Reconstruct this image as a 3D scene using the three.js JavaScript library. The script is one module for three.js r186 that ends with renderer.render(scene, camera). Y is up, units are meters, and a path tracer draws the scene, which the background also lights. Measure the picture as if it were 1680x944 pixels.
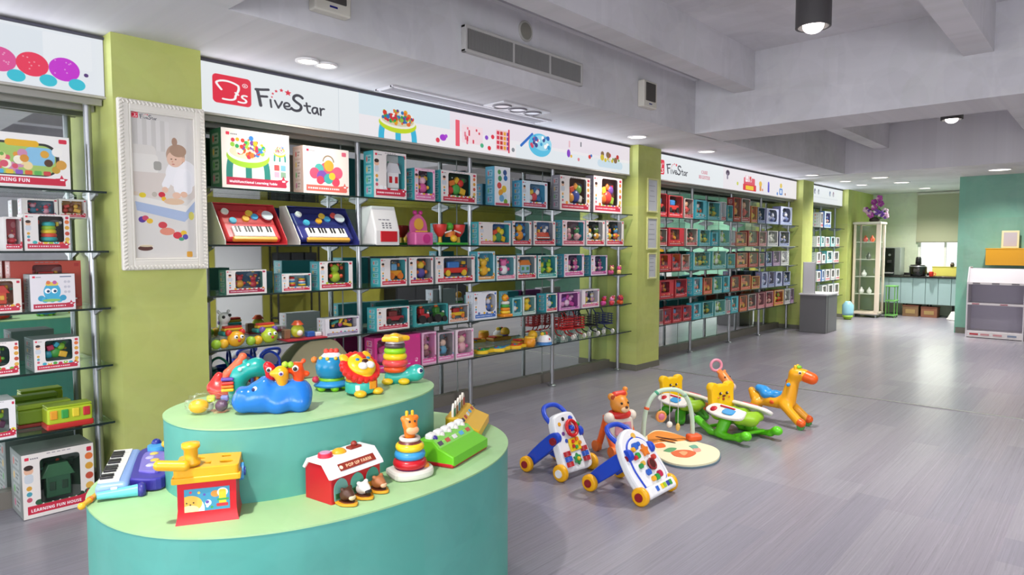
import * as THREE from 'three';
import { RoundedBoxGeometry } from 'three/addons/geometries/RoundedBoxGeometry.js';
import { mergeGeometries, toCreasedNormals } from 'three/addons/utils/BufferGeometryUtils.js';
import { MarchingCubes } from 'three/addons/objects/MarchingCubes.js';
import { RectAreaLightUniformsLib } from 'three/addons/lights/RectAreaLightUniformsLib.js';
RectAreaLightUniformsLib.init();

// ------------------------------------------------------------------ camera, sky, light, exposure
const scene = new THREE.Scene();
const camera = new THREE.PerspectiveCamera(2 * Math.atan(472 / 1091) * 180 / Math.PI, 1680 / 944, 0.05, 80);
const YAW = 42.3416 * Math.PI / 180, PITCH = -3.4619 * Math.PI / 180;
camera.position.set(0, 1.5, 0);
camera.rotation.order = 'YXZ';
camera.rotation.set(PITCH, YAW, 0);
const renderer = new THREE.WebGLRenderer({ antialias: true });
renderer.toneMapping = THREE.LinearToneMapping;
renderer.toneMappingExposure = 1.02;
renderer.shadowMap.enabled = true;
scene.background = new THREE.Color(1.15, 1.2, 1.2);      // even overcast sky outside the windows

function areaLight(w, h, x, y, z, tx, ty, tz, colour, power) {
  const l = new THREE.RectAreaLight(colour, power, w, h);
  l.position.set(x, y, z); l.lookAt(tx, ty, tz); scene.add(l); return l;
}
// daylight entering at the windows of the room (front wall behind the camera, right-hand wall, kitchen)
const WINDOWS_RIGHT = [[-0.5, 1.8], [2.2, 1.8]];   // [centre z, width]
for (const [z, w] of WINDOWS_RIGHT) areaLight(w - 0.1, 1.5, 3.03, 1.75, z, 0, 1.6, z, 0xf6f8ff, 7);
for (const x of [-3.0, -0.6, 1.8]) areaLight(1.9, 1.7, x, 1.75, 3.9, x, 1.65, 0, 0xf8f8ff, 8.5);
areaLight(0.7, 0.62, -2.9, 1.27, -17.1, -2.9, 1.1, -12, 0xf2fbea, 7);

// ------------------------------------------------------------------ helpers
let seed = 7;
const rnd = () => { seed = (seed * 1664525 + 1013904223) >>> 0; return seed / 4294967296; };
const PI = Math.PI;
const cPx = { f: 1091, cx: 840, cy: 472 };
const camM = new THREE.Matrix4().makeRotationFromEuler(camera.rotation), camI = camM.clone().invert();
function toPixel(x, y, z) {
  const v = new THREE.Vector3(x, y - 1.5, z).applyMatrix4(camI);
  return [cPx.cx + cPx.f * v.x / -v.z, cPx.cy - cPx.f * v.y / -v.z];
}
function bisect(f, a, b) { let fa = f(a); for (let i = 0; i < 40; i++) { const m = (a + b) / 2, fm = f(m); if ((fm > 0) === (fa > 0)) { a = m; fa = fm; } else b = m; } return (a + b) / 2; }
const zOnWall = (px, h, X) => bisect((z) => toPixel(X, h, z)[0] - px, -0.2, -24);       // where along the wall a pixel column meets a plane x = X
const hOnWall = (py, z, X) => bisect((y) => toPixel(X, y, z)[1] - py, -1, 4);

function xf(g, x = 0, y = 0, z = 0, rx = 0, ry = 0, rz = 0, s) {
  if (s) g.scale(s[0], s[1], s[2]);
  if (rx) g.rotateX(rx); if (ry) g.rotateY(ry); if (rz) g.rotateZ(rz);
  return g.translate(x, y, z);
}
const box = (w, h, d, ...t) => xf(new THREE.BoxGeometry(w, h, d), ...t);
const rbox = (w, h, d, r, ...t) => xf(new RoundedBoxGeometry(w, h, d, 3, Math.min(r, w / 2.01, h / 2.01, d / 2.01)), ...t);
const cyl = (r1, r2, h, ...t) => xf(new THREE.CylinderGeometry(r1, r2, h, 28), ...t);
const cylN = (r1, r2, h, n, ...t) => xf(new THREE.CylinderGeometry(r1, r2, h, n), ...t);
const ball = (r, ...t) => xf(new THREE.SphereGeometry(r, 22, 16), ...t);
const ring = (R, r, ...t) => xf(new THREE.TorusGeometry(R, r, 12, 32), ...t);
const hoop = (R, r, ...t) => { const g = new THREE.TorusGeometry(R, r, 12, 32); g.rotateX(PI / 2); return xf(g, ...t); };   // flat ring
const cap = (r, l, ...t) => xf(new THREE.CapsuleGeometry(r, l, 6, 16), ...t);
function tube(pts, r, closed = false, seg) { return new THREE.TubeGeometry(new THREE.CatmullRomCurve3(pts.map((p) => new THREE.Vector3(...p)), closed), seg || pts.length * 8, r, 12, closed); }
const lathe = (pts, ...t) => xf(new THREE.LatheGeometry(pts.map((p) => new THREE.Vector2(...p)), 32), ...t);
function shapeOf(pts) { const s = new THREE.Shape(); pts.forEach((p, i) => (i ? s.lineTo(p[0], p[1]) : s.moveTo(p[0], p[1]))); s.closePath(); return s; }
function smoothShape(pts) { const s = new THREE.Shape(new THREE.SplineCurve([...pts, pts[0]].map((p) => new THREE.Vector2(...p))).getPoints(pts.length * 6)); return s; }
function ext(shape, d, bevel = 0, ...t) {
  const g = new THREE.ExtrudeGeometry(shape, { depth: d - 2 * bevel, bevelEnabled: bevel > 0, bevelSize: bevel, bevelThickness: bevel, bevelSegments: 2, curveSegments: 14 });
  g.translate(0, 0, -(d - 2 * bevel) / 2); return xf(g, ...t);
}
const merge = (list) => mergeGeometries(list.map((g) => { const n = g.index ? g.toNonIndexed() : g; for (const k of Object.keys(n.attributes)) if (!['position', 'normal', 'uv'].includes(k)) n.deleteAttribute(k); return n; }));
function starShape(R, r, n = 5) { const p = []; for (let i = 0; i < n * 2; i++) { const a = PI / 2 + i * PI / n, q = i % 2 ? r : R; p.push([q * Math.cos(a), q * Math.sin(a)]); } return shapeOf(p); }

// a smooth body from tapered limbs [ax,ay,az,ra, bx,by,bz,rb], blended by k
function body(bones, k = 0.012, res = 44) {
  const lo = [1e9, 1e9, 1e9], hi = [-1e9, -1e9, -1e9];
  for (const b of bones) for (const o of [0, 4]) for (let i = 0; i < 3; i++) { lo[i] = Math.min(lo[i], b[o + i] - b[o + 3] - k); hi[i] = Math.max(hi[i], b[o + i] + b[o + 3] + k); }
  const c = lo.map((v, i) => (v + hi[i]) / 2), half = Math.max(...lo.map((v, i) => (hi[i] - v) / 2)) * 1.12;
  const mc = new MarchingCubes(res, new THREE.MeshStandardMaterial(), false, false, 60000);
  const h = res / 2; let q = 0;
  for (let z = 0; z < res; z++) for (let y = 0; y < res; y++) for (let x = 0; x < res; x++) {
    const p = [c[0] + (x - h) / h * half, c[1] + (y - h) / h * half, c[2] + (z - h) / h * half];
    let d = 1e9;
    for (const b of bones) {
      const ab = [b[4] - b[0], b[5] - b[1], b[6] - b[2]], ap = [p[0] - b[0], p[1] - b[1], p[2] - b[2]];
      const l2 = ab[0] * ab[0] + ab[1] * ab[1] + ab[2] * ab[2];
      const t = l2 > 1e-12 ? Math.max(0, Math.min(1, (ap[0] * ab[0] + ap[1] * ab[1] + ap[2] * ab[2]) / l2)) : 0;
      const e = Math.hypot(ap[0] - ab[0] * t, ap[1] - ab[1] * t, ap[2] - ab[2] * t) - (b[3] + (b[7] - b[3]) * t);
      const m = Math.max(0, k - Math.abs(d - e)) / k; d = Math.min(d, e) - m * m * k * 0.25;
    }
    mc.field[q++] = -d / half;
  }
  mc.isolation = 0; mc.update();
  const n = mc.count, g = new THREE.BufferGeometry();
  const pos = new Float32Array(n * 3), nor = new Float32Array(n * 3);
  for (let i = 0; i < n * 3; i++) { pos[i] = c[i % 3] + mc.positionArray[i] * half; nor[i] = mc.normalArray[i]; }
  g.setAttribute('position', new THREE.BufferAttribute(pos, 3)); g.setAttribute('normal', new THREE.BufferAttribute(nor, 3));
  g.setAttribute('uv', new THREE.BufferAttribute(new Float32Array(n * 2), 2));
  return g;
}
const bone = (a, ra, b, rb) => [...a, ra, ...(b || a), rb ?? ra];

const mats = new Map();
function plastic(colour, roughness = 0.38, more = {}) {
  const key = colour + '|' + roughness + JSON.stringify(more);
  if (!mats.has(key)) mats.set(key, new THREE.MeshStandardMaterial({ color: colour, roughness, side: THREE.DoubleSide, ...more }));
  return mats.get(key);
}
const chrome = new THREE.MeshStandardMaterial({ color: 0xa6a8ab, roughness: 0.32, metalness: 0.8 });
const clear = new THREE.MeshPhysicalMaterial({ color: 0xffffff, roughness: 0.03, transmission: 1, thickness: 0, ior: 1.35, side: THREE.DoubleSide });
const shelfGlass = new THREE.MeshPhysicalMaterial({ color: 0xe4f2ec, roughness: 0.02, transmission: 1, thickness: 0, ior: 1.45, side: THREE.DoubleSide });

const used = new Map();
function numbered(name) { const n = used.get(name) || 0; used.set(name, n + 1); return n ? name + '_' + String(n).padStart(3, '0') : name; }
function thing(name, label, category, [x, y, z] = [0, 0, 0], turn = 0, group) {
  const o = new THREE.Group(); o.name = numbered(name); o.position.set(x, y, z); o.rotation.y = turn;
  o.userData = { label, category }; if (group) o.userData.group = group;
  scene.add(o); return o;
}
function P(parent, name, geo, mat, label, kind) {
  const m = new THREE.Mesh(geo, mat); m.name = name; m.castShadow = m.receiveShadow = true;
  if (label) m.userData.label = label; if (kind) m.userData.kind = kind;
  parent.add(m); return m;
}
function sub(parent, name) { const g = new THREE.Group(); g.name = name; parent.add(g); return g; }
function struct(name, geo, mat, label) {
  const m = new THREE.Mesh(geo, mat); m.name = numbered(name); m.castShadow = m.receiveShadow = true;
  m.userData = { kind: 'structure', label, category: 'room' }; scene.add(m); return m;
}
function canvas(w, h) { const c = document.createElement('canvas'); c.width = w; c.height = h; return [c, c.getContext('2d')]; }
function picture(c) { const t = new THREE.CanvasTexture(c); t.colorSpace = THREE.SRGBColorSpace; t.anisotropy = 8; return t; }
const hexs = (n) => '#' + n.toString(16).padStart(6, '0');
function disc(g, x, y, r, col, ry) { g.fillStyle = col; g.beginPath(); g.ellipse(x, y, r, ry || r, 0, 0, 7); g.fill(); }
function rr(g, x, y, w, h, r, col) { g.fillStyle = col; g.beginPath(); g.roundRect(x, y, w, h, r); g.fill(); }
function starPath(g, x, y, R, col) { g.fillStyle = col; g.beginPath(); for (let i = 0; i < 10; i++) { const a = -PI / 2 + i * PI / 5, q = i % 2 ? R * 0.48 : R; g.lineTo(x + q * Math.cos(a), y + q * Math.sin(a)); } g.closePath(); g.fill(); }
// ------------------------------------------------------------------ surfaces
function noiseCanvas(w, h, base, amp, cells, streak) {
  const [c, g] = canvas(w, h); g.fillStyle = base; g.fillRect(0, 0, w, h);
  for (let i = 0; i < cells; i++) {
    const v = rnd() < 0.5 ? 255 : 0; g.fillStyle = `rgba(${v},${v},${v},${amp * rnd()})`;
    const sw = streak ? 1 + rnd() * 3 : 4 + rnd() * 60, sh = streak ? 30 + rnd() * 300 : 4 + rnd() * 60, x = rnd() * w, y = rnd() * h;
    for (const dx of [0, -w]) for (const dy of [0, -h]) { if (streak) g.fillRect(x + dx, y + dy, sw, sh); else { g.beginPath(); g.ellipse(x + dx, y + dy, sw, sh, 0, 0, 7); g.fill(); } }
  }
  return [c, g];
}
function floorTexture() {
  const W = 1024, H = 2048, [c, g] = canvas(W, H); g.fillStyle = '#888690'; g.fillRect(0, 0, W, H);
  const n = 8, pw = W / n;
  for (let i = 0; i < n; i++) {                                   // boards differ a little in tone, the grain runs along them
    let y = -rnd() * 700;
    while (y < H) {
      const l = 700, t = rnd(), v = t < 0.33 ? '130,120,128' : t < 0.66 ? '150,146,152' : '116,112,124';
      g.fillStyle = `rgba(${v},0.2)`; g.fillRect(i * pw, y, pw, l); y += l;
    }
  }
  for (let k = 0; k < 5200; k++) {
    const v = rnd() < 0.5 ? 235 : 40, x = rnd() * W, y = rnd() * H, l = 40 + rnd() * 360;
    g.fillStyle = `rgba(${v},${v - 4},${v},${0.012 + rnd() * 0.028})`; g.fillRect(x, y, 1 + rnd() * 3, l); g.fillRect(x, y - H, 1 + rnd() * 3, l);
  }
  const t = picture(c); t.wrapS = t.wrapT = THREE.RepeatWrapping; t.repeat.set(1 / 1.5, 1 / 4.2); return t;
}
function worldUV(g, a, b) { const p = g.attributes.position, uv = new Float32Array(p.count * 2); for (let i = 0; i < p.count; i++) { uv[2 * i] = p.getComponent(i, a); uv[2 * i + 1] = p.getComponent(i, b); } g.setAttribute('uv', new THREE.BufferAttribute(uv, 2)); return g; }
const paintBump = (() => { const t = new THREE.CanvasTexture(noiseCanvas(256, 256, '#808080', 0.12, 900)[0]); t.wrapS = t.wrapT = THREE.RepeatWrapping; return t; })();
const paintMap = (base) => { const t = picture(noiseCanvas(256, 256, base, 0.018, 260)[0]); t.wrapS = t.wrapT = THREE.RepeatWrapping; t.repeat.set(0.5, 0.5); return t; };
const paint = (colour, roughness = 0.75) => new THREE.MeshStandardMaterial({ map: paintMap(colour), roughness, bumpMap: paintBump, bumpScale: 0.0006 });
const M = {
  floor: new THREE.MeshStandardMaterial({ map: floorTexture(), roughness: 0.27 }),
  ceiling: paint('#dcdbdf', 0.85), green: paint('#bdc768', 0.6), olive: paint('#a9a338', 0.7), white: paint('#dcdae0', 0.8),
  teal: paint('#78b09b', 0.65), pale: paint('#d2dcc0', 0.75), skirting: plastic(0x6c6a5e, 0.5), plinth: plastic(0x77726a, 0.45),
  mirror: new THREE.MeshStandardMaterial({ color: 0xdfe6e3, metalness: 1, roughness: 0.02 }),
  alu: new THREE.MeshStandardMaterial({ color: 0xa9a79f, roughness: 0.4, metalness: 0.5 }),
};
// ------------------------------------------------------------------ the room
const XM = -4.70, XR = 3.1, ZN = 4.0, ZB = -17.15, HC = 3.47, HS = 2.72;       // mirror wall, right wall, near wall, kitchen wall, ceiling, soffit
struct('floor', worldUV(box(8.4, 0.1, 21.6, -0.9, -0.05, -6.6), 0, 2), M.floor, 'grey wood-look vinyl floor with a soft shine');
function wallAlongZ(name, x, z0, z1, y1, holes, mat, label, t = 0.2) {        // inner face at x, thickness outward (+x when t > 0)
  const s = shapeOf([[-z0, 0], [-z1, 0], [-z1, y1], [-z0, y1]]);
  for (const [a, b, c, d] of holes) s.holes.push(new THREE.Path([[-a, c], [-b, c], [-b, d], [-a, d]].map((p) => new THREE.Vector2(...p))));
  const g = new THREE.ExtrudeGeometry(s, { depth: Math.abs(t), bevelEnabled: false }); g.rotateY(PI / 2); if (t > 0) g.translate(x, 0, 0); else g.translate(x + t, 0, 0);
  return struct(name, worldUV(g, 2, 1), mat, label);
}
function wallAlongX(name, z, x0, x1, y1, holes, mat, label, t) {              // inner face at z, thickness t outward (signed)
  const s = shapeOf([[x0, 0], [x1, 0], [x1, y1], [x0, y1]]);
  for (const [a, b, c, d] of holes) s.holes.push(new THREE.Path([[a, c], [b, c], [b, d], [a, d]].map((p) => new THREE.Vector2(...p))));
  const g = new THREE.ExtrudeGeometry(s, { depth: Math.abs(t), bevelEnabled: false }); g.translate(0, 0, t > 0 ? z : z + t);
  return struct(name, worldUV(g, 0, 1), mat, label);
}
struct('wall_left', worldUV(box(0.2, 3.6, 21.5, XM - 0.106, 1.8, -6.6), 2, 1), M.green, 'green wall carrying the mirrors behind the display shelves');
const rightHoles = WINDOWS_RIGHT.map(([z, w]) => [z + w / 2, z - w / 2, 1.0, 2.5]);
wallAlongZ('wall_right', XR, ZN, -5.2, 3.6, rightHoles, M.white, 'white wall opposite the shelves');
wallAlongZ('wall_right', XR, -5.2, -13.85, 3.6, [], M.olive, 'olive green wall opposite the shelves');
wallAlongX('wall_front', ZN, -4.9, 3.3, 3.6, [-3.0, -0.6, 1.8].map((x) => [x - 0.95, x + 0.95, 0.9, 2.6]), M.white, 'white wall with windows behind the viewer', 0.2);
wallAlongX('wall_back', ZB, -4.9, -1.9, 2.9, [[-3.34, -2.3, 0.95, 2.66]], M.pale, 'pale green kitchenette wall with a window', -0.2);
struct('wall_teal', worldUV(box(5.2, 2.9, 0.14, 0.51, 1.45, -13.92), 0, 1), M.teal, 'teal wall at the far end of the room');
struct('wall_return', worldUV(box(0.14, 2.9, 3.16, -2.02, 1.45, -15.57), 2, 1), M.teal, 'teal wall beside the kitchenette');
// ceiling: slab, lowered soffit along the shelves, cross beams, lengthwise beams, low ceiling at the far end
struct('ceiling', worldUV(box(8.4, 0.15, 16.2, -0.9, HC + 0.075, -4.0), 0, 2), M.ceiling, 'light grey ceiling slab between the beams');
struct('ceiling_soffit', worldUV(box(1.47, 0.9, 16.2, -4.165, HS + 0.45, -4.0), 2, 1), M.ceiling, 'lowered white soffit above the shelves');
struct('ceiling_low', worldUV(box(8.4, 0.9, 5.35, -0.9, HS + 0.45, -14.675), 0, 2), M.ceiling, 'low white ceiling at the far end');
for (const [a, b] of [[-0.9, -1.6], [-6.69, -7.37]]) struct('ceiling_beam', worldUV(box(6.6, 0.8, a - b, -0.14, HS + 0.4, (a + b) / 2), 0, 1), M.ceiling, 'white ceiling beam across the room');
for (const x of [-2.888, -0.916, 1.06]) for (const [a, b] of [[-1.6, -6.69], [-7.37, -12.0]]) struct('ceiling_beam', worldUV(box(0.206, 0.5, a - b, x, 3.085 + 0.25, (a + b) / 2), 2, 1), M.ceiling, 'white ceiling beam running along the room');
struct('trim_1', box(0.05, 0.03, 5.05, -3.405, 3.29, -4.14), M.ceiling, 'thin moulding along the soffit edge');
struct('trim_2', box(4.0, 0.006, 0.035, -2.5, 0.003, -7.22), new THREE.MeshStandardMaterial({ color: 0x9c9c9a, roughness: 0.4, metalness: 0.6 }), 'thin metal seam strip across the floor');
// pillars
const PILLARS = [[-1.31, -1.81], [-6.92, -7.45], [-12.52, -13.07], [-15.25, -17.15]];
for (const [a, b] of PILLARS) {
  const p = struct('pillar', worldUV(box(0.43, HS, a - b, -4.485, HS / 2, (a + b) / 2), 2, 1), M.green, 'lime green square pillar');
  P(p, 'skirting', box(0.445, 0.075, a - b + 0.016, -4.485, 0.0375, (a + b) / 2), M.skirting);
}
struct('baseboard_back', box(5.18, 0.1, 0.015, 0.52, 0.05, -13.84), M.skirting, 'grey baseboard under the teal wall');
// mirrors and plinths of the four bays
const BAYS = [[2.6, -1.31], [-1.81, -6.92], [-7.45, -12.52], [-13.07, -15.25]];
BAYS.forEach(([a, b], i) => {
  const t = thing('wall_mirror', ['wall mirror behind the glass shelves next to the framed poster', 'wide wall mirror behind the shelves under the large logo sign', 'wall mirror behind the shelves between the framed notices and the grey counter', 'narrow wall mirror behind the shelves beside the tall glass cabinet'][i], 'mirror');
  P(t, 'mirror_glass', box(0.006, 2.26, a - b, XM, 0.1 + 1.13, (a + b) / 2), M.mirror);
  for (let z = a - 1.28; z > b + 0.4; z -= 1.28) P(t, 'joint_strip', box(0.004, 2.26, 0.008, XM + 0.004, 1.23, z), plastic(0x8f9692, 0.4));
  struct('baseboard_left', box(0.05, 0.1, a - b, XM + 0.022, 0.05, (a + b) / 2), M.plinth, 'grey plinth under the wall mirror');
});
// windows
const frameWhite = plastic(0xe6e6e2, 0.45);
let nWin = 0;
function windowFrame(w, h, x, y, z, turn, mull) {
  const g = new THREE.Group(); g.name = 'window_' + (++nWin); g.position.set(x, y, z); g.rotation.y = turn; g.userData = { kind: 'structure', label: 'white framed window', category: 'window' }; scene.add(g);
  const F = 0.05;
  for (const s of [-1, 1]) { P(g, 'frame_stile', box(F, h, 0.06, s * (w / 2 - F / 2), 0, 0), frameWhite); P(g, 'frame_rail', box(w - 2 * F, F, 0.06, 0, s * (h / 2 - F / 2), 0), frameWhite); }
  for (let i = 1; i < mull; i++) P(g, 'mullion', box(F * 0.8, h - 2 * F, 0.055, -w / 2 + w * i / mull, 0, 0), frameWhite);
  for (let i = 0; i < mull; i++) P(g, 'pane', box(w / mull - F, h - 2 * F, 0.006, -w / 2 + w * (i + 0.5) / mull, 0, 0), clear);
  return g;
}
for (const [z, w] of WINDOWS_RIGHT) windowFrame(w, 1.5, XR + 0.1, 1.75, z, -PI / 2, 3);
for (const x of [-3.0, -0.6, 1.8]) windowFrame(1.9, 1.7, x, 1.75, ZN + 0.1, PI, 3);
windowFrame(1.04, 1.71, -2.82, 1.805, ZB - 0.1, 0, 2);
// ------------------------------------------------------------------ lit sign boxes above the shelves
function logoMark(g, x, y, w, h) {                                  // red rounded square with the white brush monogram
  rr(g, x, y, w, h, w * 0.11, '#e8334a');
  g.save(); g.translate(x, y); g.scale(w / 100, h / 100); g.strokeStyle = '#fff'; g.lineCap = g.lineJoin = 'round'; g.lineWidth = 6.5;
  g.beginPath(); g.moveTo(22, 52); g.bezierCurveTo(12, 36, 4, 30, 16, 24); g.bezierCurveTo(36, 14, 58, 24, 66, 30); g.bezierCurveTo(72, 48, 56, 64, 58, 74); g.bezierCurveTo(56, 84, 44, 86, 26, 84); g.stroke();
  g.lineWidth = 5; g.beginPath(); g.moveTo(58, 56); g.lineTo(66, 62); g.stroke();
  g.lineWidth = 6; g.beginPath(); g.moveTo(88, 62); g.bezierCurveTo(74, 58, 72, 70, 80, 73); g.bezierCurveTo(92, 78, 88, 92, 66, 86); g.stroke();
  g.lineWidth = 2; g.beginPath(); g.arc(84, 26, 6.5, 0, 7); g.stroke(); g.fillStyle = '#fff'; g.font = 'bold 9px sans-serif'; g.fillText('R', 81, 29.5); g.restore();
}
function wordMark(g, x, y, w, h, ink = '#4a4a52') {                 // hand-drawn word with an arc of small stars
  g.save(); g.translate(x, y); g.scale(w / 300, h / 110); g.strokeStyle = ink; g.lineCap = g.lineJoin = 'round';
  const st = (lw, ...ps) => { g.lineWidth = lw; g.beginPath(); g.moveTo(ps[0], ps[1]); for (let i = 2; i < ps.length; i += 6) g.bezierCurveTo(...ps.slice(i, i + 6)); g.stroke(); };
  st(13, 14, 24, 20, 50, 22, 70, 26, 90); st(11, 8, 22, 28, 20, 40, 18, 58, 14); st(10, 22, 50, 34, 48, 42, 48, 52, 46);
  st(8, 66, 58, 66, 70, 68, 80, 69, 90);
  st(8, 84, 58, 90, 72, 94, 80, 98, 88); st(8, 98, 88, 106, 76, 110, 68, 114, 58);
  st(8, 124, 76, 140, 76, 146, 74, 146, 68, 142, 54, 122, 56, 122, 74, 124, 92, 140, 90, 152, 84);
  st(12, 202, 24, 186, 6, 158, 18, 164, 38, 176, 54, 198, 52, 196, 70, 192, 92, 164, 92, 154, 80);
  st(8, 220, 44, 222, 66, 222, 90, 236, 88); st(8, 210, 58, 220, 58, 228, 57, 236, 56);
  st(8, 268, 60, 246, 52, 240, 76, 250, 86, 262, 92, 268, 74, 268, 60); st(8, 268, 60, 268, 72, 270, 82, 274, 88);
  st(8, 282, 58, 284, 70, 284, 80, 284, 90); st(8, 284, 70, 288, 60, 294, 56, 300, 58);
  for (const [sx, sy, r] of [[72, 44, 5], [76, 28, 6], [90, 14, 7.5], [112, 6, 9], [140, 12, 15]]) starPath(g, sx, sy, r, '#e23b4e');
  g.restore();
}
function dots(g, x, y, w, h, n, cols, r) { for (let i = 0; i < n; i++) disc(g, x + rnd() * w, y + rnd() * h, r * (0.5 + rnd()), cols[i % cols.length]); }
function activityTable(g, x, y, w, h, leg, rim) {                    // play table print: legs, rim, toys on top
  g.strokeStyle = leg; g.lineWidth = w * 0.15; g.lineCap = 'round';
  for (const [a, b] of [[0.12, 0.04], [0.5, 0.5], [0.86, 0.96]]) { g.beginPath(); g.moveTo(x + a * w, y + h * 0.52); g.quadraticCurveTo(x + b * w, y + h * 0.6, x + b * w, y + h * 0.95); g.stroke(); }
  disc(g, x + w / 2, y + h * 0.5, w * 0.52, rim, h * 0.24); disc(g, x + w / 2, y + h * 0.43, w * 0.5, '#f3efe2', h * 0.19); disc(g, x + w / 2, y + h * 0.4, w * 0.45, '#d9cfae', h * 0.16);
  for (let i = 0; i < 64; i++) { const a = rnd() * 7, q = Math.sqrt(rnd()) * 0.42; disc(g, x + w * (0.5 + q * Math.cos(a)), y + h * (0.36 + q * 0.42 * Math.sin(a) - rnd() * 0.12), w * (0.025 + rnd() * 0.035), ['#d93a2c', '#e9a51d', '#2f9a4f', '#2f76b9', '#f6f3ea', '#6b3f8a', '#e6702d', '#8fbf3a', '#c42f45'][i % 9]); }
}
const LBH = 0.35, LBY = 2.36, LBX = -4.392;
function signCanvas(k, len) {
  const W = k === 3 ? 768 : 2048, H = Math.round(W * LBH / len), [c, g] = canvas(W, H);
  g.fillStyle = '#eef3f6'; g.fillRect(0, 0, W, H);
  const X = (u) => u * W, Y = (v) => v * H;
  if (k === 0) {                                                     // toy caterpillar on a pale ground
    rr(g, 0, 0, W, H, 0, '#e9eef4'); rr(g, X(0.86), Y(0.05), X(0.07), Y(0.55), 4, '#e3eaf1'); rr(g, X(0.925), Y(0.05), X(0.06), Y(0.55), 4, '#edf1f6');
    for (const [u, col] of [[0.875, '#e0559a'], [0.912, '#ec3f5e'], [0.95, '#c93ad0']]) { disc(g, X(u), Y(0.64), X(0.019), col, Y(0.2)); for (let i = 0; i < 7; i++) disc(g, X(u) + (rnd() - 0.5) * X(0.024), Y(0.5 + rnd() * 0.26), 2.2, 'rgba(255,255,255,0.5)'); }
    for (const u of [0.855, 0.893, 0.93, 0.965]) disc(g, X(u), Y(0.87), X(0.0105), '#3fc3d8', Y(0.1));
    disc(g, X(0.977), Y(0.68), 6, '#5a3f7a');
  } else if (k === 1) {
    rr(g, X(0.244), 0, X(0.2), Y(0.55), 0, '#dcecf4'); rr(g, X(0.244), Y(0.5), X(0.756), Y(0.5), 0, '#f3eff3'); rr(g, X(0.43), 0, X(0.57), Y(0.5), 0, '#efe6ef'); rr(g, X(0.6), Y(0.6), X(0.4), Y(0.4), 0, '#e9eff4');
    rr(g, X(0.208), 0, 2, H, 0, '#d8e0e6');
    logoMark(g, X(0.023), Y(0.2), X(0.051), Y(0.58)); wordMark(g, X(0.078), Y(0.27), X(0.106), Y(0.52));
    activityTable(g, X(0.282), Y(0.12), X(0.072), Y(0.95), '#42b9dd', '#c6dc2a');
    disc(g, X(0.414), Y(0.75), 15, '#a63fcf', 12); disc(g, X(0.402), Y(0.84), 9, '#e0455b'); disc(g, X(0.421), Y(0.7), 7, '#b24fd6');
    rr(g, X(0.443), Y(0.2), 20, Y(0.72), 3, '#ef5f74'); rr(g, X(0.458), Y(0.3), X(0.052), Y(0.5), 3, '#f6dfe6');
    for (let i = 0; i < 9; i++) rr(g, X(0.46 + rnd() * 0.045), Y(0.3 + rnd() * 0.4), 8, 8 + rnd() * 18, 2, i % 2 ? '#e87f90' : '#d94c5e');
    for (const [u, v, col] of [[0.52, 0.55, '#8b4fc9'], [0.508, 0.8, '#4fb487'], [0.527, 0.84, '#e03a44'], [0.536, 0.5, '#e23d50'], [0.592, 0.78, '#8a8f96']]) disc(g, X(u), Y(v), 9, col);
    rr(g, X(0.545), Y(0.26), X(0.037), Y(0.6), 4, '#f4c7cc'); for (let i = 0; i < 16; i++) rr(g, X(0.547 + (i % 4) * 0.009), Y(0.3 + Math.floor(i / 4) * 0.14), 14, 14, 2, ['#d5384d', '#7b4a9c', '#e8a53c', '#c0392b'][(i * 7) % 4]); rr(g, X(0.578), Y(0.2), 8, Y(0.7), 2, '#d8304a');
    g.strokeStyle = '#2f6fc7'; g.lineWidth = 12; g.lineCap = 'round'; g.beginPath(); g.moveTo(X(0.615), Y(0.6)); g.lineTo(X(0.648), Y(0.2)); g.stroke();
    disc(g, X(0.672), Y(0.5), X(0.035), '#5cc4e8', Y(0.36)); disc(g, X(0.678), Y(0.42), X(0.03), '#9bdcf2', Y(0.24)); dots(g, X(0.645), Y(0.22), X(0.055), Y(0.36), 22, ['#2e67b8', '#ffffff', '#d84a6a', '#3b9fd1', '#3e4a8a'], 8);
    disc(g, X(0.765), Y(0.6), 12, '#8a44c7', 18); disc(g, X(0.774), Y(0.68), 7, '#e9b63b'); rr(g, X(0.765), Y(0.18), 10, Y(0.22), 2, '#e9b9c4'); disc(g, X(0.8), Y(0.75), 8, '#e08a96'); disc(g, X(0.84), Y(0.6), 10, '#d93f3a'); disc(g, X(0.846), Y(0.55), 7, '#3f77c9'); rr(g, X(0.806), Y(0.15), 8, Y(0.16), 2, '#6b6f76');
    rr(g, X(0.87), Y(0.62), X(0.1), Y(0.26), 20, '#cfe3f0'); dots(g, X(0.885), Y(0.4), X(0.07), Y(0.22), 16, ['#d8c23a', '#c0342f', '#8a6a4a', '#6fa34a', '#e6e0d6'], 10);
  } else if (k === 2) {
    rr(g, X(0.4), 0, W, H, 0, '#f1ecf1'); rr(g, X(0.7), 0, 3, H, 0, '#d8dce4');
    logoMark(g, X(0.012), Y(0.22), X(0.045), Y(0.58)); wordMark(g, X(0.066), Y(0.27), X(0.115), Y(0.54));
    g.fillStyle = '#d2506a'; g.font = 'bold 27px serif'; g.textAlign = 'center'; g.fillText('CASH', X(0.28), Y(0.5)); g.fillText('REGISTER', X(0.28), Y(0.72)); g.textAlign = 'left';
    disc(g, X(0.43), Y(0.24), 26, '#4b3a52', 18); rr(g, X(0.424), Y(0.24), 18, Y(0.3), 6, '#8a7f95');
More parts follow.
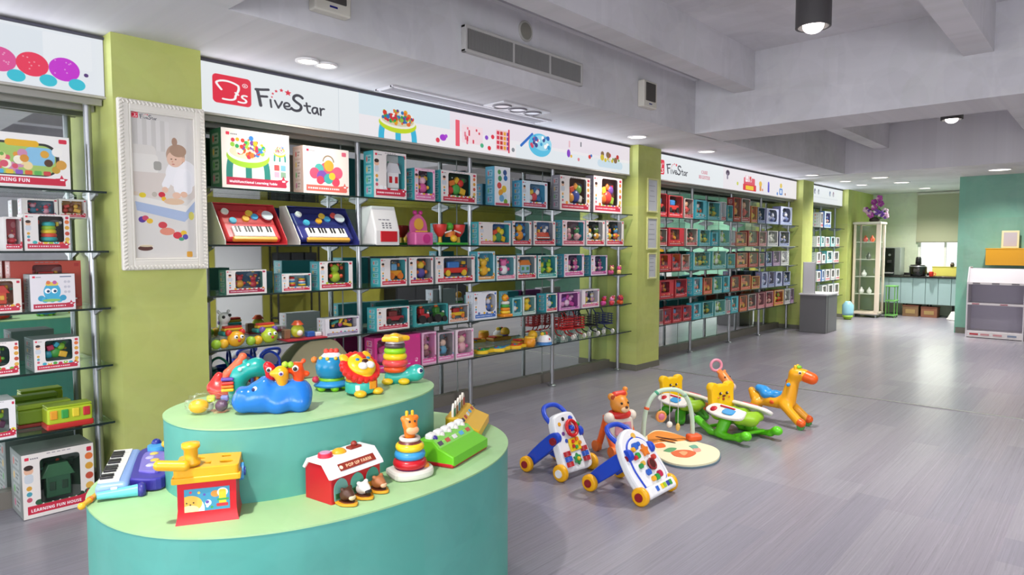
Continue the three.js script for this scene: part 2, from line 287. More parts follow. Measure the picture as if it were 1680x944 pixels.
    disc(g, X(0.5), Y(0.66), 12, '#cfd64a'); rr(g, X(0.545), Y(0.3), X(0.085), Y(0.36), 8, '#e2576a'); rr(g, X(0.555), Y(0.2), X(0.05), Y(0.3), 6, '#f3c9d2'); rr(g, X(0.54), Y(0.62), X(0.1), Y(0.3), 6, '#e0313f'); rr(g, X(0.56), Y(0.68), X(0.06), Y(0.2), 4, '#f3cf33'); dots(g, X(0.56), Y(0.25), X(0.05), Y(0.25), 10, ['#fff', '#d93f3a'], 8);
    disc(g, X(0.675), Y(0.5), 24, '#ecc04a', 20); rr(g, X(0.668), Y(0.6), 30, Y(0.25), 6, '#e0954a'); disc(g, X(0.692), Y(0.78), 10, '#e5836a');
    rr(g, X(0.735), Y(0.36), 30, Y(0.5), 10, '#5d55c9'); disc(g, X(0.742), Y(0.4), 14, '#6f63d6');
    disc(g, X(0.852), Y(0.4), 20, '#e6c64a', 18); rr(g, X(0.838), Y(0.55), 58, Y(0.34), 8, '#4f86d6'); rr(g, X(0.846), Y(0.62), 24, Y(0.2), 6, '#fff'); disc(g, X(0.82), Y(0.85), 12, '#4f86d6'); disc(g, X(0.892), Y(0.82), 10, '#9a5a3a');
  } else {
    for (const [u, col] of [[0.2, '#6d6f86'], [0.3, '#8a8f9e'], [0.62, '#7d8fb0'], [0.72, '#a58aa0']]) { disc(g, X(u), Y(0.34), 16, col, 20); disc(g, X(u) + 10, Y(0.4), 12, '#cfd6de'); }
    for (let i = 0; i < 14; i++) rr(g, X(0.14 + i * 0.052), Y(0.66), 26, 3, 1, '#cdd3da');
  }
  return c;
}
const signHousing = plastic(0x9b968c, 0.55), signTrim = plastic(0x4a4a58, 0.5);
BAYS.forEach(([a, b], i) => {
  const len = a - b, t = thing('sign_lightbox', ['lit sign box printed with a toy caterpillar over the shelves left of the poster', 'lit sign box with large red logo and word beside toy pictures', 'lit sign box with logo, small red lettering and a cash register print', 'short lit sign box with tiny grey prints beside the far green pillar'][i], 'sign', [LBX, LBY, (a + b) / 2]);
  P(t, 'housing', merge([box(0.29, 0.015, len, -0.152, 0.0075, 0), box(0.29, 0.015, len, -0.152, LBH - 0.0075, 0), box(0.29, LBH - 0.03, 0.01, -0.152, LBH / 2, len / 2 - 0.005), box(0.29, LBH - 0.03, 0.01, -0.152, LBH / 2, -len / 2 + 0.005), box(0.01, LBH - 0.03, len - 0.02, -0.29, LBH / 2, 0)]), signHousing);
  P(t, 'top_trim', box(0.012, 0.014, len, 0.006, LBH - 0.007, 0), signTrim);
  P(t, 'lower_trim', box(0.014, 0.012, len, 0.004, 0.006, 0), plastic(0xb8b4aa, 0.5));
  P(t, 'under_rail', box(0.03, 0.035, len - 0.02, -0.05, -0.0175, 0), M.alu); P(t, 'under_rail', box(0.04, 0.05, len - 0.02, -0.2, -0.025, 0), M.alu);
  const tex = picture(signCanvas(i, len)), face = new THREE.PlaneGeometry(len - 0.01, LBH - 0.03); face.rotateY(PI / 2);
  P(t, 'light_panel', xf(face, 0.002, LBH / 2, 0), new THREE.MeshStandardMaterial({ color: 0x202020, emissive: 0xffffff, emissiveMap: tex, emissiveIntensity: 0.88, roughness: 0.35, map: tex }));
  areaLight(len - 0.05, LBH - 0.05, LBX + 0.03, LBY + LBH / 2, (a + b) / 2, 5, LBY + LBH / 2, (a + b) / 2, 0xeef3ff, 2.0);
});
// ------------------------------------------------------------------ lamps
const lampGlow = plastic(0xffffff, 0.4, { emissive: 0xfff6ea, emissiveIntensity: 3 });
function spot(x, y, z, power, angle, col = 0xfffaf4) { const l = new THREE.SpotLight(col, power, 0, angle, 0.8, 2); l.position.set(x, y, z); l.target.position.set(x, 0, z); l.castShadow = true; l.shadow.radius = 2.5; scene.add(l, l.target); }
function ceilingSpot(x, z, label, h = 0.42, power = 22) {
  const t = thing('ceiling_spotlight', label, 'spotlight', [x, HC - h, z], 0, 'cylinder spotlights under the ceiling');
  P(t, 'housing', lathe([[0.1, 0], [0.118, 0], [0.118, h - 0.004], [0.1, h - 0.004], [0.1, 0.02], [0.1, 0]], 0, 0.002, 0), plastic(0x4c4a4b, 0.4));
  P(t, 'bulb', ball(0.07, 0, 0.012, 0, 0, 0, 0, [1, 0.75, 1]), plastic(0xffffff, 0.4, { emissive: 0xfff3f0, emissiveIntensity: 6 }));
  P(t, 'reflector', cyl(0.1, 0.07, 0.05, 0, 0.045, 0), lampGlow);
  spot(x, HC - h - 0.07, z, power, 1.15);
}
ceilingSpot(-1.66, -4.98, 'dark cylinder spotlight hanging before the near cross beam', 0.42);
ceilingSpot(-1.57, -9.68, 'dark cylinder spotlight hanging behind the near cross beam', 0.42);
ceilingSpot(-1.66, -0.2, 'dark cylinder spotlight hanging above the viewer');
ceilingSpot(0.9, -4.98, 'dark cylinder spotlight between the right-hand beams', 0.42, 40);
ceilingSpot(0.9, -9.68, 'dark cylinder spotlight between the right-hand beams behind the cross beam', 0.42, 40);
function downlight(x, z, label, w = 0.17, lamps = 1, power = 7, lit = true) {
  const t = thing('downlight', label, 'ceiling light', [x, HS, z], 0, 'recessed downlights');
  for (let i = 0; i < lamps; i++) {
    const dz = (i - (lamps - 1) / 2) * w * 1.02;
    P(t, 'trim_ring', hoop(w / 2, 0.01, 0, -0.004, dz), plastic(0xdedcdc, 0.4));
    P(t, 'lens', cyl(w / 2 - 0.004, w / 2 - 0.004, 0.008, 0, -0.004, dz), lit ? lampGlow : plastic(0xe8e8ea, 0.3));
    if (lit) spot(x, HS - 0.02, z + dz, power, 1.2);
  }
}
downlight(-3.97, -2.44, 'twin recessed downlight above the large logo sign', 0.135, 2, 4);
downlight(-3.97, -6.41, 'recessed downlight just before the pillar with framed notices', 0.2);
downlight(-3.92, -7.97, 'recessed downlight above the cash register sign', 0.2);
downlight(-3.87, -11.76, 'recessed downlight before the pillar with the grey counter', 0.2);
downlight(-3.77, -13.25, 'recessed downlight over the short sign', 0.2, 1, 8);
downlight(-3.75, -14.23, 'recessed downlight beyond the short sign', 0.2, 1, 8);
downlight(-3.13, -12.96, 'recessed downlight in the low ceiling before the kitchenette', 0.26, 1, 14);
downlight(-3.06, -14.2, 'recessed downlight in the low ceiling near the kitchenette window', 0.26, 1, 26);
downlight(-3.0, -15.9, 'recessed downlight above the kitchenette worktop', 0.22, 1, 30);
downlight(-1.43, -12.91, 'recessed downlight in front of the teal wall', 0.3, 1, 14);
// soffit and fascia fittings
{
  const t = thing('ceiling_vent', 'long slotted air vent in the soffit above the toy pictures', 'vent', [-4.2, HS, -4.1]);
  P(t, 'frame', merge([box(0.03, 0.012, 1.9, -0.1, -0.006, 0), box(0.03, 0.012, 1.9, 0.1, -0.006, 0), box(0.2, 0.012, 0.03, 0, -0.006, 0.935), box(0.2, 0.012, 0.03, 0, -0.006, -0.935)]), plastic(0xcfcdd2, 0.5));
  for (let i = 0; i < 5; i++) P(t, 'slat', box(0.018, 0.004, 1.84, -0.07 + i * 0.035, -0.004, 0, 0, 0, 0.4), plastic(0xb2b0b8, 0.5));
  const u = thing('grille_light', 'unlit triple grille lamp in the soffit beside the long vent', 'ceiling light', [-3.96, HS, -4.42]);
  P(u, 'frame', box(0.24, 0.01, 0.62, 0, -0.005, 0), plastic(0xd9d8dc, 0.45));
  for (let i = 0; i < 3; i++) { P(u, 'lamp_ring', hoop(0.075, 0.01, 0, -0.012, -0.2 + i * 0.2), plastic(0x77747c, 0.4)); P(u, 'lamp_face', cyl(0.07, 0.07, 0.006, 0, -0.012, -0.2 + i * 0.2), plastic(0xe9e6ec, 0.3)); }
}
{
  const t = thing('air_vent', 'long air conditioning grille on the soffit side', 'vent', [-3.43, 2.945, -3.92]);
  const fr = plastic(0xb9b7b4, 0.5), L = 1.36, H = 0.185;
  for (const s of [-1, 1]) { P(t, 'frame_rail', rbox(0.044, 0.022, L, 0.005, 0.022, s * (H / 2 - 0.011), 0), fr); P(t, 'frame_end', rbox(0.045, H, 0.022, 0.005, 0.0225, 0, s * (L / 2 - 0.011)), fr); }
  P(t, 'duct_plate', box(0.004, H - 0.03, L - 0.03, 0.003, 0, 0), plastic(0x8e8c8a, 0.6));
  const sl = []; for (let i = 0; i < 84; i++) sl.push(box(0.034, H - 0.04, 0.004, 0.024, 0, -L / 2 + 0.04 + i * (L - 0.08) / 83, 0, 0.25));
  P(t, 'slats', merge(sl), plastic(0x8e8c8a, 0.5), null, 'stuff');
  for (const z of [0.18, -0.25]) P(t, 'divider', box(0.04, H - 0.04, 0.02, 0.022, 0, z), fr);
  const r = thing('ceiling_speaker', 'round grey cover on the soffit side above the air grille', 'speaker', [-3.43, 3.153, -3.915]);
  P(r, 'rim', ring(0.07, 0.01, 0.003, 0, 0, 0, PI / 2), plastic(0xb4b2ac, 0.5)); P(r, 'grille', cyl(0.068, 0.068, 0.012, 0.004, 0, 0, 0, 0, PI / 2), plastic(0x8a887e, 0.7));
  for (const [z, label] of [[-2.18, 'white wall speaker on the soffit side above the large logo sign'], [-5.65, 'white wall speaker on the soffit side near the cross beam']]) {
    const s = thing('wall_speaker', label, 'speaker', [-3.43, 2.955, z], 0, 'wall speakers on the soffit');
    P(s, 'cabinet', rbox(0.07, 0.25, 0.24, 0.012, 0.035, 0, 0), plastic(0xd6d2c6, 0.5)); P(s, 'grille', rbox(0.012, 0.17, 0.17, 0.005, 0.072, 0.02, 0), plastic(0x4b4744, 0.8)); P(s, 'badge', box(0.003, 0.01, 0.05, 0.0715, -0.09, 0), plastic(0x777, 0.5));
  }
}
// ------------------------------------------------------------------ glass shelving
const SH = [1.885, 1.512, 1.178, 0.822, 0.487], XS = -4.325, XP = -4.49, SHA = [1.815, 1.475, 1.146, 0.812, 0.475];   // shelf heights; the bay left of the poster is set a little lower
const edgeMat = plastic(0x1f2c29, 0.25), bracketMat = plastic(0x8b8d8f, 0.35, { metalness: 0.5 });
const bracketGeo = ext(shapeOf([[-0.12, 0], [0.12, 0], [0.12, -0.008], [0.03, -0.036], [-0.03, -0.036], [-0.12, -0.008]]), 0.016, 0.002);
const POSTS = [[-1.24, 0.0, 1.25], [-1.9, -3.11, -4.344, -5.573, -6.85], [-7.52, -8.71, -10.0, -11.16, -12.44], [-13.15, -14.2, -15.12]];
BAYS.forEach(([a, b], i) => {
  const t = thing('glass_shelving', ['glass shelving on steel posts left of the framed poster', 'long glass shelving on steel posts under the large logo sign', 'long glass shelving on steel posts beyond the framed notices', 'short glass shelving on steel posts behind the grey counter'][i], 'shelving');
  const rows = i ? SH : SHA;
  for (const z of POSTS[i]) {
    const p = P(t, 'post', cyl(0.021, 0.021, LBY - 0.012, XP, LBY / 2 + 0.004, z), chrome);
    P(p, 'foot', lathe([[0, 0], [0.042, 0], [0.042, 0.008], [0.026, 0.02], [0, 0.02]], XP, 0, z), chrome);
    rows.forEach((h) => { const m = P(t, 'bracket', bracketGeo, bracketMat); m.position.set(XP, h - 0.007, z); });
  }
  const a2 = Math.min(a, 2.4) - 0.03, b2 = b + 0.03, n = Math.max(1, Math.round((a2 - b2) / 1.28)), w = (a2 - b2) / n;
  rows.forEach((h) => {
    for (let k = 0; k < n; k++) {
      const zc = a2 - w * (k + 0.5), s = P(t, 'shelf', box(0.362, 0.01, w - 0.004, (XS + XM + 0.012) / 2, h, zc), shelfGlass);
      P(s, 'edge', box(0.003, 0.0115, w - 0.003, XS + 0.0016, h, zc), edgeMat);
    }
  });
});
// ------------------------------------------------------------------ boxed toys: printed cartons with film windows
const CELL = 256, PER = 8, atlases = [];
let cells = 0;
function cell(paintIt, aspect) {                                      // one print in a shared sheet of prints
  const n = cells++, s = Math.floor(n / (PER * PER)), k = n % (PER * PER);
  if (!atlases[s]) { const [c, g] = canvas(2048, 2048); const t = picture(c); atlases[s] = { g, mat: new THREE.MeshStandardMaterial({ map: t, roughness: 0.42, side: THREE.DoubleSide }) }; }
  const A = atlases[s], x = (k % PER) * CELL, y = Math.floor(k / PER) * CELL;
  A.g.save(); A.g.beginPath(); A.g.rect(x, y, CELL, CELL); A.g.clip(); A.g.translate(x + 2, y + 2); A.g.scale((CELL - 4) / (100 * aspect), (CELL - 4) / 100);
  paintIt(A.g, 100 * aspect, 100); A.g.restore();
  return { mat: A.mat, u0: (x + 2) / 2048, v0: 1 - (y + CELL - 2) / 2048, s: (CELL - 4) / 2048 };
}
function printUV(geo, c, w, h) {
  const p = geo.attributes.position, uv = new Float32Array(p.count * 2);
  for (let i = 0; i < p.count; i++) { uv[2 * i] = c.u0 + c.s * Math.min(1, Math.max(0, p.getX(i) / w + 0.5)); uv[2 * i + 1] = c.v0 + c.s * Math.min(1, Math.max(0, p.getY(i) / h)); }
  geo.setAttribute('uv', new THREE.BufferAttribute(uv, 2)); return geo;
}
function banner(g, W, col, text) {
  g.fillStyle = col; g.fillRect(W * 0.06, 81, W * 0.88, 13); starPath(g, W * 0.9, 84, 11, col);
  if (text) { g.fillStyle = '#fff'; let s = 9; g.font = `bold ${s}px sans-serif`; while (g.measureText(text).width > W * 0.72) { s -= 0.4; g.font = `bold ${s}px sans-serif`; } g.fillText(text, W * 0.1, 90.6); } else { g.fillStyle = 'rgba(255,255,255,0.85)'; for (let x = W * 0.1; x < W * 0.76; x += 5.2) g.fillRect(x, 86, 2.5 + (x * 7 % 2), 3.4); }
  rr(g, W * 0.88, 81, W * 0.05, 3, 1, '#fff');
}
function tinyLogo(g, x, y, s = 1) { rr(g, x, y, 6 * s, 5 * s, 1, '#e0314a'); g.fillStyle = '#6b6870'; for (let i = 0; i < 4; i++) g.fillRect(x + (8 + i * 3) * s, y + 2 * s, 2 * s, 2 * s); }
const prints = {
  table(g, W) { g.fillStyle = '#e6e0d6'; g.fillRect(0, 0, W, 100); tinyLogo(g, 8, 6); activityTable(g, W * 0.08, 6, W * 0.6, 78, '#2f7f74', '#9bc73a'); activityTable(g, W * 0.76, 18, W * 0.18, 30, '#2f7f74', '#a8cc3a'); for (const [x, y, c] of [[0.76, 54, '#c94f4f'], [0.86, 54, '#6fa6c4'], [0.76, 66, '#cf9fb0'], [0.86, 66, '#7f9f86']]) rr(g, W * x, y, W * 0.08, 10, 1, c); banner(g, W, '#b8324a', 'Multifunctional Learning Table'); },
  jumper(g, W) { g.fillStyle = '#e9dfd4'; g.fillRect(0, 0, W, 100); tinyLogo(g, 8, 6); rr(g, W * 0.84, 6, W * 0.1, 9, 2, '#d9657a'); g.strokeStyle = '#8f7a62'; g.lineWidth = 3; g.beginPath(); g.arc(W * 0.54, 30, 13, PI, 0); g.stroke(); for (const [x, y, r, c] of [[0.5, 48, 17, '#e0596c'], [0.34, 46, 11, '#4fa79e'], [0.24, 56, 12, '#d8506a'], [0.74, 52, 13, '#e2607a'], [0.4, 62, 13, '#7a4fa0'], [0.55, 38, 12, '#e9a53c'], [0.36, 70, 9, '#d9455c'], [0.7, 72, 10, '#de4a62'], [0.54, 66, 11, '#49a89f'], [0.62, 60, 8, '#e8c33c']]) disc(g, W * x, y, r, c); banner(g, W, '#dd6a5e'); },
  farm(g, W) { g.fillStyle = '#f1eee9'; g.fillRect(0, 0, W, 100); rr(g, W * 0.88, 5, W * 0.09, 8, 2, '#d8304a'); rr(g, W * 0.02, 16, W * 0.86, 62, 26, '#333330'); rr(g, W * 0.04, 20, W * 0.8, 56, 22, '#a7c76a'); rr(g, W * 0.5, 24, W * 0.33, 34, 12, '#8cc3e2'); rr(g, W * 0.3, 12, W * 0.36, 12, 6, '#eab52c'); dots(g, W * 0.08, 30, W * 0.5, 36, 20, ['#e39a3c', '#d9566a', '#f0d9a0', '#cf8fb0', '#6fae4a', '#f5f0d8'], 6); for (const [x, y, c] of [[0.5, 46, '#d9933c'], [0.72, 36, '#e2a83f'], [0.76, 52, '#5a3c2a'], [0.84, 64, '#c9a03a']]) disc(g, W * x, y, 7, c); disc(g, W * 0.86, 30, 9, '#f4f1ea'); disc(g, W * 0.9, 54, 9, '#d8a048'); for (let i = 0; i < 7; i++) rr(g, W * (0.1 + i * 0.1), 68, W * 0.08, 8, 2, ['#d84f8a', '#57b1d9', '#e9c33a', '#8a5fc0', '#e0663c', '#5fb45a', '#d04a4a'][i]); banner(g, W, '#cf2b45', 'LEARNING FUN'); },
  octopus(g, W) { g.fillStyle = '#e9e4e8'; g.fillRect(0, 0, W, 100); tinyLogo(g, 6, 5); g.fillStyle = '#6f7a94'; g.fillRect(W * 0.66, 6, W * 0.26, 3); for (let i = 0; i < 7; i++) disc(g, W * (0.24 + i * 0.08), 66 + (i % 2) * 4, 8, i % 2 ? '#4cb3d4' : '#3f9fc6'); disc(g, W * 0.48, 48, W * 0.19, '#49b0d6', 24); rr(g, W * 0.34, 22, W * 0.28, 10, 5, '#e8c75a'); disc(g, W * 0.4, 23, 5, '#e07a4a'); disc(g, W * 0.54, 23, 5, '#c45fa0'); for (const x of [0.38, 0.53]) { disc(g, W * x, 46, 7, '#fff'); disc(g, W * x + 1.5, 47, 3.6, '#1d3f66'); } disc(g, W * 0.46, 72, W * 0.2, '#8fc46a', 4); for (let i = 0; i < 6; i++) disc(g, W * (0.78 + (i % 2) * 0.08), 22 + Math.floor(i / 2) * 14, 3.6, '#c9c6cf'); banner(g, W, '#c22f4a'); },
  balloons(g, W) { g.fillStyle = '#e8edf0'; g.fillRect(0, 0, W, 100); for (const [x, y, r, c] of [[0.3, 14, 6, '#5aa65a'], [0.66, 14, 7, '#38598f'], [0.34, 30, 7, '#4a9a6a'], [0.7, 28, 7, '#2f6fb0'], [0.3, 48, 8, '#d94f4a'], [0.6, 56, 9, '#e9c33a'], [0.4, 66, 9, '#e8a53c'], [0.62, 74, 9, '#cfe3ee'], [0.45, 80, 9, '#6fa9cf'], [0.7, 88, 7, '#7fae3c']]) disc(g, W * x, y, r, c); g.fillStyle = '#c9536a'; g.fillRect(W * 0.06, 92, W * 0.88, 6); },
  dino(g, W) { windowPrint(g, W, { f: '#efe9e4', b: '#c72e42', left: true }); },
};
function windowPrint(g, W, d) {
  g.fillStyle = d.f; g.fillRect(0, 0, W, 100);
  if (d.left !== false) { tinyLogo(g, 4, 5, 0.9); disc(g, W * 0.09, 26, 6, '#e4b597'); disc(g, W * 0.09, 21, 6, '#3d2c28', 4); rr(g, W * 0.03, 31, W * 0.12, 14, 4, d.c2 || '#c9cfd6'); for (let i = 0; i < 3; i++) disc(g, W * 0.09, 53 + i * 9, 3.6, ['#d9a13c', '#4fa0b0', '#c75a6a'][i]); }
  if (d.right) for (let i = 0; i < 4; i++) disc(g, W * 0.93, 20 + i * 16, 5.5, ['#e0763c', '#d9a03c', '#c24f3a', '#e2b04f'][i]);
  const cs = (d.c && d.c.length ? d.c : [0xe0a03c, 0x58b04a, 0xd0506a]).map(hexs); for (let i = 0; i < 7; i++) { disc(g, W * (0.22 + i * 0.115), 77 + (i % 2) * 2, 5.5, cs[i % cs.length], 4.5); if (i % 3 === 1) disc(g, W * (0.22 + i * 0.115), 76, 2, '#fff'); }
  g.fillStyle = '#8f8a90'; for (let i = 0; i < 5; i++) g.fillRect(W * (0.34 + i * 0.07), 2.6, W * 0.05, 1.2);
  rr(g, W * 0.9, 5, W * 0.07, 7, 1.5, d.b); banner(g, W, d.b, d.text);
}
const toyParts = {                                                     // the toy that shows behind the film, built to fit w × h × d
  car(o, w, h, d, c) { const y = h * 0.16; P(o, 'chassis', rbox(w * 0.9, h * 0.3, d * 0.6, h * 0.08, 0, y + h * 0.16, 0), plastic(c[0])); P(o, 'cabin', rbox(w * 0.42, h * 0.38, d * 0.5, h * 0.1, -w * 0.06, y + h * 0.46, 0), plastic(c[1])); for (const sx of [-0.3, 0.3]) P(o, 'wheel', cyl(h * 0.17, h * 0.17, d * 0.2, sx * w, y + h * 0.02, d * 0.28, PI / 2), plastic(c[2] || 0x2a2a2a)); },
  figure(o, w, h, d, c) { const r = Math.min(w, h) * 0.3; P(o, 'torso', ball(r, 0, r * 0.95, 0, 0, 0, 0, [1, 0.95, 0.7]), plastic(c[0])); P(o, 'head', ball(r * 0.78, 0, r * 2.35, 0, 0, 0, 0, [1, 0.9, 0.75]), plastic(c[1])); for (const s of [-1, 1]) { P(o, 'ear', ball(r * 0.3, s * r * 0.65, r * 2.9, 0), plastic(c[2])); P(o, 'hand', ball(r * 0.36, s * r * 1.0, r * 1.1, r * 0.3), plastic(c[2])); } },
  rings(o, w, h, d, c) { const R = Math.min(w, d * 1.6) * 0.36; for (let i = 0; i < 5; i++) P(o, 'ring', hoop(R * (1 - i * 0.08) * 0.66, R * 0.34, 0, R * 0.36 + i * h * 0.15, 0), plastic(c[i % c.length])); },
  cluster(o, w, h, d, c) { [[-0.27, 0.24, 0.2], [0.26, 0.22, 0.2], [0, 0.3, 0.26], [-0.22, 0.58, 0.17], [0.22, 0.6, 0.18], [0.02, 0.72, 0.14]].forEach(([x, y, r], i) => P(o, 'piece', i % 2 ? rbox(w * r * 1.6, h * r * 1.5, d * 0.4, h * 0.05, x * w, y * h, 0, 0, 0, (i - 2) * 0.3) : ball(Math.min(w, h) * r, x * w, y * h, 0, 0, 0, 0, [1, 1, 0.6]), plastic(c[i % c.length]))); },
  piano(o, w, h, d, c) { P(o, 'case', rbox(w * 0.88, h * 0.42, d * 0.5, h * 0.06, 0, h * 0.26, 0, -0.35), plastic(c[0])); P(o, 'keyboard', box(w * 0.76, h * 0.05, d * 0.25, 0, h * 0.17, d * 0.34, 0.2), plastic(0xf2efe8)); for (let i = 0; i < 6; i++) P(o, 'key', box(w * 0.05, h * 0.03, d * 0.14, -w * 0.31 + i * w * 0.125, h * 0.205, d * 0.32, 0.2), plastic(0x222222)); P(o, 'knob', ball(h * 0.1, -w * 0.2, h * 0.54, 0), plastic(c[1])); P(o, 'knob', ball(h * 0.12, w * 0.18, h * 0.56, 0), plastic(c[2])); },
  house(o, w, h, d, c) { P(o, 'wall', rbox(w * 0.66, h * 0.5, d * 0.5, h * 0.03, 0, h * 0.26, 0), plastic(c[0])); P(o, 'roof', ext(shapeOf([[-w * 0.42, h * 0.5], [w * 0.42, h * 0.5], [w * 0.24, h * 0.78], [-w * 0.24, h * 0.78]]), d * 0.5, 0.004), plastic(c[1])); for (const s of [-1, 1]) P(o, 'window', rbox(w * 0.16, h * 0.2, 0.008, 0.003, s * w * 0.16, h * 0.28, d * 0.25), plastic(c[2])); },
};
const shared = new Map();
function sharedPrint(key, paintIt) { if (!shared.has(key)) shared.set(key, cell(paintIt, 1)); return shared.get(key); }
function tone(n, k) { const c = new THREE.Color(n); return '#' + c.clone().lerp(new THREE.Color(k > 0 ? 0xffffff : 0x000000), Math.abs(k)).getHexString(); }
const backdrop = (n) => sharedPrint('b' + n, (g, W) => { g.fillStyle = hexs(n); g.fillRect(0, 0, W, 100); disc(g, 50, 104, 70, tone(n, 0.16), 34); disc(g, 18, 30, 13, tone(n, 0.12), 8); disc(g, 78, 22, 15, tone(n, 0.12), 9); for (let i = 0; i < 10; i++) disc(g, rnd() * 100, rnd() * 70, 1.5 + rnd() * 2.5, ['#e9c23a', '#d9563a', '#f0ede6', '#5fb08a'][i % 4]); });
const sidePrint = (n) => sharedPrint('s' + n, (g, W) => { g.fillStyle = hexs(n); g.fillRect(0, 0, W, 100); for (let i = 0; i < 4; i++) { rr(g, 18, 8 + i * 22, 64, 18, 6, tone(n, 0.22)); disc(g, 32, 17 + i * 22, 6, ['#e0553f', '#e9b63b', '#58b04a', '#d0608a'][i]); rr(g, 46, 12 + i * 22, 28, 3, 1, tone(n, -0.35)); rr(g, 46, 18 + i * 22, 20, 3, 1, tone(n, -0.35)); } });
function toyBox(spec, x, y, z, w, h, dep, label, group, turn = PI / 2) {
  if (x > XP && POSTS.some((r) => r.some((q) => Math.abs(q - z) < w / 2 + 0.03))) dep = Math.min(dep, x - XP - 0.024);   // a box in front of a post is shallow enough to clear it
  const t = thing('toy_box', label, 'toy box', [x, y, z], turn, group), aspect = Math.max(0.35, Math.min(2.4, w / h)), zf = 0;
  const side = plastic(spec.s, 0.5), c = cell(spec.print ? (g, W) => prints[spec.print](g, W) : (g, W) => windowPrint(g, W, spec), aspect);
  const T = 0.004;
  if (spec.sideArt !== false && w > 0.1) { const sp = sidePrint(spec.s), sg = printUV(xf(new THREE.PlaneGeometry(dep - 0.012, h - 0.012), 0, h / 2, 0), sp, dep - 0.012, h); sg.rotateY(-PI / 2); sg.translate(-w / 2 - 0.0008, 0, -dep / 2); P(t, 'side_print', sg, sp.mat); }
  if (!spec.win) {
    P(t, 'carton', rbox(w, h, dep, 0.003, 0, h / 2, -dep / 2), side);
    P(t, 'front_panel', printUV(xf(box(w, h, 0.002), 0, h / 2, 0.001), c, w, h), c.mat, 'printed front');
    return t;
  }
  P(t, 'carton', merge([box(T, h, dep, -w / 2 + T / 2, h / 2, -dep / 2), box(T, h, dep, w / 2 - T / 2, h / 2, -dep / 2), box(w - 2 * T, T, dep, 0, T / 2, -dep / 2), box(w - 2 * T, T, dep, 0, h - T / 2, -dep / 2), box(w - 2 * T, h - 2 * T, T, 0, h / 2, -dep + T / 2)]), side);
  const [x0, y0, x1, y1] = spec.win.map((v, i) => (i % 2 ? v * h : (v - 0.5) * w)), s = shapeOf([[-w / 2, 0], [w / 2, 0], [w / 2, h], [-w / 2, h]]);
  const r = Math.min(x1 - x0, y1 - y0) * (spec.round || 0.12), hole = new THREE.Path();
  hole.moveTo(x0 + r, y0); hole.lineTo(x1 - r, y0); hole.quadraticCurveTo(x1, y0, x1, y0 + r); hole.lineTo(x1, y1 - r); hole.quadraticCurveTo(x1, y1, x1 - r, y1); hole.lineTo(x0 + r, y1); hole.quadraticCurveTo(x0, y1, x0, y1 - r); hole.lineTo(x0, y0 + r); hole.quadraticCurveTo(x0, y0, x0 + r, y0);
  s.holes.push(hole);
  P(t, 'front_panel', printUV(new THREE.ExtrudeGeometry(s, { depth: 0.0025, bevelEnabled: false, curveSegments: 5 }), c, w, h), c.mat, 'printed front');
  const iw = x1 - x0, ih = y1 - y0, ix = (x0 + x1) / 2, inset = Math.min(dep * 0.75, 0.14);
  P(t, 'window_film', xf(new THREE.PlaneGeometry(iw, ih), ix, (y0 + y1) / 2, -0.001), clear);
  const bd = backdrop(spec.in), bg = printUV(xf(box(w - 0.012, h - 0.012, 0.003), 0, h / 2, 0), bd, w, h); P(t, 'insert', bg.translate(0, 0, -inset), bd.mat);
  if (spec.t) {
    const o = sub(t, 'boxed_toy'); o.position.set(ix, y0 + 0.002, -inset * 0.5);
    const n = spec.t === 'figure' || spec.t === 'rings' ? Math.max(1, Math.min(3, Math.round(iw / ih / 0.85))) : 1;
    if (n === 1) toyParts[spec.t](o, iw * 0.96, ih * 0.97, inset * 0.85, spec.c);
    else for (let i = 0; i < n; i++) { const q = sub(t, 'boxed_toy'); q.position.set(ix + iw * ((i + 0.5) / n - 0.5), y0 + 0.002, -inset * 0.5); const cc = spec.c.map((_, k) => spec.c[(k + i) % spec.c.length]); toyParts[spec.t](q, iw / n, ih * (i % 2 ? 0.75 : 0.97), inset * 0.85, cc); }
    if (!o.children.length) t.remove(o);
    if (w > 0.11) for (let i = 0; i < 2; i++) P(t, 'accessory', rbox(iw * 0.13, ih * 0.17, 0.02, 0.006, ix + iw * (i ? 0.38 : -0.38), y0 + ih * (i ? 0.72 : 0.78), -inset * 0.7), plastic(spec.c[(i + 1) % spec.c.length]));
  }
  return t;
}
const XF = -4.36;                                                     // front plane of the boxes on the shelves
function place(row, l, r, top, spec, label, group, dep = 0.13, xf0 = XF) {   // l, r: picture columns of the front's edges, top: picture row of its top
  const RH = xf0 === XF ? SH : SHA, y = RH[row] + 0.006, za = zOnWall(l, y, xf0), zb = zOnWall(r, y, xf0), zm = (za + zb) / 2;
  const h = Math.max(0.06, Math.min(row ? RH[row - 1] - RH[row] - 0.056 : 0.42, hOnWall(top, zm, xf0) - y));
  return toyBox(spec, xf0, y, zm, Math.abs(za - zb) - 0.004, h, Math.min(dep, 0.3), label, group);
}
const RED = '#c8304a', W5 = '#e6e0dc', TEAL = 0x3fa3ab, leftS = [0.2, 0.2, 0.95, 0.95], mid = [0.13, 0.2, 0.88, 0.95];
const win = (s, inn, t, c, o = {}) => ({ s, f: W5, b: RED, win: leftS, in: inn, t, c, ...o });
const G1 = 'toy boxes on the shelves under the large logo sign';
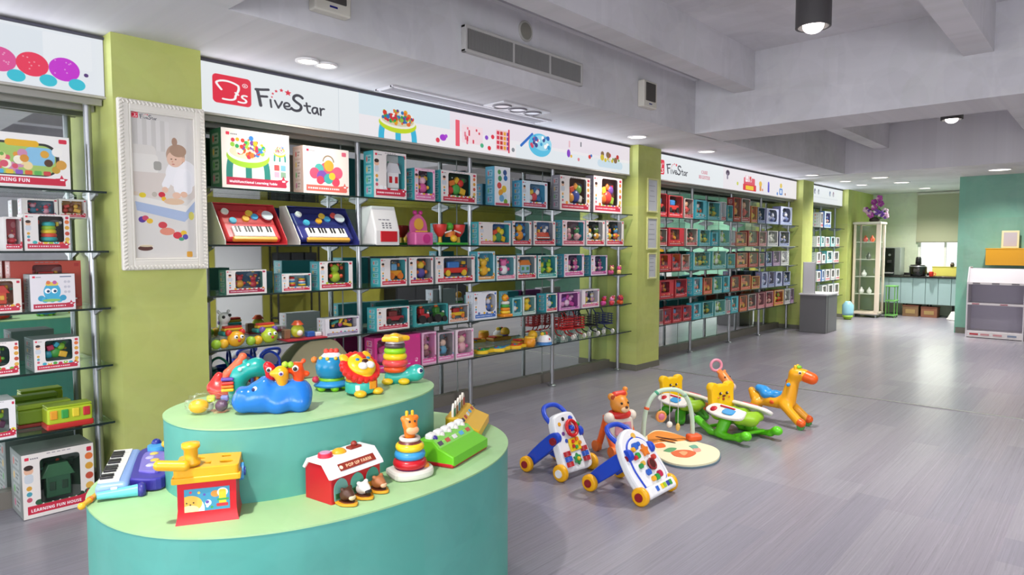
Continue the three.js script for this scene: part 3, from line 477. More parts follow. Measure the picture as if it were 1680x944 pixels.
// shelf 1
place(0, 364, 476, 216, { s: 0x2f6b52, print: 'table' }, 'large white box printed with a green activity table', G1, 0.17);
place(0, 497.5, 573, 243, { s: 0xd9b8a8, print: 'jumper' }, 'cream box printed with a pink and teal activity toy', G1, 0.14);
place(0, 613, 667, 250, win(TEAL, 0xd8d4cf, 'house', [0xeeeeee, 0xd9d9dc, 0xc9202c], { left: true, win: [0.38, 0.22, 0.95, 0.95] }), 'teal-sided box showing a white toy cash machine', G1);
place(0, 680, 714, 277, win(TEAL, 0x4a2436, 'figure', [0xe05fa0, 0xf0c0d0, 0xe9b63b], { f: '#f0c3d6', b: '#e070a8', win: [0.18, 0.24, 0.9, 0.92] }), 'pink box with a dark window beside the cash machine box', G1);
place(0, 723, 782, 282, win(TEAL, 0x23342f, 'cluster', [0xd5362f, 0xe6b93a, 0x4da64a, 0xe07a33], { right: true, win: [0.2, 0.24, 0.82, 0.94] }), 'window box with red drums and a giraffe printed edge', G1);
place(0, 811, 837, 274, { s: 0x5fa9c4, print: 'balloons' }, 'tall narrow pale box printed with coloured balls', G1, 0.12);
place(0, 856, 898, 298, win(0x4aa5c9, 0x6b95b0, 'cluster', [0xf3f3f3, 0x3f7fb5, 0xd94f5a, 0xe8c33c], { f: '#dcebf2', b: '#c0445f', win: [0.3, 0.24, 0.9, 0.9] }), 'light blue box with a white toy on the top shelf', G1);
place(0, 918, 968, 290, win(0x8e8a92, 0x5a3a2c, 'cluster', [0xf0a03c, 0xd9d0c0, 0x3f4f9a, 0xe0552f, 0x7fb040], { f: '#ece6e0', right: true, win: [0.3, 0.22, 0.86, 0.95] }), 'brown window box with a tall orange toy, first of two alike', G1, 0.11);
place(0, 973, 1020, 291, win(0x8e8a92, 0x6e4a3c, 'cluster', [0xe8772f, 0x9fc04a, 0xd93f3a, 0xe9c33c, 0x7a4fa0], { f: '#f0dcdc', right: true, win: [0.28, 0.22, 0.84, 0.95] }), 'pink-edged window box at the end of the top shelf by the green pillar', G1, 0.11);
// shelf 2 (the loose toys of this shelf come below)
place(1, 785, 838, 365, win(TEAL, 0x2f5f9a, 'cluster', [0xe8d23a, 0xf0c02c, 0x3f8f5a, 0xe0553f], { b: '#d9707a', win: [0.42, 0.12, 0.95, 0.93] }), 'white box with a printed character and a yellow toy', G1);
place(1, 840, 872, 363, win(0x7fa8b4, 0x3f5f8f, 'figure', [0xe8962f, 0xe9b63b, 0x3f8fd0], { win: mid }), 'small box with an orange toy on blue beside the yellow toy box', G1, 0.11);
place(1, 875, 911, 363, win(0x9a9aa4, 0x4f6f9f, 'piano', [0xd5523a, 0xe9b63b, 0xf0f0f0], { win: mid }), 'small box with a red toy piano on the second shelf', G1, 0.11);
place(1, 922, 959, 362, win(0x3f94a4, 0x7a5a66, 'figure', [0xd08a94, 0xe0b0b0, 0x4f8f5a], { f: '#e9d3d8', b: '#c9506a', win: leftS }), 'dusky pink window box on the second shelf', G1);
place(1, 961, 992, 362, win(0xd9d9dc, 0x23242c, 'figure', [0xe9e9e9, 0xe0a33c, 0x5f7f3a], { win: [0.12, 0.24, 0.88, 0.95] }), 'black window box with a white toy beside the dusky pink box', G1, 0.11);
place(1, 994, 1023, 362, win(0xd9d9dc, 0x2b2b2c, 'figure', [0xe9c62c, 0xe0703c, 0x4f8fbf], { win: [0.12, 0.24, 0.88, 0.95] }), 'black window box with a yellow toy at the end of the second shelf', G1, 0.11);
// shelf 3
place(2, 371, 438, 443, win(0x4f8f80, 0x2f5a78, 'figure', [0xe0a033, 0xb5303c, 0xb5303c], { b: '#a82c4c', win: [0.22, 0.24, 0.9, 0.94] }), 'white box with a toy in a red cowboy hat over a keyboard', G1, 0.11);
place(2, 462, 511, 449, win(0x6fa7b0, 0x9fc0c8, 'rings', [0xd93f3a, 0xe9c33a, 0x3f8fd0, 0xe8e8e8], { win: [0.24, 0.26, 0.96, 0.9] }), 'low box with a rainbow xylophone', G1, 0.11);
place(2, 524, 579, 429, win(TEAL, 0x39422f, 'figure', [0xb5cc3a, 0x9cc23a, 0xe05a3a], { win: [0.24, 0.22, 0.88, 0.96] }), 'teal-sided box with a lime green robot toy', G1);
place(2, 624, 668, 424, win(TEAL, 0x3f4a5a, 'car', [0xe89a2f, 0x6fa9d0, 0xe07a2f], { win: [0.36, 0.22, 0.94, 0.95] }), 'box with an orange truck under a blue cab', G1);
place(2, 671, 711, 422, win(0x9aa0a4, 0x39404a, 'figure', [0x5a4f9a, 0xe9c33a, 0xe0702f], { win: [0.3, 0.22, 0.92, 0.95] }), 'box with a purple and yellow toy next to the orange truck', G1);
place(2, 714, 779, 421, win(0x9aa0a4, 0x4a5a70, 'car', [0xd93a33, 0x3f7fc9, 0xe9c33a], { win: [0.2, 0.24, 0.92, 0.95] }), 'long box with a red and blue toy aeroplane car', G1);
place(2, 783, 812, 411, win(0x4fa5b5, 0x4f9fc0, 'figure', [0xe9b02f, 0xeab93a, 0xe8d04a], { f: '#b8dce6', b: '#e09a4a', win: [0.1, 0.16, 0.9, 0.94] }), 'tall blue box with a yellow seahorse toy', G1, 0.11);
place(2, 814, 846, 420, win(0x6fb0b8, 0x5f8fa4, 'figure', [0xf3f0f2, 0xe070a8, 0xd84f8f], { f: '#e3eeee', b: '#e08aa4', win: [0.12, 0.2, 0.9, 0.94] }), 'box with a white and pink unicorn-like toy', G1, 0.11);
place(2, 848, 880, 419, win(0x8fa0a4, 0x52708a, 'house', [0x9fc7d8, 0xe0823c, 0x5f9f5a], { win: [0.12, 0.24, 0.9, 0.94] }), 'box with an orange roofed toy house', G1, 0.11);
place(2, 882, 914, 419, win(0x3f9ea8, 0x2f8f8a, 'figure', [0x7fbf3a, 0xe0d23a, 0x9fcf3a], { f: '#cfe6e0', b: '#3f9f9a', win: [0.14, 0.2, 0.9, 0.95] }), 'teal box with a green and yellow frog toy', G1, 0.11);
place(2, 925, 958, 417, win(0x3f8fa4, 0x5a2f62, 'figure', [0xf0e6d0, 0xd86fb0, 0xe070a0], { f: '#ecd9e4', b: '#c94f94', win: [0.2, 0.24, 0.9, 0.95] }), 'purple window box, the larger of two on the third shelf', G1);
place(2, 969, 996, 419, win(0x3f8fa4, 0x4f2f66, 'figure', [0xf0d9c0, 0xd070b0, 0xc95fa0], { f: '#e6d6e6', b: '#b94f94', win: [0.24, 0.2, 0.92, 0.95] }), 'purple window box at the pillar end of the third shelf', G1);
// shelf 4
place(3, 533, 590, 521, win(0xd9d6dc, 0x3f4462, 'cluster', [0xe89a2f, 0xe9c33a, 0xc94f8f, 0x3f9f8f], { f: '#e3dfe4', b: '#8f7f9f', left: false, win: [0.12, 0.42, 0.92, 0.95] }), 'white patterned open-front box with an orange toy', G1, 0.11);
place(3, 618, 672, 504, win(TEAL, 0x4a2f33, 'car', [0xa82c38, 0x7a2630, 0x2a2a2c], { win: [0.28, 0.24, 0.94, 0.95] }), 'teal-sided box with a dark red toy car', G1);
place(3, 680, 735, 500, win(0x3f9898, 0x2f6f70, null, [], { f: '#3f9c9c', b: '#3f9c9c', left: false, win: [0.05, 0.14, 0.95, 0.97] }), 'open teal box holding two toy tractors', G1, 0.13);
place(3, 736, 769, 500, win(0x8f8f94, 0x6f8f9a, 'car', [0xe9c02c, 0xb03038, 0xe07a2f], { f: '#d3dadf', b: '#c98a6a', win: [0.12, 0.22, 0.95, 0.94] }), 'box with a yellow toy under a red bar', G1, 0.11);
place(3, 777, 815, 479, win(0xd9dde6, 0x6f7f9c, 'figure', [0x4f6fb0, 0xd9d9e6, 0xe9b63b], { f: '#e3e6ef', b: '#3f6fc0', win: [0.5, 0.26, 0.95, 0.92], round: 0.45 }), 'white and blue box with an arched window', G1, 0.11);
place(3, 840, 856, 489, win(0x4fb0b8, 0x5fa9b8, 'figure', [0xf0f0f0, 0x4f9fd0, 0xe9b63b], { f: '#8fd0d4', b: '#4fa9b0', left: false, win: [0.15, 0.2, 0.9, 0.92] }), 'narrow turquoise box beside the duck stacker', G1, 0.11);
place(3, 857, 879, 486, win(0x7fb0b0, 0x6f9a94, 'figure', [0xe9c62c, 0xe8d44a, 0xe0a02c], { f: '#d3dfdc', b: '#8fb0a0', left: false, win: [0.12, 0.16, 0.9, 0.94] }), 'narrow grey box with a yellow flower toy', G1, 0.11);
place(3, 896, 914, 482, win(0x38a0ae, 0x3f5f86, 'figure', [0xf0f0f0, 0x3f7fb0, 0xa8c83a], { win: [0.15, 0.22, 0.9, 0.94] }), 'narrow teal-sided box with a white and blue toy', G1, 0.13);
place(3, 917, 951, 480, win(0x9f4f9a, 0x8f3f94, 'cluster', [0xe6a0d0, 0xd04fa8, 0xf0d0e6, 0x8f4fb0], { f: '#d9a8d0', b: '#b04f9f', left: false, win: [0.1, 0.14, 0.9, 0.94] }), 'magenta window box on the fourth shelf', G1, 0.11);
place(3, 954, 983, 475, win(0xd9d0d9, 0x4a4f70, 'figure', [0xe6d26a, 0xd9a0c0, 0xe0e0e0], { f: '#eadfe4', b: '#d0608a', left: false, win: [0.2, 0.26, 0.92, 0.92] }), 'pale box with a slate blue window by the pink loose toys', G1, 0.11);
// shelf 5
place(4, 614, 690, 549, win(0xb52a72, 0x8f2460, 'cluster', [0xe85fa8, 0xd93f94, 0xf0b0d0, 0xc92f80], { f: '#d43a8a', b: '#e62f90', left: false, win: [0.06, 0.2, 0.6, 0.94] }), 'big magenta doll box', G1, 0.13);
place(4, 692, 716, 545, win(0xd987b4, 0xd9a0c4, 'figure', [0x8f5f6a, 0xe8c0a8, 0x5f3f3f], { f: '#e9b8d3', b: '#e25fa4', left: false, win: [0.12, 0.2, 0.9, 0.95] }), 'pale pink doll box standing against the big magenta one', G1, 0.13);
place(4, 718, 745, 545, win(0x8f8a90, 0x6f7f8a, 'figure', [0x5f9fc0, 0xe0c0b0, 0x4a3f3f], { f: '#c9b4c0', b: '#d97fb0', left: false, win: [0.1, 0.2, 0.92, 0.95] }), 'greyish pink doll box with a blue dress', G1, 0.13);
place(4, 747, 777, 540, win(0xd9c9d0, 0xc98fa8, 'figure', [0xe6b0b8, 0xe8c8b0, 0xc95f8f], { f: '#efd9e3', b: '#e07fb4', left: false, win: [0.12, 0.18, 0.9, 0.95] }), 'pink doll box at the post on the lowest shelf', G1, 0.13);
// bay beside the poster
const G0 = 'toy boxes on the shelves left of the framed poster', XA = -4.34;
place(0, -40, 117, 219, { s: 0xe6e2dc, print: 'farm' }, 'wide white box printed with a farm keyboard toy', G0, 0.14, XA);
place(1, 40, 117, 352, win(0xd9d4cf, 0x39332f, 'rings', [0x3fb0b0, 0xe0553f, 0xe9d03a, 0x9fc63a], { right: true, win: [0.3, 0.24, 0.86, 0.95] }), 'white box with a turtle ring stacker in its window', G0, 0.14, XA);
place(1, 8, 38, 356, win(0xe0d6d4, 0xb53a44, 'figure', [0xd93f4a, 0xf0e0e0, 0xe06f6a], { left: false, win: [0.1, 0.2, 0.9, 0.94] }), 'narrow white box with a red toy phone', G0, 0.14, XA);
place(2, 50, 125, 450, { s: 0x9aa0a0, print: 'octopus' }, 'white box printed with a blue octopus', G0, 0.14, XA);
place(2, -40, 37, 459, win(0xd9d4cf, 0x8f5a33, 'house', [0xd04a2f, 0xc93a2f, 0xe8b23a], { f: '#e9e0d6', win: [0.2, 0.24, 0.82, 0.95] }), 'box with a red farmhouse toy left of the octopus box', G0, 0.16, XA);
place(3, 56, 132, 555, win(0x7f8f8c, 0x4a6a66, 'cluster', [0x3fa9c0, 0xe9b63b, 0x4fa84a, 0xc9305a, 0x8fc23a], { right: true, win: [0.24, 0.3, 0.84, 0.94] }), 'box with a blue and green pop-up toy', G0, 0.2, XA);
place(3, -30, 33, 562, win(0x9aa09c, 0x3f5f5a, 'figure', [0xd93f3a, 0xe9e9e9, 0x6faf3a], { f: '#efe6e2', right: true, win: [0.15, 0.3, 0.75, 0.9], round: 0.4 }), 'box with an arched window and red banner on the fourth shelf', G0, 0.18, XA);
place(4, -30, 28, 659, win(0xd9dcdc, 0x8fa09c, 'cluster', [0x8fc23a, 0x5a2f4a, 0xe9e03a, 0x4fa84a], { f: '#ece9ea', win: [0.2, 0.2, 0.8, 0.8] }), 'white box with a green toy on the lowest shelf', G0, 0.18, XA);
{ // second row and floor box
  toyBox(win(0xd9c9cf, 0x4f7484, 'figure', [0x4f86a0, 0xd9a0b0, 0xc94f5f], { left: false, win: [0.15, 0.2, 0.9, 0.9] }), -4.53, SHA[1] + 0.195, -1.0, 0.17, 0.105, 0.1, 'small grey-pink box stacked behind the turtle ring box', G0);
  toyBox(win(0xe6dcd6, 0xb5884a, 'cluster', [0xd04a3f, 0xe0b24a, 0x7a4a2f], { left: false, win: [0.1, 0.25, 0.9, 0.9] }), -4.53, SHA[1] + 0.195, -1.16, 0.14, 0.11, 0.1, 'small white box with a wooden track stacked behind the ring box', G0);
  toyBox(win(0xb03a33, 0x8f2f2a, 'house', [0xc0392f, 0xb5302f, 0xe9b23a], { f: '#c04a3c', b: '#b03030', left: false, win: [0.3, 0.2, 0.72, 0.92] }), -4.54, SHA[2] + 0.006, -1.02, 0.34, 0.27, 0.12, 'red house box behind the octopus box', G0);
  const y = 0.003, X = -4.38, za = -0.83, zb = -1.175;
  toyBox({ s: 0x8a8f8c, f: '#e9e2dc', b: '#c92c44', text: 'LEARNING FUN HOUSE', win: [0.24, 0.2, 0.8, 0.9], in: 0x2f4a38, right: true, t: 'house', c: [0x2f5a3f, 0x3a6a48, 0x26402f] }, X, y, (za + zb) / 2, za - zb, 0.36, 0.26, 'big box with a green window standing on the floor', G0);
}
// ------------------------------------------------------------------ the bay beyond the framed notices: colour-sorted boxes
const ordinal = ['first', 'second', 'third', 'fourth', 'fifth', 'sixth', 'seventh', 'eighth', 'ninth', 'tenth', 'eleventh', 'twelfth', 'thirteenth', 'fourteenth', 'fifteenth'];
const shelfWord = ['top', 'second', 'middle', 'fourth', 'lowest'];
const kinds = {                                                       // style: side, front, banner, insert, toy, toy colours, words
  r: [0xb52a35, '#b53a40', '#c5252f', 0x4a1f22, 'car', [0xd0342f, 0x3f7fc0, 0x2a2a2a], 'red box with a car window'],
  R: [0xb8202e, '#c4283a', '#a01c2c', 0x7a1a22, 'cluster', [0xe0622f, 0xe9a02f, 0xb52a35], 'solid red box'],
  b: [0x8f7f78, '#cfc2bd', '#b5303c', 0x352622, 'figure', [0xd0554f, 0xe0b08f, 0x8f2f2f], 'white box with a dark brown window'],
  t: [0x34a0b4, '#58b8c6', '#3fa0b0', 0x2f6f80, 'car', [0x4fb5c0, 0xe9e9e9, 0xe0703c], 'turquoise box'],
  d: [0x3f9aa0, '#8fc6cb', '#3fa3b0', 0x22302e, 'figure', [0xa8a83a, 0xc9b83a, 0x3f8f6a], 'turquoise box with a dark window'],
  g: [0x4f9f9a, '#9ccfcb', '#58b0b4', 0x5a6a2a, 'cluster', [0xa9c92f, 0x8fb52f, 0xe9e9e0], 'turquoise box with a lime toy'],
  w: [0xcfd3d6, '#e9e6e6', '#b5404f', 0x9aa0a8, 'figure', [0xd9d9d9, 0xc0304a, 0x6f8fb0], 'narrow white box'],
  o: [0xb0402f, '#d68a5f', '#d9502f', 0x4a2a1f, 'car', [0xe0702f, 0xd93f2f, 0xe9b02f], 'orange and white box'],
  m: [0x8f2f2a, '#c24538', '#b5302c', 0x5a2a20, 'cluster', [0xd95f33, 0x8f3a2a, 0xe9a84a], 'brick red box'],
  n: [0x39406a, '#aab0c9', '#4f5f9f', 0x23264a, 'figure', [0x4f5fa0, 0x8f94c0, 0xd9d0c0], 'navy box with a silver rim'],
  l: [0x8f94bf, '#b9bfdc', '#8f9fcf', 0x5f6690, 'figure', [0xa9b0d9, 0x6f7fb5, 0xe9e9f0], 'lilac box with a rounded window'],
  p: [0x7a5f8f, '#b09ab8', '#8f5f94', 0x4f3362, 'figure', [0x8f5f9a, 0xb58fb8, 0xd9c0d0], 'purple box'],
  k: [0xa86a70, '#cf9a9c', '#c0606f', 0x4a2f2b, 'figure', [0xc98a7a, 0xe0b8a8, 0xa84f5a], 'dusty pink box with a brown window'],
  y: [0xc96a3a, '#e6bf6a', '#c93a33', 0xa8342f, 'figure', [0xe9c03a, 0xd93f3a, 0x8fb03a], 'yellow and red box'],
  s: [0xb5b5b8, '#dcdad9', '#9a9aa4', 0x8f8f90, 'cluster', [0xc9c9c4, 0x9fa39a, 0xe6e6e0], 'grey and white box'],
};
const G2 = 'colour-sorted toy boxes on the shelves beyond the framed notices';
const rowsC = [
  [[1081, 1094, 0.30, 'r'], [1096, 1120, 0.29, 'r'], [1122, 1137, 0.27, 'b'], [1140, 1159, 0.27, 't'], [1161, 1181, 0.26, 'd'], [1183, 1191, 0.28, 'w'], [1193, 1202, 0.24, 'd'], [1203, 1215, 0.37, 'm'], [1216, 1230, 0.37, 'b'], [1232, 1242, 0.27, 'y'], [1243, 1255, 0.26, 'n'], [1257, 1277, 0.26, 'l'], [1280, 1299, 0.32, 'l']],
  [[1081, 1094, 0.22, 'b'], [1096, 1122, 0.24, 'R'], [1125, 1144, 0.24, 'b'], [1147, 1165, 0.23, 'd'], [1167, 1178, 0.2, 't'], [1180, 1197, 0.24, 'g'], [1199, 1206, 0.24, 'w'], [1207, 1225, 0.22, 'o'], [1227, 1243, 0.25, 'm'], [1245, 1257, 0.24, 'k'], [1259, 1276, 0.26, 's'], [1278, 1295, 0.26, 'n']],
  [[1081, 1101, 0.23, 'R'], [1102, 1116, 0.23, 'r'], [1118, 1131, 0.22, 'b'], [1137, 1165, 0.25, 'd'], [1168, 1191, 0.26, 'g'], [1193, 1206, 0.22, 'd'], [1208, 1226, 0.23, 'o'], [1228, 1243, 0.23, 'm'], [1245, 1254, 0.22, 'b'], [1256, 1266, 0.24, 'n'], [1268, 1279, 0.25, 'p'], [1281, 1294, 0.25, 's']],
  [[1081, 1105, 0.24, 'R'], [1107, 1127, 0.24, 'r'], [1137, 1152, 0.25, 't'], [1154, 1168, 0.23, 'o'], [1170, 1184, 0.23, 'g'], [1186, 1197, 0.24, 't'], [1199, 1213, 0.22, 'm'], [1215, 1231, 0.23, 'o'], [1233, 1246, 0.2, 'y'], [1249, 1259, 0.26, 'l'], [1260, 1270, 0.26, 'n'], [1272, 1283, 0.25, 'l'], [1285, 1296, 0.24, 'n']],
  [[1081, 1088, 0.2, 'b'], [1089, 1101, 0.2, 'r'], [1103, 1118, 0.21, 'r'], [1120, 1134, 0.2, 'r'], [1137, 1150, 0.22, 't'], [1152, 1170, 0.22, 'd'], [1172, 1190, 0.22, 'g'], [1192, 1198, 0.2, 'w'], [1199, 1211, 0.25, 't'], [1213, 1225, 0.24, 'o'], [1227, 1240, 0.25, 'b'], [1243, 1254, 0.25, 'k'], [1256, 1268, 0.26, 'k'], [1270, 1285, 0.26, 'y'], [1287, 1296, 0.26, 's'], [1297, 1302, 0.26, 'p']],
];
rowsC.forEach((row, i) => {
  const seen = {}; const total = {}; row.forEach((e) => (total[e[3]] = (total[e[3]] || 0) + 1));
  row.forEach(([l, r, h, k]) => {
    const [s, f, b, inn, t, c, words] = kinds[k], y = SH[i] + 0.006, za = zOnWall(l, y, XF), zb = zOnWall(r, y, XF);
    seen[k] = (seen[k] || 0) + 1;
    const which = total[k] > 1 ? `, ${ordinal[seen[k] - 1]} such from the framed notices` : '';
    toyBox({ s, f, b, win: k === 'R' || k === 't' ? [0.12, 0.34, 0.7, 0.92] : k === 'l' ? [0.14, 0.16, 0.86, 0.92] : [0.08, 0.22, 0.93, 0.97], round: k === 'l' ? 0.4 : 0.1, left: false, in: inn, t, c }, XF, y, (za + zb) / 2, za - zb - 0.008, h, 0.14, `${words}, ${shelfWord[i]} far shelf${which}`, G2);
  });
});
// ------------------------------------------------------------------ the short bay behind the grey counter
const rowsD = [[[1346, 1350, 0.3, 'w'], [1352, 1363, 0.33, 'v']], [[1340, 1345, 0.2, 'w'], [1347, 1352, 0.2, 'u'], [1354, 1361, 0.19, 'w'], [1363, 1369, 0.2, 'u'], [1371, 1377, 0.19, 'w']], [[1340, 1346, 0.22, 'w'], [1348, 1354, 0.18, 's'], [1356, 1365, 0.24, 'u'], [1367, 1376, 0.23, 'w']], [[1340, 1346, 0.2, 'w'], [1348, 1352, 0.22, 'v'], [1354, 1361, 0.22, 'w'], [1363, 1369, 0.22, 's'], [1371, 1377, 0.22, 'w']], [[1348, 1356, 0.24, 's'], [1358, 1366, 0.25, 's'], [1368, 1376, 0.25, 'w']]];
kinds.v = [0x3f74c0, '#cfdcea', '#3f74c0', 0x5f86b5, 'figure', [0xe9e9e9, 0xd9a08f, 0x3f6fb0], 'bright blue and white box'];
kinds.u = [0x4fb0b8, '#d6e8e6', '#4fb0b8', 0x6fa6a4, 'figure', [0xe9e0d0, 0xd9b09a, 0x4fa0a0], 'white and turquoise box'];
rowsD.forEach((row, i) => row.forEach(([l, r, h, k], j) => {
  const [s, f, b, inn, t, c, words] = kinds[k], y = SH[i] + 0.006, za = zOnWall(l, y, XF), zb = zOnWall(r, y, XF);
  toyBox({ s, f, b, win: [0.2, 0.3, 0.86, 0.9], left: false, in: inn, t, c }, XF, y, (za + zb) / 2, za - zb - 0.01, h, 0.16, `${words}, ${ordinal[j]} from the counter on the ${shelfWord[i]} short shelf`, 'toy boxes on the short shelves behind the grey counter');
}));
// ------------------------------------------------------------------ loose toys on the shelves
const at = (row, l, r, X) => { const y = SH[row] + 0.006; return [X, y, (zOnWall(l, y, X) + zOnWall(r, y, X)) / 2]; };
function slantedPiano(l, r, colour, trim, label) {
  const [x, y, z] = at(1, l, r, -4.44), t = thing('boxed_piano', label, 'toy piano', [x, y, z], PI / 2, 'toy pianos in open cartons'), w = Math.abs(zOnWall(l, y, -4.36) - zOnWall(r, y, -4.36)) - 0.03, h = 0.285;
  for (const s of [-1, 1]) P(t, 'carton_side', ext(shapeOf([[-0.16, 0], [0.12, 0], [0.12, 0.03], [-0.07, h], [-0.16, h]]), 0.006, 0, s * w / 2, 0, 0, 0, -PI / 2), plastic(s < 0 ? 0xd9d5cc : colour, 0.5));
  P(t, 'carton_base', box(w - 0.008, 0.006, 0.28, 0, 0.003, -0.02), plastic(colour, 0.5)); P(t, 'carton_back', box(w - 0.008, h - 0.01, 0.005, 0, h / 2 + 0.002, -0.157), plastic(colour, 0.5)); P(t, 'carton_top', box(w - 0.008, 0.006, 0.09, 0, h - 0.003, -0.112), plastic(colour, 0.5));
  const tilt = -0.62, d = P(t, 'piano_case', rbox(w - 0.05, 0.05, 0.26, 0.02, 0, 0, 0), plastic(colour, 0.35)); d.position.set(0, 0.125, 0.0); d.rotation.x = 0.88;
  P(d, 'keyboard', rbox(w * 0.66, 0.012, 0.085, 0.003, 0.0, 0.03, 0.075), plastic(0xf2efe6, 0.3));
  P(d, 'lower_rim', rbox(w * 0.72, 0.03, 0.03, 0.008, 0.0, 0.018, 0.128), plastic(trim, 0.4));
  for (let i = 0; i < 13; i++) P(d, 'white_key', box(w * 0.047, 0.004, 0.08, -w * 0.3 + i * w * 0.05, 0.038, 0.075), plastic(0xf6f3ea, 0.3));
  for (let i = 0; i < 12; i++) if (i % 7 !== 2 && i % 7 !== 6) P(d, 'black_key', box(w * 0.024, 0.008, 0.048, -w * 0.275 + i * w * 0.05, 0.042, 0.058), plastic(0x1f1f22, 0.3));
  [[-0.26, 0.02, 0x4fb0d0], [-0.04, 0, 0xe9a52f], [0.12, -0.02, 0x4fa9d9], [0.26, -0.06, 0xe0554a], [-0.33, -0.06, 0xf0f0ea], [0.05, -0.05, 0xe9c24a]].forEach(([a, b, c]) => P(d, 'button', cyl(0.024, 0.026, 0.014, a * w, 0.03, -0.045 + b), plastic(c, 0.35)));
  P(t, 'medallion', cyl(0.04, 0.04, 0.01, w * 0.32, h * 0.72, -0.005, 0.88), plastic(0xd9d9de, 0.3));
}
slantedPiano(352, 461, 0xc93a3f, 0xe0a23c, 'red toy piano in an open carton');
slantedPiano(474, 578, 0x2b2f72, 0xd9a23c, 'navy blue toy piano in an open carton');
{ // white toy cash machine
  const t = thing('toy_cash_machine', 'white toy cash machine with a red drawer on the second shelf', 'toy', at(1, 601, 646, -4.405), PI / 2), w = 0.24, wh = plastic(0xe4e3e0, 0.35);
  P(t, 'cabinet', ext(shapeOf([[-0.1, 0], [0.09, 0], [0.09, 0.1], [0.03, 0.285], [-0.08, 0.285], [-0.1, 0.26]]), w, 0.012, 0, 0.012, 0, 0, -PI / 2), wh);
  P(t, 'drawer', rbox(w * 0.68, 0.085, 0.014, 0.004, 0.01, 0.068, 0.1), plastic(0xc81f2c, 0.35));
  P(t, 'screen', box(w * 0.42, 0.05, 0.008, -0.015, 0.235, 0.058, -0.32), plastic(0x5a3f33, 0.3)); P(t, 'keypad', box(w * 0.5, 0.055, 0.008, 0.0, 0.155, 0.083, -0.32), plastic(0x9fa0a4, 0.5));
  for (let i = 0; i < 9; i++) P(t, 'key', box(0.02, 0.01, 0.006, -0.035 + (i % 3) * 0.034, 0.172 - Math.floor(i / 3) * 0.018, 0.087 - (1 - Math.floor(i / 3)) * 0.005, -0.32), plastic(0x6f6f74, 0.5));
  for (let i = 0; i < 3; i++) P(t, 'menu_key', box(0.03, 0.01, 0.006, -0.055 + i * 0.038, 0.2, 0.071, -0.32), plastic(0x8f8f94, 0.5));
}
{ // pink toy vanity
  const t = thing('toy_vanity', 'pink toy dressing table with a round mirror', 'toy', at(1, 671, 707, -4.42), PI / 2), pk = plastic(0xe06aa6, 0.35), dk = plastic(0xc93a86, 0.35);
  P(t, 'base', rbox(0.2, 0.11, 0.12, 0.015, 0, 0.055, 0), pk); P(t, 'mirror_frame', ext(smoothShape([[-0.08, 0.1], [-0.08, 0.2], [0, 0.262], [0.08, 0.2], [0.08, 0.1]]), 0.02, 0.004, 0, 0, -0.03), pk);
  P(t, 'mirror_disc', cyl(0.05, 0.05, 0.006, 0, 0.18, -0.016, PI / 2), plastic(0xe9b04a, 0.3)); P(t, 'drawer', cyl(0.04, 0.04, 0.008, 0.02, 0.055, 0.062, PI / 2), dk);
  for (const s of [-1, 1]) P(t, 'top_bud', ball(0.02, s * 0.03, 0.278, -0.03), dk); P(t, 'tray', rbox(0.1, 0.012, 0.05, 0.004, 0, 0.117, 0.02), plastic(0xe9b64a, 0.4));
}
{ // drum set
  const t = thing('toy_drum_set', 'toy drum set with red drums on a green base', 'toy', at(1, 711, 762, -4.43), PI / 2), red = plastic(0xd2342c, 0.35);
  P(t, 'base', ext(smoothShape([[-0.17, -0.08], [-0.09, -0.1], [0.09, -0.1], [0.17, -0.08], [0.17, 0.06], [-0.17, 0.06]]), 0.02, 0.004, 0, 0.014, 0, PI / 2), plastic(0x3fae3a, 0.4));
  for (const s of [-1, 1]) { P(t, 'drum', lathe([[0.02, 0], [0.055, 0.05], [0.065, 0.11], [0.05, 0.11], [0, 0.105]], s * 0.11, 0.075, 0), red); P(t, 'stem', cyl(0.014, 0.018, 0.06, s * 0.11, 0.05, 0), plastic(0xe9c33a)); P(t, 'beater', cap(0.007, 0.07, s * 0.055, 0.12, 0.05, 0, 0, s * 1.3), plastic(0xf0eee6)); }
  P(t, 'centre_drum', cyl(0.05, 0.045, 0.05, 0, 0.1, 0.01), plastic(0xe07a2f)); P(t, 'frog', ball(0.04, 0, 0.165, 0), plastic(0x58b03a)); P(t, 'duck', ball(0.032, 0, 0.06, 0.06), plastic(0xe9b52c));
}
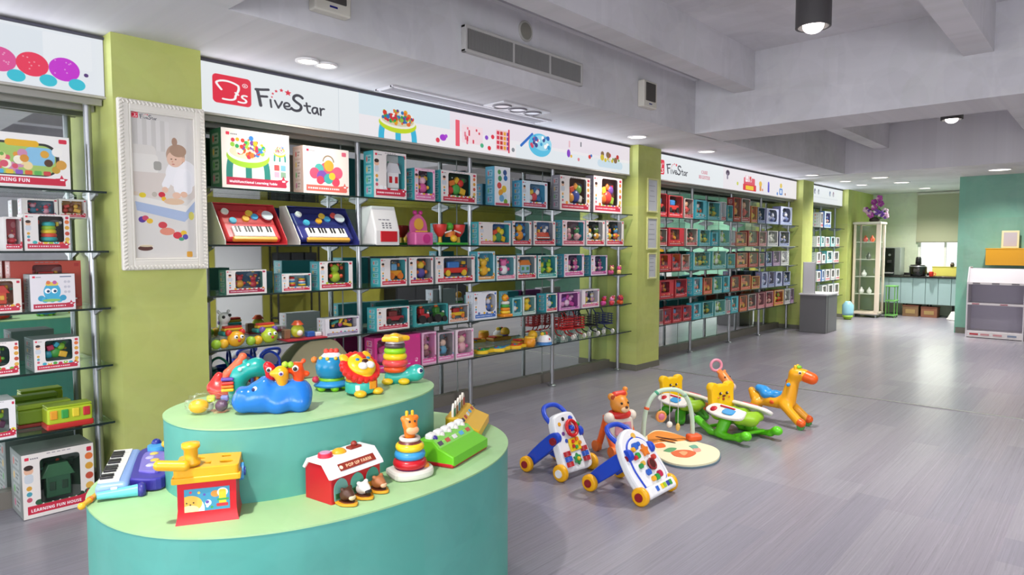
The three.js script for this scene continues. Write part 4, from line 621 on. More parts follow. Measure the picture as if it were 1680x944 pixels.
{ // low shelf toys left
  const caterpillar = (l, r, face, c2, label) => {
    const t = thing('pull_toy', label, 'toy', at(3, l, r, -4.39), PI / 2, 'pull-along toys on the fourth shelf');
    P(t, 'face', ball(0.058, -0.02, 0.058, 0.03, 0, 0, 0, [1, 0.92, 0.8]), plastic(face));
    for (const s of [-1, 1]) { P(t, 'eye', ball(0.013, -0.02 + s * 0.02, 0.075, 0.072), plastic(0xffffff)); P(t, 'pupil', ball(0.006, -0.02 + s * 0.02, 0.075, 0.083), plastic(0x111111)); P(t, 'ear', ball(0.022, -0.02 + s * 0.045, 0.1, 0.02), plastic(c2)); }
    P(t, 'nose', ball(0.01, -0.02, 0.05, 0.076), plastic(0xc0392b));
    [[-0.1, 0xe9b52c], [-0.15, 0x9fc83a]].forEach(([x, c]) => P(t, 'segment', ball(0.032, x, 0.032, 0.02), plastic(c)));
    P(t, 'back_shell', rbox(0.14, 0.03, 0.09, 0.012, -0.02, 0.09, -0.05), plastic(0x2f8f8a)); P(t, 'rainbow_bar', rbox(0.13, 0.02, 0.06, 0.008, -0.01, 0.115, -0.05), plastic(0xe9b02f)); P(t, 'red_bar', rbox(0.12, 0.016, 0.05, 0.006, -0.01, 0.132, -0.05), plastic(0xd93f33));
  };
  caterpillar(374, 404, 0xe9ac22, 0xd0342f, 'yellow faced pull-along toy with a red mane');
  caterpillar(428, 458, 0xb5cc33, 0x6a4fa0, 'lime faced pull-along toy with a rainbow back');
  const t = thing('toy_tray', 'red tray with a lime faced toy on the fourth shelf', 'toy', at(3, 470, 522, -4.4), PI / 2);
  P(t, 'tray', rbox(0.32, 0.012, 0.16, 0.004, 0, 0.006, 0), plastic(0xb52a38)); P(t, 'face', ball(0.05, -0.04, 0.065, 0, 0, 0, 0, [1, 1, 0.7]), plastic(0xc3cf3a)); P(t, 'hat', cyl(0.02, 0.045, 0.03, -0.04, 0.125, 0), plastic(0xd0552f)); P(t, 'muzzle', ball(0.022, -0.04, 0.052, 0.03), plastic(0xf0e6d6)); P(t, 'blue_block', rbox(0.06, 0.04, 0.05, 0.008, 0.06, 0.032, 0), plastic(0x2f5fb0)); P(t, 'white_block', rbox(0.05, 0.03, 0.05, 0.008, 0.12, 0.027, 0), plastic(0xe6e6e6)); P(t, 'tan_block', rbox(0.05, 0.07, 0.05, 0.008, -0.12, 0.047, -0.02), plastic(0x9a6f4f));
  const z = thing('spotted_toy', 'black and white spotted toy animal at the poster end of the fourth shelf', 'toy', at(3, 362, 374, -4.5), PI / 2);
  P(z, 'figure_body', body([bone([0, 0.05, 0], 0.035, [0, 0.13, 0], 0.03), bone([0, 0.19, 0.01], 0.04), bone([-0.035, 0.235, 0], 0.012), bone([0.035, 0.235, 0], 0.012)], 0.015, 28), plastic(0xe9e9e6)); for (const [a, b, c] of [[-0.02, 0.2, 0.045], [0.025, 0.21, 0.04], [0.0, 0.12, 0.03], [-0.02, 0.08, 0.03]]) P(z, 'spot', ball(0.011, a, b, c), plastic(0x1c1c1c));
}
for (const [l, r, c, label] of [[683, 704, 0xb52a30, 'red toy tractor in the open teal box'], [706, 731, 0x3f7f35, 'green toy tractor in the open teal box']]) {
  const p = at(3, l, r, -4.4); p[1] += 0.02; const t = thing('toy_tractor', label, 'toy tractor', p, PI / 2, 'toy tractors in the teal box'), m = plastic(c), k = plastic(0x1f1f20, 0.6);
  P(t, 'hull', rbox(0.1, 0.045, 0.06, 0.015, 0.01, 0.06, 0), m); P(t, 'cab', rbox(0.05, 0.05, 0.055, 0.01, -0.025, 0.105, 0), m); for (const s of [-1, 1]) { P(t, 'rear_wheel', cyl(0.036, 0.036, 0.02, -0.035, 0.036, s * 0.038, PI / 2), k); P(t, 'front_wheel', cyl(0.026, 0.026, 0.018, 0.045, 0.026, s * 0.036, PI / 2), k); } P(t, 'driver', ball(0.018, -0.025, 0.145, 0), plastic(0xe0702f)); P(t, 'bonnet_badge', ball(0.012, 0.05, 0.085, 0.01), plastic(0xe9e9e0));
}
{ // duck stacker
  const t = thing('duck_stacker', 'ring stacker with an orange duck head on the fourth shelf', 'toy', at(3, 819, 838, -4.37), PI / 2);
  P(t, 'base', rbox(0.13, 0.03, 0.1, 0.012, 0, 0.015, 0), plastic(0xe98f22)); [[0.036, 0xe9c02c], [0.033, 0xe08a22], [0.03, 0x3f9a3f], [0.028, 0xd9d9d0]].forEach(([r, c], i) => P(t, 'ring', hoop(r, 0.016, 0, 0.046 + i * 0.03, 0), plastic(c))); P(t, 'head', ball(0.034, 0, 0.185, 0), plastic(0xe9a01e)); P(t, 'beak', ball(0.014, 0, 0.18, 0.034, 0, 0, 0, [1.2, 0.6, 1]), plastic(0xe0602a));
}
{ // guitars and small yellow toys on the lowest shelf
  const guitar = (l, r, c1, c2, label, x = -4.42) => { const t = thing('toy_guitar', label, 'toy guitar', at(4, l, r, x), 0.25, 'toy guitars on the lowest shelf'); t.scale.setScalar(0.7); P(t, 'sound_box', ext(smoothShape([[-0.09, 0.14], [-0.06, 0.04], [-0.1, -0.06], [0, -0.14], [0.1, -0.06], [0.06, 0.04], [0.09, 0.14], [0, 0.18]]), 0.045, 0.01, 0, 0.03, 0, -PI / 2), plastic(c1)); P(t, 'face_plate', ext(smoothShape([[-0.05, 0.1], [-0.06, -0.04], [0, -0.1], [0.06, -0.04], [0.05, 0.1]]), 0.012, 0.002, 0, 0.056, 0, -PI / 2), plastic(c2)); P(t, 'neck', rbox(0.04, 0.02, 0.17, 0.006, 0, 0.045, -0.24), plastic(c2)); for (let i = 0; i < 3; i++) P(t, 'button', cyl(0.015, 0.015, 0.012, -0.03 + i * 0.03, 0.067, 0.03), plastic([0xd0342f, 0x2f86c9, 0x3fa84a][i])); };
  guitar(782, 802, 0xe9c022, 0x3f9a4a, 'yellow toy guitar with a green plate'); guitar(808, 830, 0xeac42a, 0x2f86c0, 'yellow toy guitar with a blue plate', -4.4); guitar(835, 857, 0xe9b722, 0xd0402f, 'yellow toy guitar with a red plate', -4.4);
  const t = thing('toy_xylophone', 'small yellow toy lying behind the guitars', 'toy', at(4, 842, 876, -4.52), PI / 2); P(t, 'frame', rbox(0.28, 0.04, 0.12, 0.015, 0, 0.03, 0), plastic(0xc98a2a)); for (let i = 0; i < 5; i++) P(t, 'bar', rbox(0.035, 0.014, 0.1 - i * 0.01, 0.004, -0.1 + i * 0.05, 0.06, 0), plastic([0xd93f33, 0xe9a02f, 0xe9d03a, 0x4f5fb0, 0x8f4f8a][i])); P(t, 'head', ball(0.05, 0.12, 0.09, 0.02), plastic(0xeab52a));
  const b = thing('toy_bucket', 'round orange toy drum at the end of the guitars', 'toy', at(4, 862, 876, -4.37), PI / 2); P(b, 'shell', lathe([[0, 0], [0.05, 0.002], [0.06, 0.04], [0.055, 0.09], [0, 0.1]]), plastic(0xe0921f)); P(b, 'lid', cyl(0.05, 0.055, 0.015, 0, 0.1, 0), plastic(0xeab82f));
  const p = thing('toy_popper', 'white and blue domed toy with coloured balls', 'toy', at(4, 881, 904, -4.38), PI / 2); P(p, 'base', cyl(0.075, 0.085, 0.03, 0, 0.015, 0), plastic(0x3f7fc0)); P(p, 'shell', lathe([[0.078, 0], [0.07, 0.04], [0.045, 0.065], [0, 0.07]], 0, 0.03, 0), plastic(0xe9e9ee)); [[-0.03, 0xe9c33a], [0, 0x3f8f4a], [0.03, 0xd0402f]].forEach(([x, c]) => P(p, 'peg', ball(0.02, x, 0.11, 0), plastic(c))); P(p, 'nose', ball(0.012, 0, 0.06, 0.068), plastic(0xc94f5f));
}
function cart(l, r, c, c2, label) {
  const t = thing('toy_cart', label, 'toy cart', at(4, l, r, -4.46), -0.25, 'toy carts on the lowest shelf'), m = plastic(c), w2 = plastic(c2);
  for (let i = 0; i < 5; i++) { P(t, 'basket_bar', box(0.17, 0.007, 0.007, 0, 0.12 + i * 0.028, 0.07), m); P(t, 'basket_bar', box(0.17, 0.007, 0.007, 0, 0.12 + i * 0.028, -0.07), m); P(t, 'basket_bar', box(0.007, 0.007, 0.14, 0.085, 0.12 + i * 0.028, 0), m); P(t, 'basket_bar', box(0.007, 0.007, 0.14, -0.085, 0.12 + i * 0.028, 0), m); }
  for (const sx of [-1, 0, 1]) for (const s of [-1, 1]) P(t, 'basket_rib', box(0.007, 0.12, 0.007, sx * 0.06, 0.176, s * 0.07), m);
  P(t, 'floor_panel', box(0.17, 0.006, 0.14, 0, 0.113, 0), m); P(t, 'handle', tube([[-0.085, 0.24, 0.06], [-0.13, 0.29, 0.06], [-0.135, 0.292, 0], [-0.13, 0.29, -0.06], [-0.085, 0.24, -0.06]], 0.007), m);
  for (const s of [-1, 1]) { P(t, 'leg', tube([[-0.08, 0.24, s * 0.06], [-0.05, 0.07, s * 0.06], [0.07, 0.04, s * 0.06]], 0.007), m); for (const x of [-0.07, 0.08]) P(t, 'wheel', cyl(0.026, 0.026, 0.016, x, 0.026, s * 0.07, PI / 2), w2); }
}
cart(916, 932, 0xc52a2c, 0xe6e2da, 'red toy shopping cart'); cart(936, 950, 0xb8262c, 0xe0dcd4, 'red toy shopping cart standing behind the first'); cart(958, 974, 0x2a2a30, 0xe6e2da, 'black toy shopping cart'); cart(982, 998, 0x2b3262, 0xe6e2da, 'navy blue toy pushchair cart at the pillar end');
{
  const bits = (row, l, r, n, cols, label, X = -4.4) => { const [x, y, z] = at(row, l, r, X), z0 = zOnWall(l, y, X), z1 = zOnWall(r, y, X); for (let i = 0; i < n; i++) { const zz = z0 + (z1 - z0) * (i + 0.5) / n, t = thing('small_toy', label[i], 'toy', [x + (i % 2) * 0.06, y, zz], rnd() * 3), c = cols[i % cols.length]; P(t, 'hull', rbox(0.075, 0.05, 0.05, 0.02, 0, 0.025, 0), plastic(c)); P(t, 'head', ball(0.028, 0.015, 0.07, 0), plastic(cols[(i + 1) % cols.length])); P(t, 'ear', ball(0.011, 0.03, 0.095, 0.012), plastic(c)); P(t, 'ear', ball(0.011, 0.0, 0.095, 0.012), plastic(c)); } };
  bits(2, 998, 1012, 2, [0xd84f8a, 0xe9c27a], ['small pink toy at the end of the third shelf', 'small cream toy at the end of the third shelf']);
  bits(3, 986, 1020, 5, [0xd84f9a, 0xc9303a, 0xe08ab0, 0xd95f2f, 0xb52a4a], ['small magenta toy next to the slate windowed box', 'small crimson toy among the pink loose toys', 'small rose toy in the middle of the loose toys', 'small orange toy near the shelf end', 'small dark red toy at the very end of the fourth shelf']);
  // lowest shelf behind the round stand
  const tub = (l, r, c, label) => { const t = thing('handled_tub', label, 'tub', at(4, l, r, -4.56), 0.3, 'toy tubs on the lowest shelf'); P(t, 'tub', lathe([[0.0, 0], [0.07, 0], [0.09, 0.12], [0.097, 0.13], [0.09, 0.135], [0.083, 0.12], [0.062, 0.012], [0, 0.012]]), plastic(c)); P(t, 'handle', tube([[-0.09, 0.13, 0], [-0.075, 0.21, 0], [0, 0.245, 0], [0.075, 0.21, 0], [0.09, 0.13, 0]], 0.009), plastic(c)); P(t, 'label_patch', rbox(0.08, 0.035, 0.01, 0.004, 0, 0.09, 0.083), plastic(0xd9c9d6)); };
  tub(352, 370, 0x2f7f68, 'green handled toy tub on the lowest shelf'); tub(394, 416, 0x2440b0, 'blue handled toy tub beside the green one'); tub(434, 456, 0x2a4ac0, 'blue handled toy tub farther from the poster');
  const h = thing('toy_board', 'cream half-round board leaning on the mirror', 'board', at(4, 500, 545, -4.6), PI / 2); const hb = P(h, 'board', ext(smoothShape([[-0.25, 0], [-0.22, 0.13], [-0.1, 0.24], [0.04, 0.27], [0.2, 0.22], [0.27, 0]]), 0.02, 0.004, 0, 0.012, 0), plastic(0xcfc39a, 0.6)); hb.rotation.x = -0.12;
  const g = thing('toy_sports_car', 'red toy car with white wheels on the lowest shelf', 'toy car', at(4, 370, 404, -4.36), PI / 2); P(g, 'hull', body([bone([-0.14, 0.06, 0], 0.045, [0.14, 0.055, 0], 0.04), bone([-0.05, 0.1, 0], 0.05, [0.04, 0.1, 0], 0.045)], 0.03, 36), plastic(0xd5402f)); for (const x of [-0.09, 0.09]) { P(g, 'wheel', cyl(0.038, 0.038, 0.03, x, 0.038, 0.04, PI / 2), plastic(0xdedede)); P(g, 'wheel', cyl(0.038, 0.038, 0.03, x, 0.038, -0.04, PI / 2), plastic(0xdedede)); }
  const gt = thing('green_train', 'green and yellow toy train on the lowest shelf left of the poster', 'toy train', [-4.4, SHA[4] + 0.006, -1.06], PI / 2); P(gt, 'hull', rbox(0.22, 0.09, 0.12, 0.012, 0, 0.075, 0), plastic(0xb7c92f)); P(gt, 'skirt', rbox(0.23, 0.035, 0.125, 0.01, 0, 0.018, 0), plastic(0xc5302c)); for (let i = 0; i < 4; i++) P(gt, 'figure', rbox(0.035, 0.05, 0.012, 0.01, -0.08 + i * 0.053, 0.085, 0.062), plastic([0xe9a02f, 0x3f9f4a, 0xe9d03a, 0xc9303a][i])); P(gt, 'roof', rbox(0.22, 0.012, 0.1, 0.005, 0, 0.126, 0), plastic(0xa5bd2f));
  const gt2 = thing('green_train', 'plain green toy train behind the green and yellow one', 'toy train', [-4.56, SHA[4] + 0.006, -0.98], PI / 2); P(gt2, 'hull', rbox(0.26, 0.08, 0.1, 0.012, 0, 0.06, 0), plastic(0x7f9a2c)); P(gt2, 'roof', rbox(0.26, 0.03, 0.08, 0.008, 0, 0.115, 0), plastic(0x94ad33)); P(gt2, 'skirt', rbox(0.27, 0.02, 0.11, 0.006, 0, 0.01, 0), plastic(0x8f2f2a));
}
// ------------------------------------------------------------------ the two-tier oval stand
function ovalShape(a, b, n = 2.25) { const p = []; for (let i = 0; i < 96; i++) { const t = i / 96 * 2 * PI, c = Math.cos(t), s = Math.sin(t); p.push(new THREE.Vector2(a * Math.sign(c) * Math.abs(c) ** (2 / n), b * Math.sign(s) * Math.abs(s) ** (2 / n))); } return new THREE.Shape(p); }
function slab(shape, h, y) { const g = new THREE.ExtrudeGeometry(shape, { depth: h, bevelEnabled: false }); g.rotateX(-PI / 2); return toCreasedNormals(g.translate(0, y, 0), 0.6); }
const LOW = 0.643, HIGH = 0.9;
{
  const t = thing('display_stand', 'two-tier oval display stand with teal sides and pale green tops', 'display stand', [-2.385, 0, -1.466]);
  const teal = new THREE.MeshStandardMaterial({ map: paintMap('#4fa396'), roughness: 0.5 }), top = new THREE.MeshStandardMaterial({ map: paintMap('#a0c98f'), roughness: 0.55 });
  P(t, 'lower_tier', slab(ovalShape(0.635, 0.827), LOW - 0.006, 0), teal); P(t, 'lower_top', slab(ovalShape(0.637, 0.829), 0.006, LOW - 0.006), top, 'pale green top');
  const u = P(t, 'upper_tier', slab(ovalShape(0.345, 0.54, 2.4), HIGH - LOW - 0.006, LOW), teal); P(t, 'upper_top', slab(ovalShape(0.347, 0.542, 2.4), 0.006, HIGH - 0.006), top, 'pale green top');
  u.position.z = 0.05; t.children[3].position.z = 0.05;
}
function frustum(wb, db, wt, dt, h, ...tr) { const g = new THREE.BoxGeometry(1, h, 1, 1, 6, 1), p = g.attributes.position; for (let i = 0; i < p.count; i++) { const k = p.getY(i) / h + 0.5, w = wb + (wt - wb) * Math.min(1, k * 4), d = db + (dt - db) * Math.min(1, k * 4); p.setX(i, p.getX(i) * w); p.setZ(i, p.getZ(i) * d); } g.computeVertexNormals(); return xf(g, ...tr); }
const flat = (paintIt, w, h, ...tr) => { const c = cell(paintIt, w / h), g = new THREE.PlaneGeometry(w, h); g.translate(0, h / 2, 0); printUV(g, c, w, h); return [xf(g, ...tr), c.mat]; };
const eyes = (o, x, y, z, r, gap) => { for (const s of [-1, 1]) { P(o, 'eye', ball(r, x + s * gap, y, z), plastic(0xffffff, 0.25)); P(o, 'pupil', ball(r * 0.55, x + s * gap, y, z + r * 0.62), plastic(0x171320, 0.2)); } };
{ // keytar
  const t = thing('toy_keytar', 'blue and purple toy keytar with a teal microphone', 'toy keyboard', [-2.68, LOW, -0.86], 1.15 + PI / 2), pale = plastic(0x86a6dc, 0.35), pur = plastic(0x3a3296, 0.35);
  // local x: long axis (towards the far end), local z: towards the viewer side
  P(t, 'key_bed', rbox(0.43, 0.05, 0.1, 0.018, 0, 0.026, -0.055), pale);
  P(t, 'sound_body', ext(smoothShape([[-0.16, 0.0], [-0.19, 0.09], [-0.05, 0.12], [0.09, 0.12], [0.17, 0.1], [0.2, 0.0]]), 0.044, 0.006, 0, 0.025, 0, PI / 2), pur);
  P(t, 'panel', ext(smoothShape([[-0.1, 0.01], [-0.13, 0.07], [0.0, 0.09], [0.1, 0.08], [0.12, 0.01]]), 0.01, 0.002, 0, 0.05, 0.008, PI / 2), plastic(0x7a6fc4, 0.3));
  for (let i = 0; i < 15; i++) P(t, 'white_key', box(0.0245, 0.006, 0.064, -0.18 + i * 0.0258, 0.054, -0.066), plastic(0xe6e6e2, 0.3));
  for (let i = 0; i < 14; i++) if (i % 7 !== 2 && i % 7 !== 6) P(t, 'black_key', rbox(0.013, 0.009, 0.04, 0.002, -0.167 + i * 0.0258, 0.061, -0.075), plastic(0x16161a, 0.3));
  [[-0.06, 0.05, 0xb7b3d9], [0.0, 0.06, 0xd9b24a], [0.04, 0.04, 0xa8a4d6], [0.09, 0.05, 0xc9b45a]].forEach(([x, z, c]) => P(t, 'button', ball(0.016, x, 0.055, z, 0, 0, 0, [1, 0.4, 1]), plastic(c)));
  P(t, 'speaker', cyl(0.035, 0.035, 0.02, 0.16, 0.06, 0.055), plastic(0x4aa0d6)); P(t, 'knob', ball(0.018, 0.19, 0.07, 0.05), plastic(0x1f2f8a)); P(t, 'knob', ball(0.014, 0.14, 0.075, 0.085), plastic(0xe9b02f));
  const m = thing('toy_microphone', 'teal toy microphone with a purple head before the keytar', 'toy microphone', [-2.487, LOW + 0.021, -0.735], 1.25); P(m, 'grip', cyl(0.02, 0.012, 0.12, 0, 0, 0, 0, 0, -PI / 2), plastic(0x67c3d0)); P(m, 'head', lathe([[0, 0], [0.02, 0], [0.026, 0.012], [0.02, 0.024], [0, 0.026]], 0.06, 0, 0, 0, 0, -PI / 2), plastic(0x342f86)); P(m, 'switch', rbox(0.02, 0.008, 0.012, 0.003, -0.01, 0.018, 0), plastic(0xe6e6f0)); 
  const e0 = ground(170, 803, LOW + 0.012), e1 = ground(134, 831, LOW + 0.012), sl = Math.hypot(e1[0] - e0[0], e1[2] - e0[2]);
  const s = thing('yellow_stick', 'yellow toy drumstick poking over the stand edge beside the keytar', 'toy', [(e0[0] + e1[0]) / 2, LOW + 0.012, (e0[2] + e1[2]) / 2], Math.atan2(-(e1[2] - e0[2]), e1[0] - e0[0])); P(s, 'stick', cap(0.0085, sl - 0.02, 0, 0, 0, 0, 0, PI / 2), plastic(0xe0a41e)); P(s, 'tip', ball(0.012, sl / 2, 0, 0), plastic(0xe0a41e)); P(s, 'band', cyl(0.0105, 0.0105, 0.012, 0.02, 0, 0, 0, 0, PI / 2), plastic(0xd9741e));
}
{ // shape sorter
  const t = thing('shape_sorter', 'red shape sorter bucket with a yellow lid', 'toy', [-2.128, LOW, -0.893], 1.06), red = plastic(0xc3121f, 0.3), yel = plastic(0xe6a81a, 0.33);
  P(t, 'bucket', frustum(0.182, 0.148, 0.168, 0.132, 0.13, 0, 0.065, 0), red);
  const [g, m] = flat((c, W) => { c.fillStyle = '#3f8fae'; c.fillRect(0, 0, W, 100); disc(c, W * 0.14, 85, W * 0.3, '#efe6dc', 52); disc(c, W * 0.12, 62, W * 0.27, '#e9b24a', 34); disc(c, W * 0.12, 88, W * 0.2, '#f1d9a0', 20); for (const x of [0.05, 0.2]) disc(c, W * x, 58, 3.2, '#3a2418'); disc(c, W * 0.13, 66, 3.4, '#5a3420'); disc(c, W * 0.52, 64, W * 0.07, '#eef0f2', 13); disc(c, W * 0.5, 60, 7, '#5f4fa0'); disc(c, W * 0.68, 28, W * 0.1, '#e98a3a', 14); disc(c, W * 0.84, 24, W * 0.12, '#f3f0ea', 18); rr(c, W * 0.76, 12, W * 0.16, 70, 8, '#eac02f'); rr(c, W * 0.72, 50, W * 0.26, 9, 3, '#3f9a4a'); rr(c, W * 0.7, 70, W * 0.26, 14, 4, '#c9303a'); for (const [x, y, k] of [[0.14, 14, '#c93a5a'], [0.32, 18, '#e9b63b'], [0.44, 28, '#5a4fa0'], [0.6, 84, '#3f9a4a'], [0.5, 78, '#e8eef2']]) disc(c, W * x, y, 5.5, k); }, 0.13, 0.075, 0, 0.034, 0.0668);
  P(t, 'sticker', g, m, 'printed sticker with cartoon animals');
  const lid = new THREE.Shape(); lid.moveTo(-0.08, -0.07).lineTo(0.08, -0.07).quadraticCurveTo(0.091, -0.07, 0.091, -0.058).lineTo(0.091, 0.058).quadraticCurveTo(0.091, 0.07, 0.08, 0.07).lineTo(-0.08, 0.07).quadraticCurveTo(-0.091, 0.07, -0.091, 0.058).lineTo(-0.091, -0.058).quadraticCurveTo(-0.091, -0.07, -0.08, -0.07);
  [[-0.055, -0.03, 0.017, 4], [0.0, -0.028, 0.018, 3], [0.055, -0.028, 0.018, 20], [-0.03, 0.03, 0.018, 6], [0.05, 0.032, 0.018, 4]].forEach(([x, z, r, n]) => { const h = new THREE.Path(); for (let i = 0; i <= n; i++) { const a = -i / n * 2 * PI + PI / n; const q = [x + r * 1.25 * Math.cos(a), z + r * Math.sin(a)]; if (i) h.lineTo(...q); else h.moveTo(...q); } lid.holes.push(h); });
  P(t, 'lid', ext(lid, 0.046, 0.003, 0, 0.154, 0, -PI / 2), yel, 'yellow lid with shaped holes'); P(t, 'lid_rim', merge([rbox(0.19, 0.02, 0.008, 0.004, 0, 0.14, 0.075), rbox(0.19, 0.02, 0.008, 0.004, 0, 0.14, -0.075), rbox(0.008, 0.02, 0.156, 0.004, 0.095, 0.14, 0), rbox(0.008, 0.02, 0.156, 0.004, -0.095, 0.14, 0)]), yel);
  P(t, 'side_wheel', cyl(0.028, 0.028, 0.012, 0.098, 0.13, 0.0, 0, 0, PI / 2), plastic(0x3f8fd0)); P(t, 'side_hub', cyl(0.014, 0.014, 0.018, 0.1, 0.13, 0, 0, 0, PI / 2), plastic(0x2f3f9a));
  const h = thing('toy_hammer', 'yellow toy hammer resting on the red shape sorter', 'toy hammer', [-2.1, LOW + 0.178, -0.84], 1.06); P(h, 'hammer_head', lathe([[0, 0], [0.026, 0.002], [0.028, 0.012], [0.02, 0.022], [0.02, 0.05], [0.027, 0.058], [0.026, 0.07], [0, 0.074]], -0.012, 0.002, 0), yel); P(h, 'handle', cap(0.016, 0.07, -0.06, 0.018, 0.042, 0, 0.6, PI / 2 - 0.12), yel);
}
{ // barn
  const t = thing('toy_barn', 'red pop-up toy barn with a white roof and three animal doors', 'toy barn', [-1.98, LOW, -1.295], 1.7); t.scale.set(0.95, 0.86, 0.95); const red = plastic(0xb51522, 0.32), W = 0.235, wh = plastic(0xe9e5e6, 0.35), brown = plastic(0x8a2c1e, 0.4);
  P(t, 'barn_wall', ext(shapeOf([[-0.065, 0], [0.065, 0], [0.065, 0.105], [0.03, 0.15], [-0.045, 0.15], [-0.065, 0.13]]), W, 0.006, 0, 0.003, 0, 0, -PI / 2), red);
  P(t, 'roof', ext(shapeOf([[-0.072, 0.122], [-0.05, 0.156], [0.032, 0.156], [0.074, 0.108], [0.078, 0.1], [0.07, 0.098], [0.03, 0.148], [-0.046, 0.148], [-0.066, 0.12]]), W + 0.016, 0.003, 0, 0.005, 0, 0, -PI / 2), wh);
  const [g, m] = flat((c, K) => { c.fillStyle = '#8a2c1e'; c.fillRect(0, 0, K, 100); c.fillStyle = '#f0c9a0'; c.font = 'bold 62px sans-serif'; c.textAlign = 'center'; c.fillText('POP UP FARM', K * 0.54, 74, K * 0.84); c.textAlign = 'left'; disc(c, K * 0.06, 50, 26, '#f0d9c0'); }, 0.17, 0.03, 0.01, 0, 0); const sg = P(t, 'sign', g, m, 'brown sign with pale lettering'); sg.position.set(0, 0.122, 0.0735); sg.rotation.x = -0.72;
  P(t, 'red_button', cyl(0.025, 0.027, 0.018, -0.075, 0.17, -0.01), plastic(0xcf1f3a)); P(t, 'button_cap', cyl(0.019, 0.019, 0.004, -0.075, 0.181, -0.01), plastic(0xc98fb0)); P(t, 'yellow_dome', ball(0.026, -0.012, 0.163, -0.01, 0, 0, 0, [1.1, 0.7, 1]), plastic(0xe8a422)); P(t, 'slider', rbox(0.055, 0.014, 0.03, 0.004, 0.06, 0.166, -0.01), brown); P(t, 'slider_knob', ball(0.012, 0.062, 0.18, -0.012), brown);
  [[-0.075, 0x4a2a1a, 0xd9c2a0], [0, 0xe6e0dc, 0x2a2220], [0.075, 0xa5653a, 0xe0b090]].forEach(([x, c1, c2], i) => {
    P(t, 'doorway', ext(smoothShape([[-0.028, 0.012], [-0.028, 0.07], [0, 0.094], [0.028, 0.07], [0.028, 0.012]]), 0.006, 0.001, x, 0, 0.0705), plastic([0x6fa79c, 0x4f9f8a, 0x3f8f7a][i], 0.5));
    P(t, 'painted_fence', rbox(0.05, 0.022, 0.004, 0.001, x, 0.028, 0.0745), plastic(i === 2 ? 0xe0a22c : 0x2f5f35));
    P(t, 'door_flap', ext(smoothShape([[-0.026, 0], [-0.03, 0.04], [0, 0.075], [0.03, 0.04], [0.026, 0]]), 0.009, 0.002, x, 0.007, 0.075, PI / 2), plastic(0xd99a22)); P(t, 'flap_inlay', ext(smoothShape([[-0.018, 0.008], [-0.021, 0.04], [0, 0.062], [0.021, 0.04], [0.018, 0.008]]), 0.004, 0.001, x, 0.0125, 0.075, PI / 2), plastic(0x5a2a16));
    const an = P(t, 'animal', body([bone([x, 0.035, 0.098], 0.022, [x, 0.042, 0.106], 0.022), bone([x, 0.036, 0.125], 0.013), bone([x - 0.018, 0.062, 0.1], 0.007), bone([x + 0.018, 0.062, 0.1], 0.007)], 0.012, 26), plastic(c1, 0.5)); P(an, 'muzzle', ball(0.012, x, 0.032, 0.131, 0, 0, 0, [1.2, 0.9, 0.8]), plastic(c2, 0.5));
  });
}
{ // giraffe stacker
  const t = thing('giraffe_stacker', 'ring stacker topped by an orange giraffe head', 'toy', [-1.935, LOW, -1.555], 1.25);
  P(t, 'base', ext(smoothShape([[-0.07, -0.036], [0, -0.066], [0.07, -0.04], [0.072, 0.03], [0.018, 0.06], [-0.058, 0.046]]), 0.032, 0.01, 0, 0.017, 0, PI / 2), plastic(0xdcd8cf, 0.4)); P(t, 'base_inlay', cyl(0.05, 0.055, 0.006, 0, 0.035, 0), plastic(0x4a2a5a)); P(t, 'base_ball', ball(0.014, 0.055, 0.036, 0.02), plastic(0xe08a22));
  [[0.045, 0.019, 0xc01a26], [0.041, 0.0172, 0x3a94cf], [0.038, 0.016, 0xe8c222]].reduce((y, [R, r, c]) => { P(t, 'ring', hoop(R, r, 0, y + r, 0), plastic(c, 0.3)); return y + r * 1.75; }, 0.034);
  P(t, 'neck_collar', cyl(0.032, 0.045, 0.016, 0, 0.134, 0), plastic(0x6a2f2a)); P(t, 'collar_rim', hoop(0.032, 0.008, 0, 0.143, 0), plastic(0xd9cfc4)); P(t, 'spindle', cyl(0.014, 0.014, 0.13, 0, 0.085, 0), plastic(0xe6e2da));
  P(t, 'head', body([bone([0, 0.155, 0], 0.02, [0, 0.19, 0], 0.024), bone([0, 0.205, 0.002], 0.027), bone([0, 0.183, 0.02], 0.021), bone([-0.026, 0.22, 0], 0.009), bone([0.026, 0.22, 0], 0.009)], 0.014, 36), plastic(0xea7a1e, 0.35));
  P(t, 'muzzle', ball(0.022, 0, 0.18, 0.03, 0, 0, 0, [1.15, 0.75, 0.6]), plastic(0xecab7c)); for (const s of [-1, 1]) { P(t, 'horn', cap(0.006, 0.014, s * 0.011, 0.236, 0), plastic(0xe9b422)); P(t, 'pupil', ball(0.0045, s * 0.01, 0.212, 0.026), plastic(0x20201f)); }
}
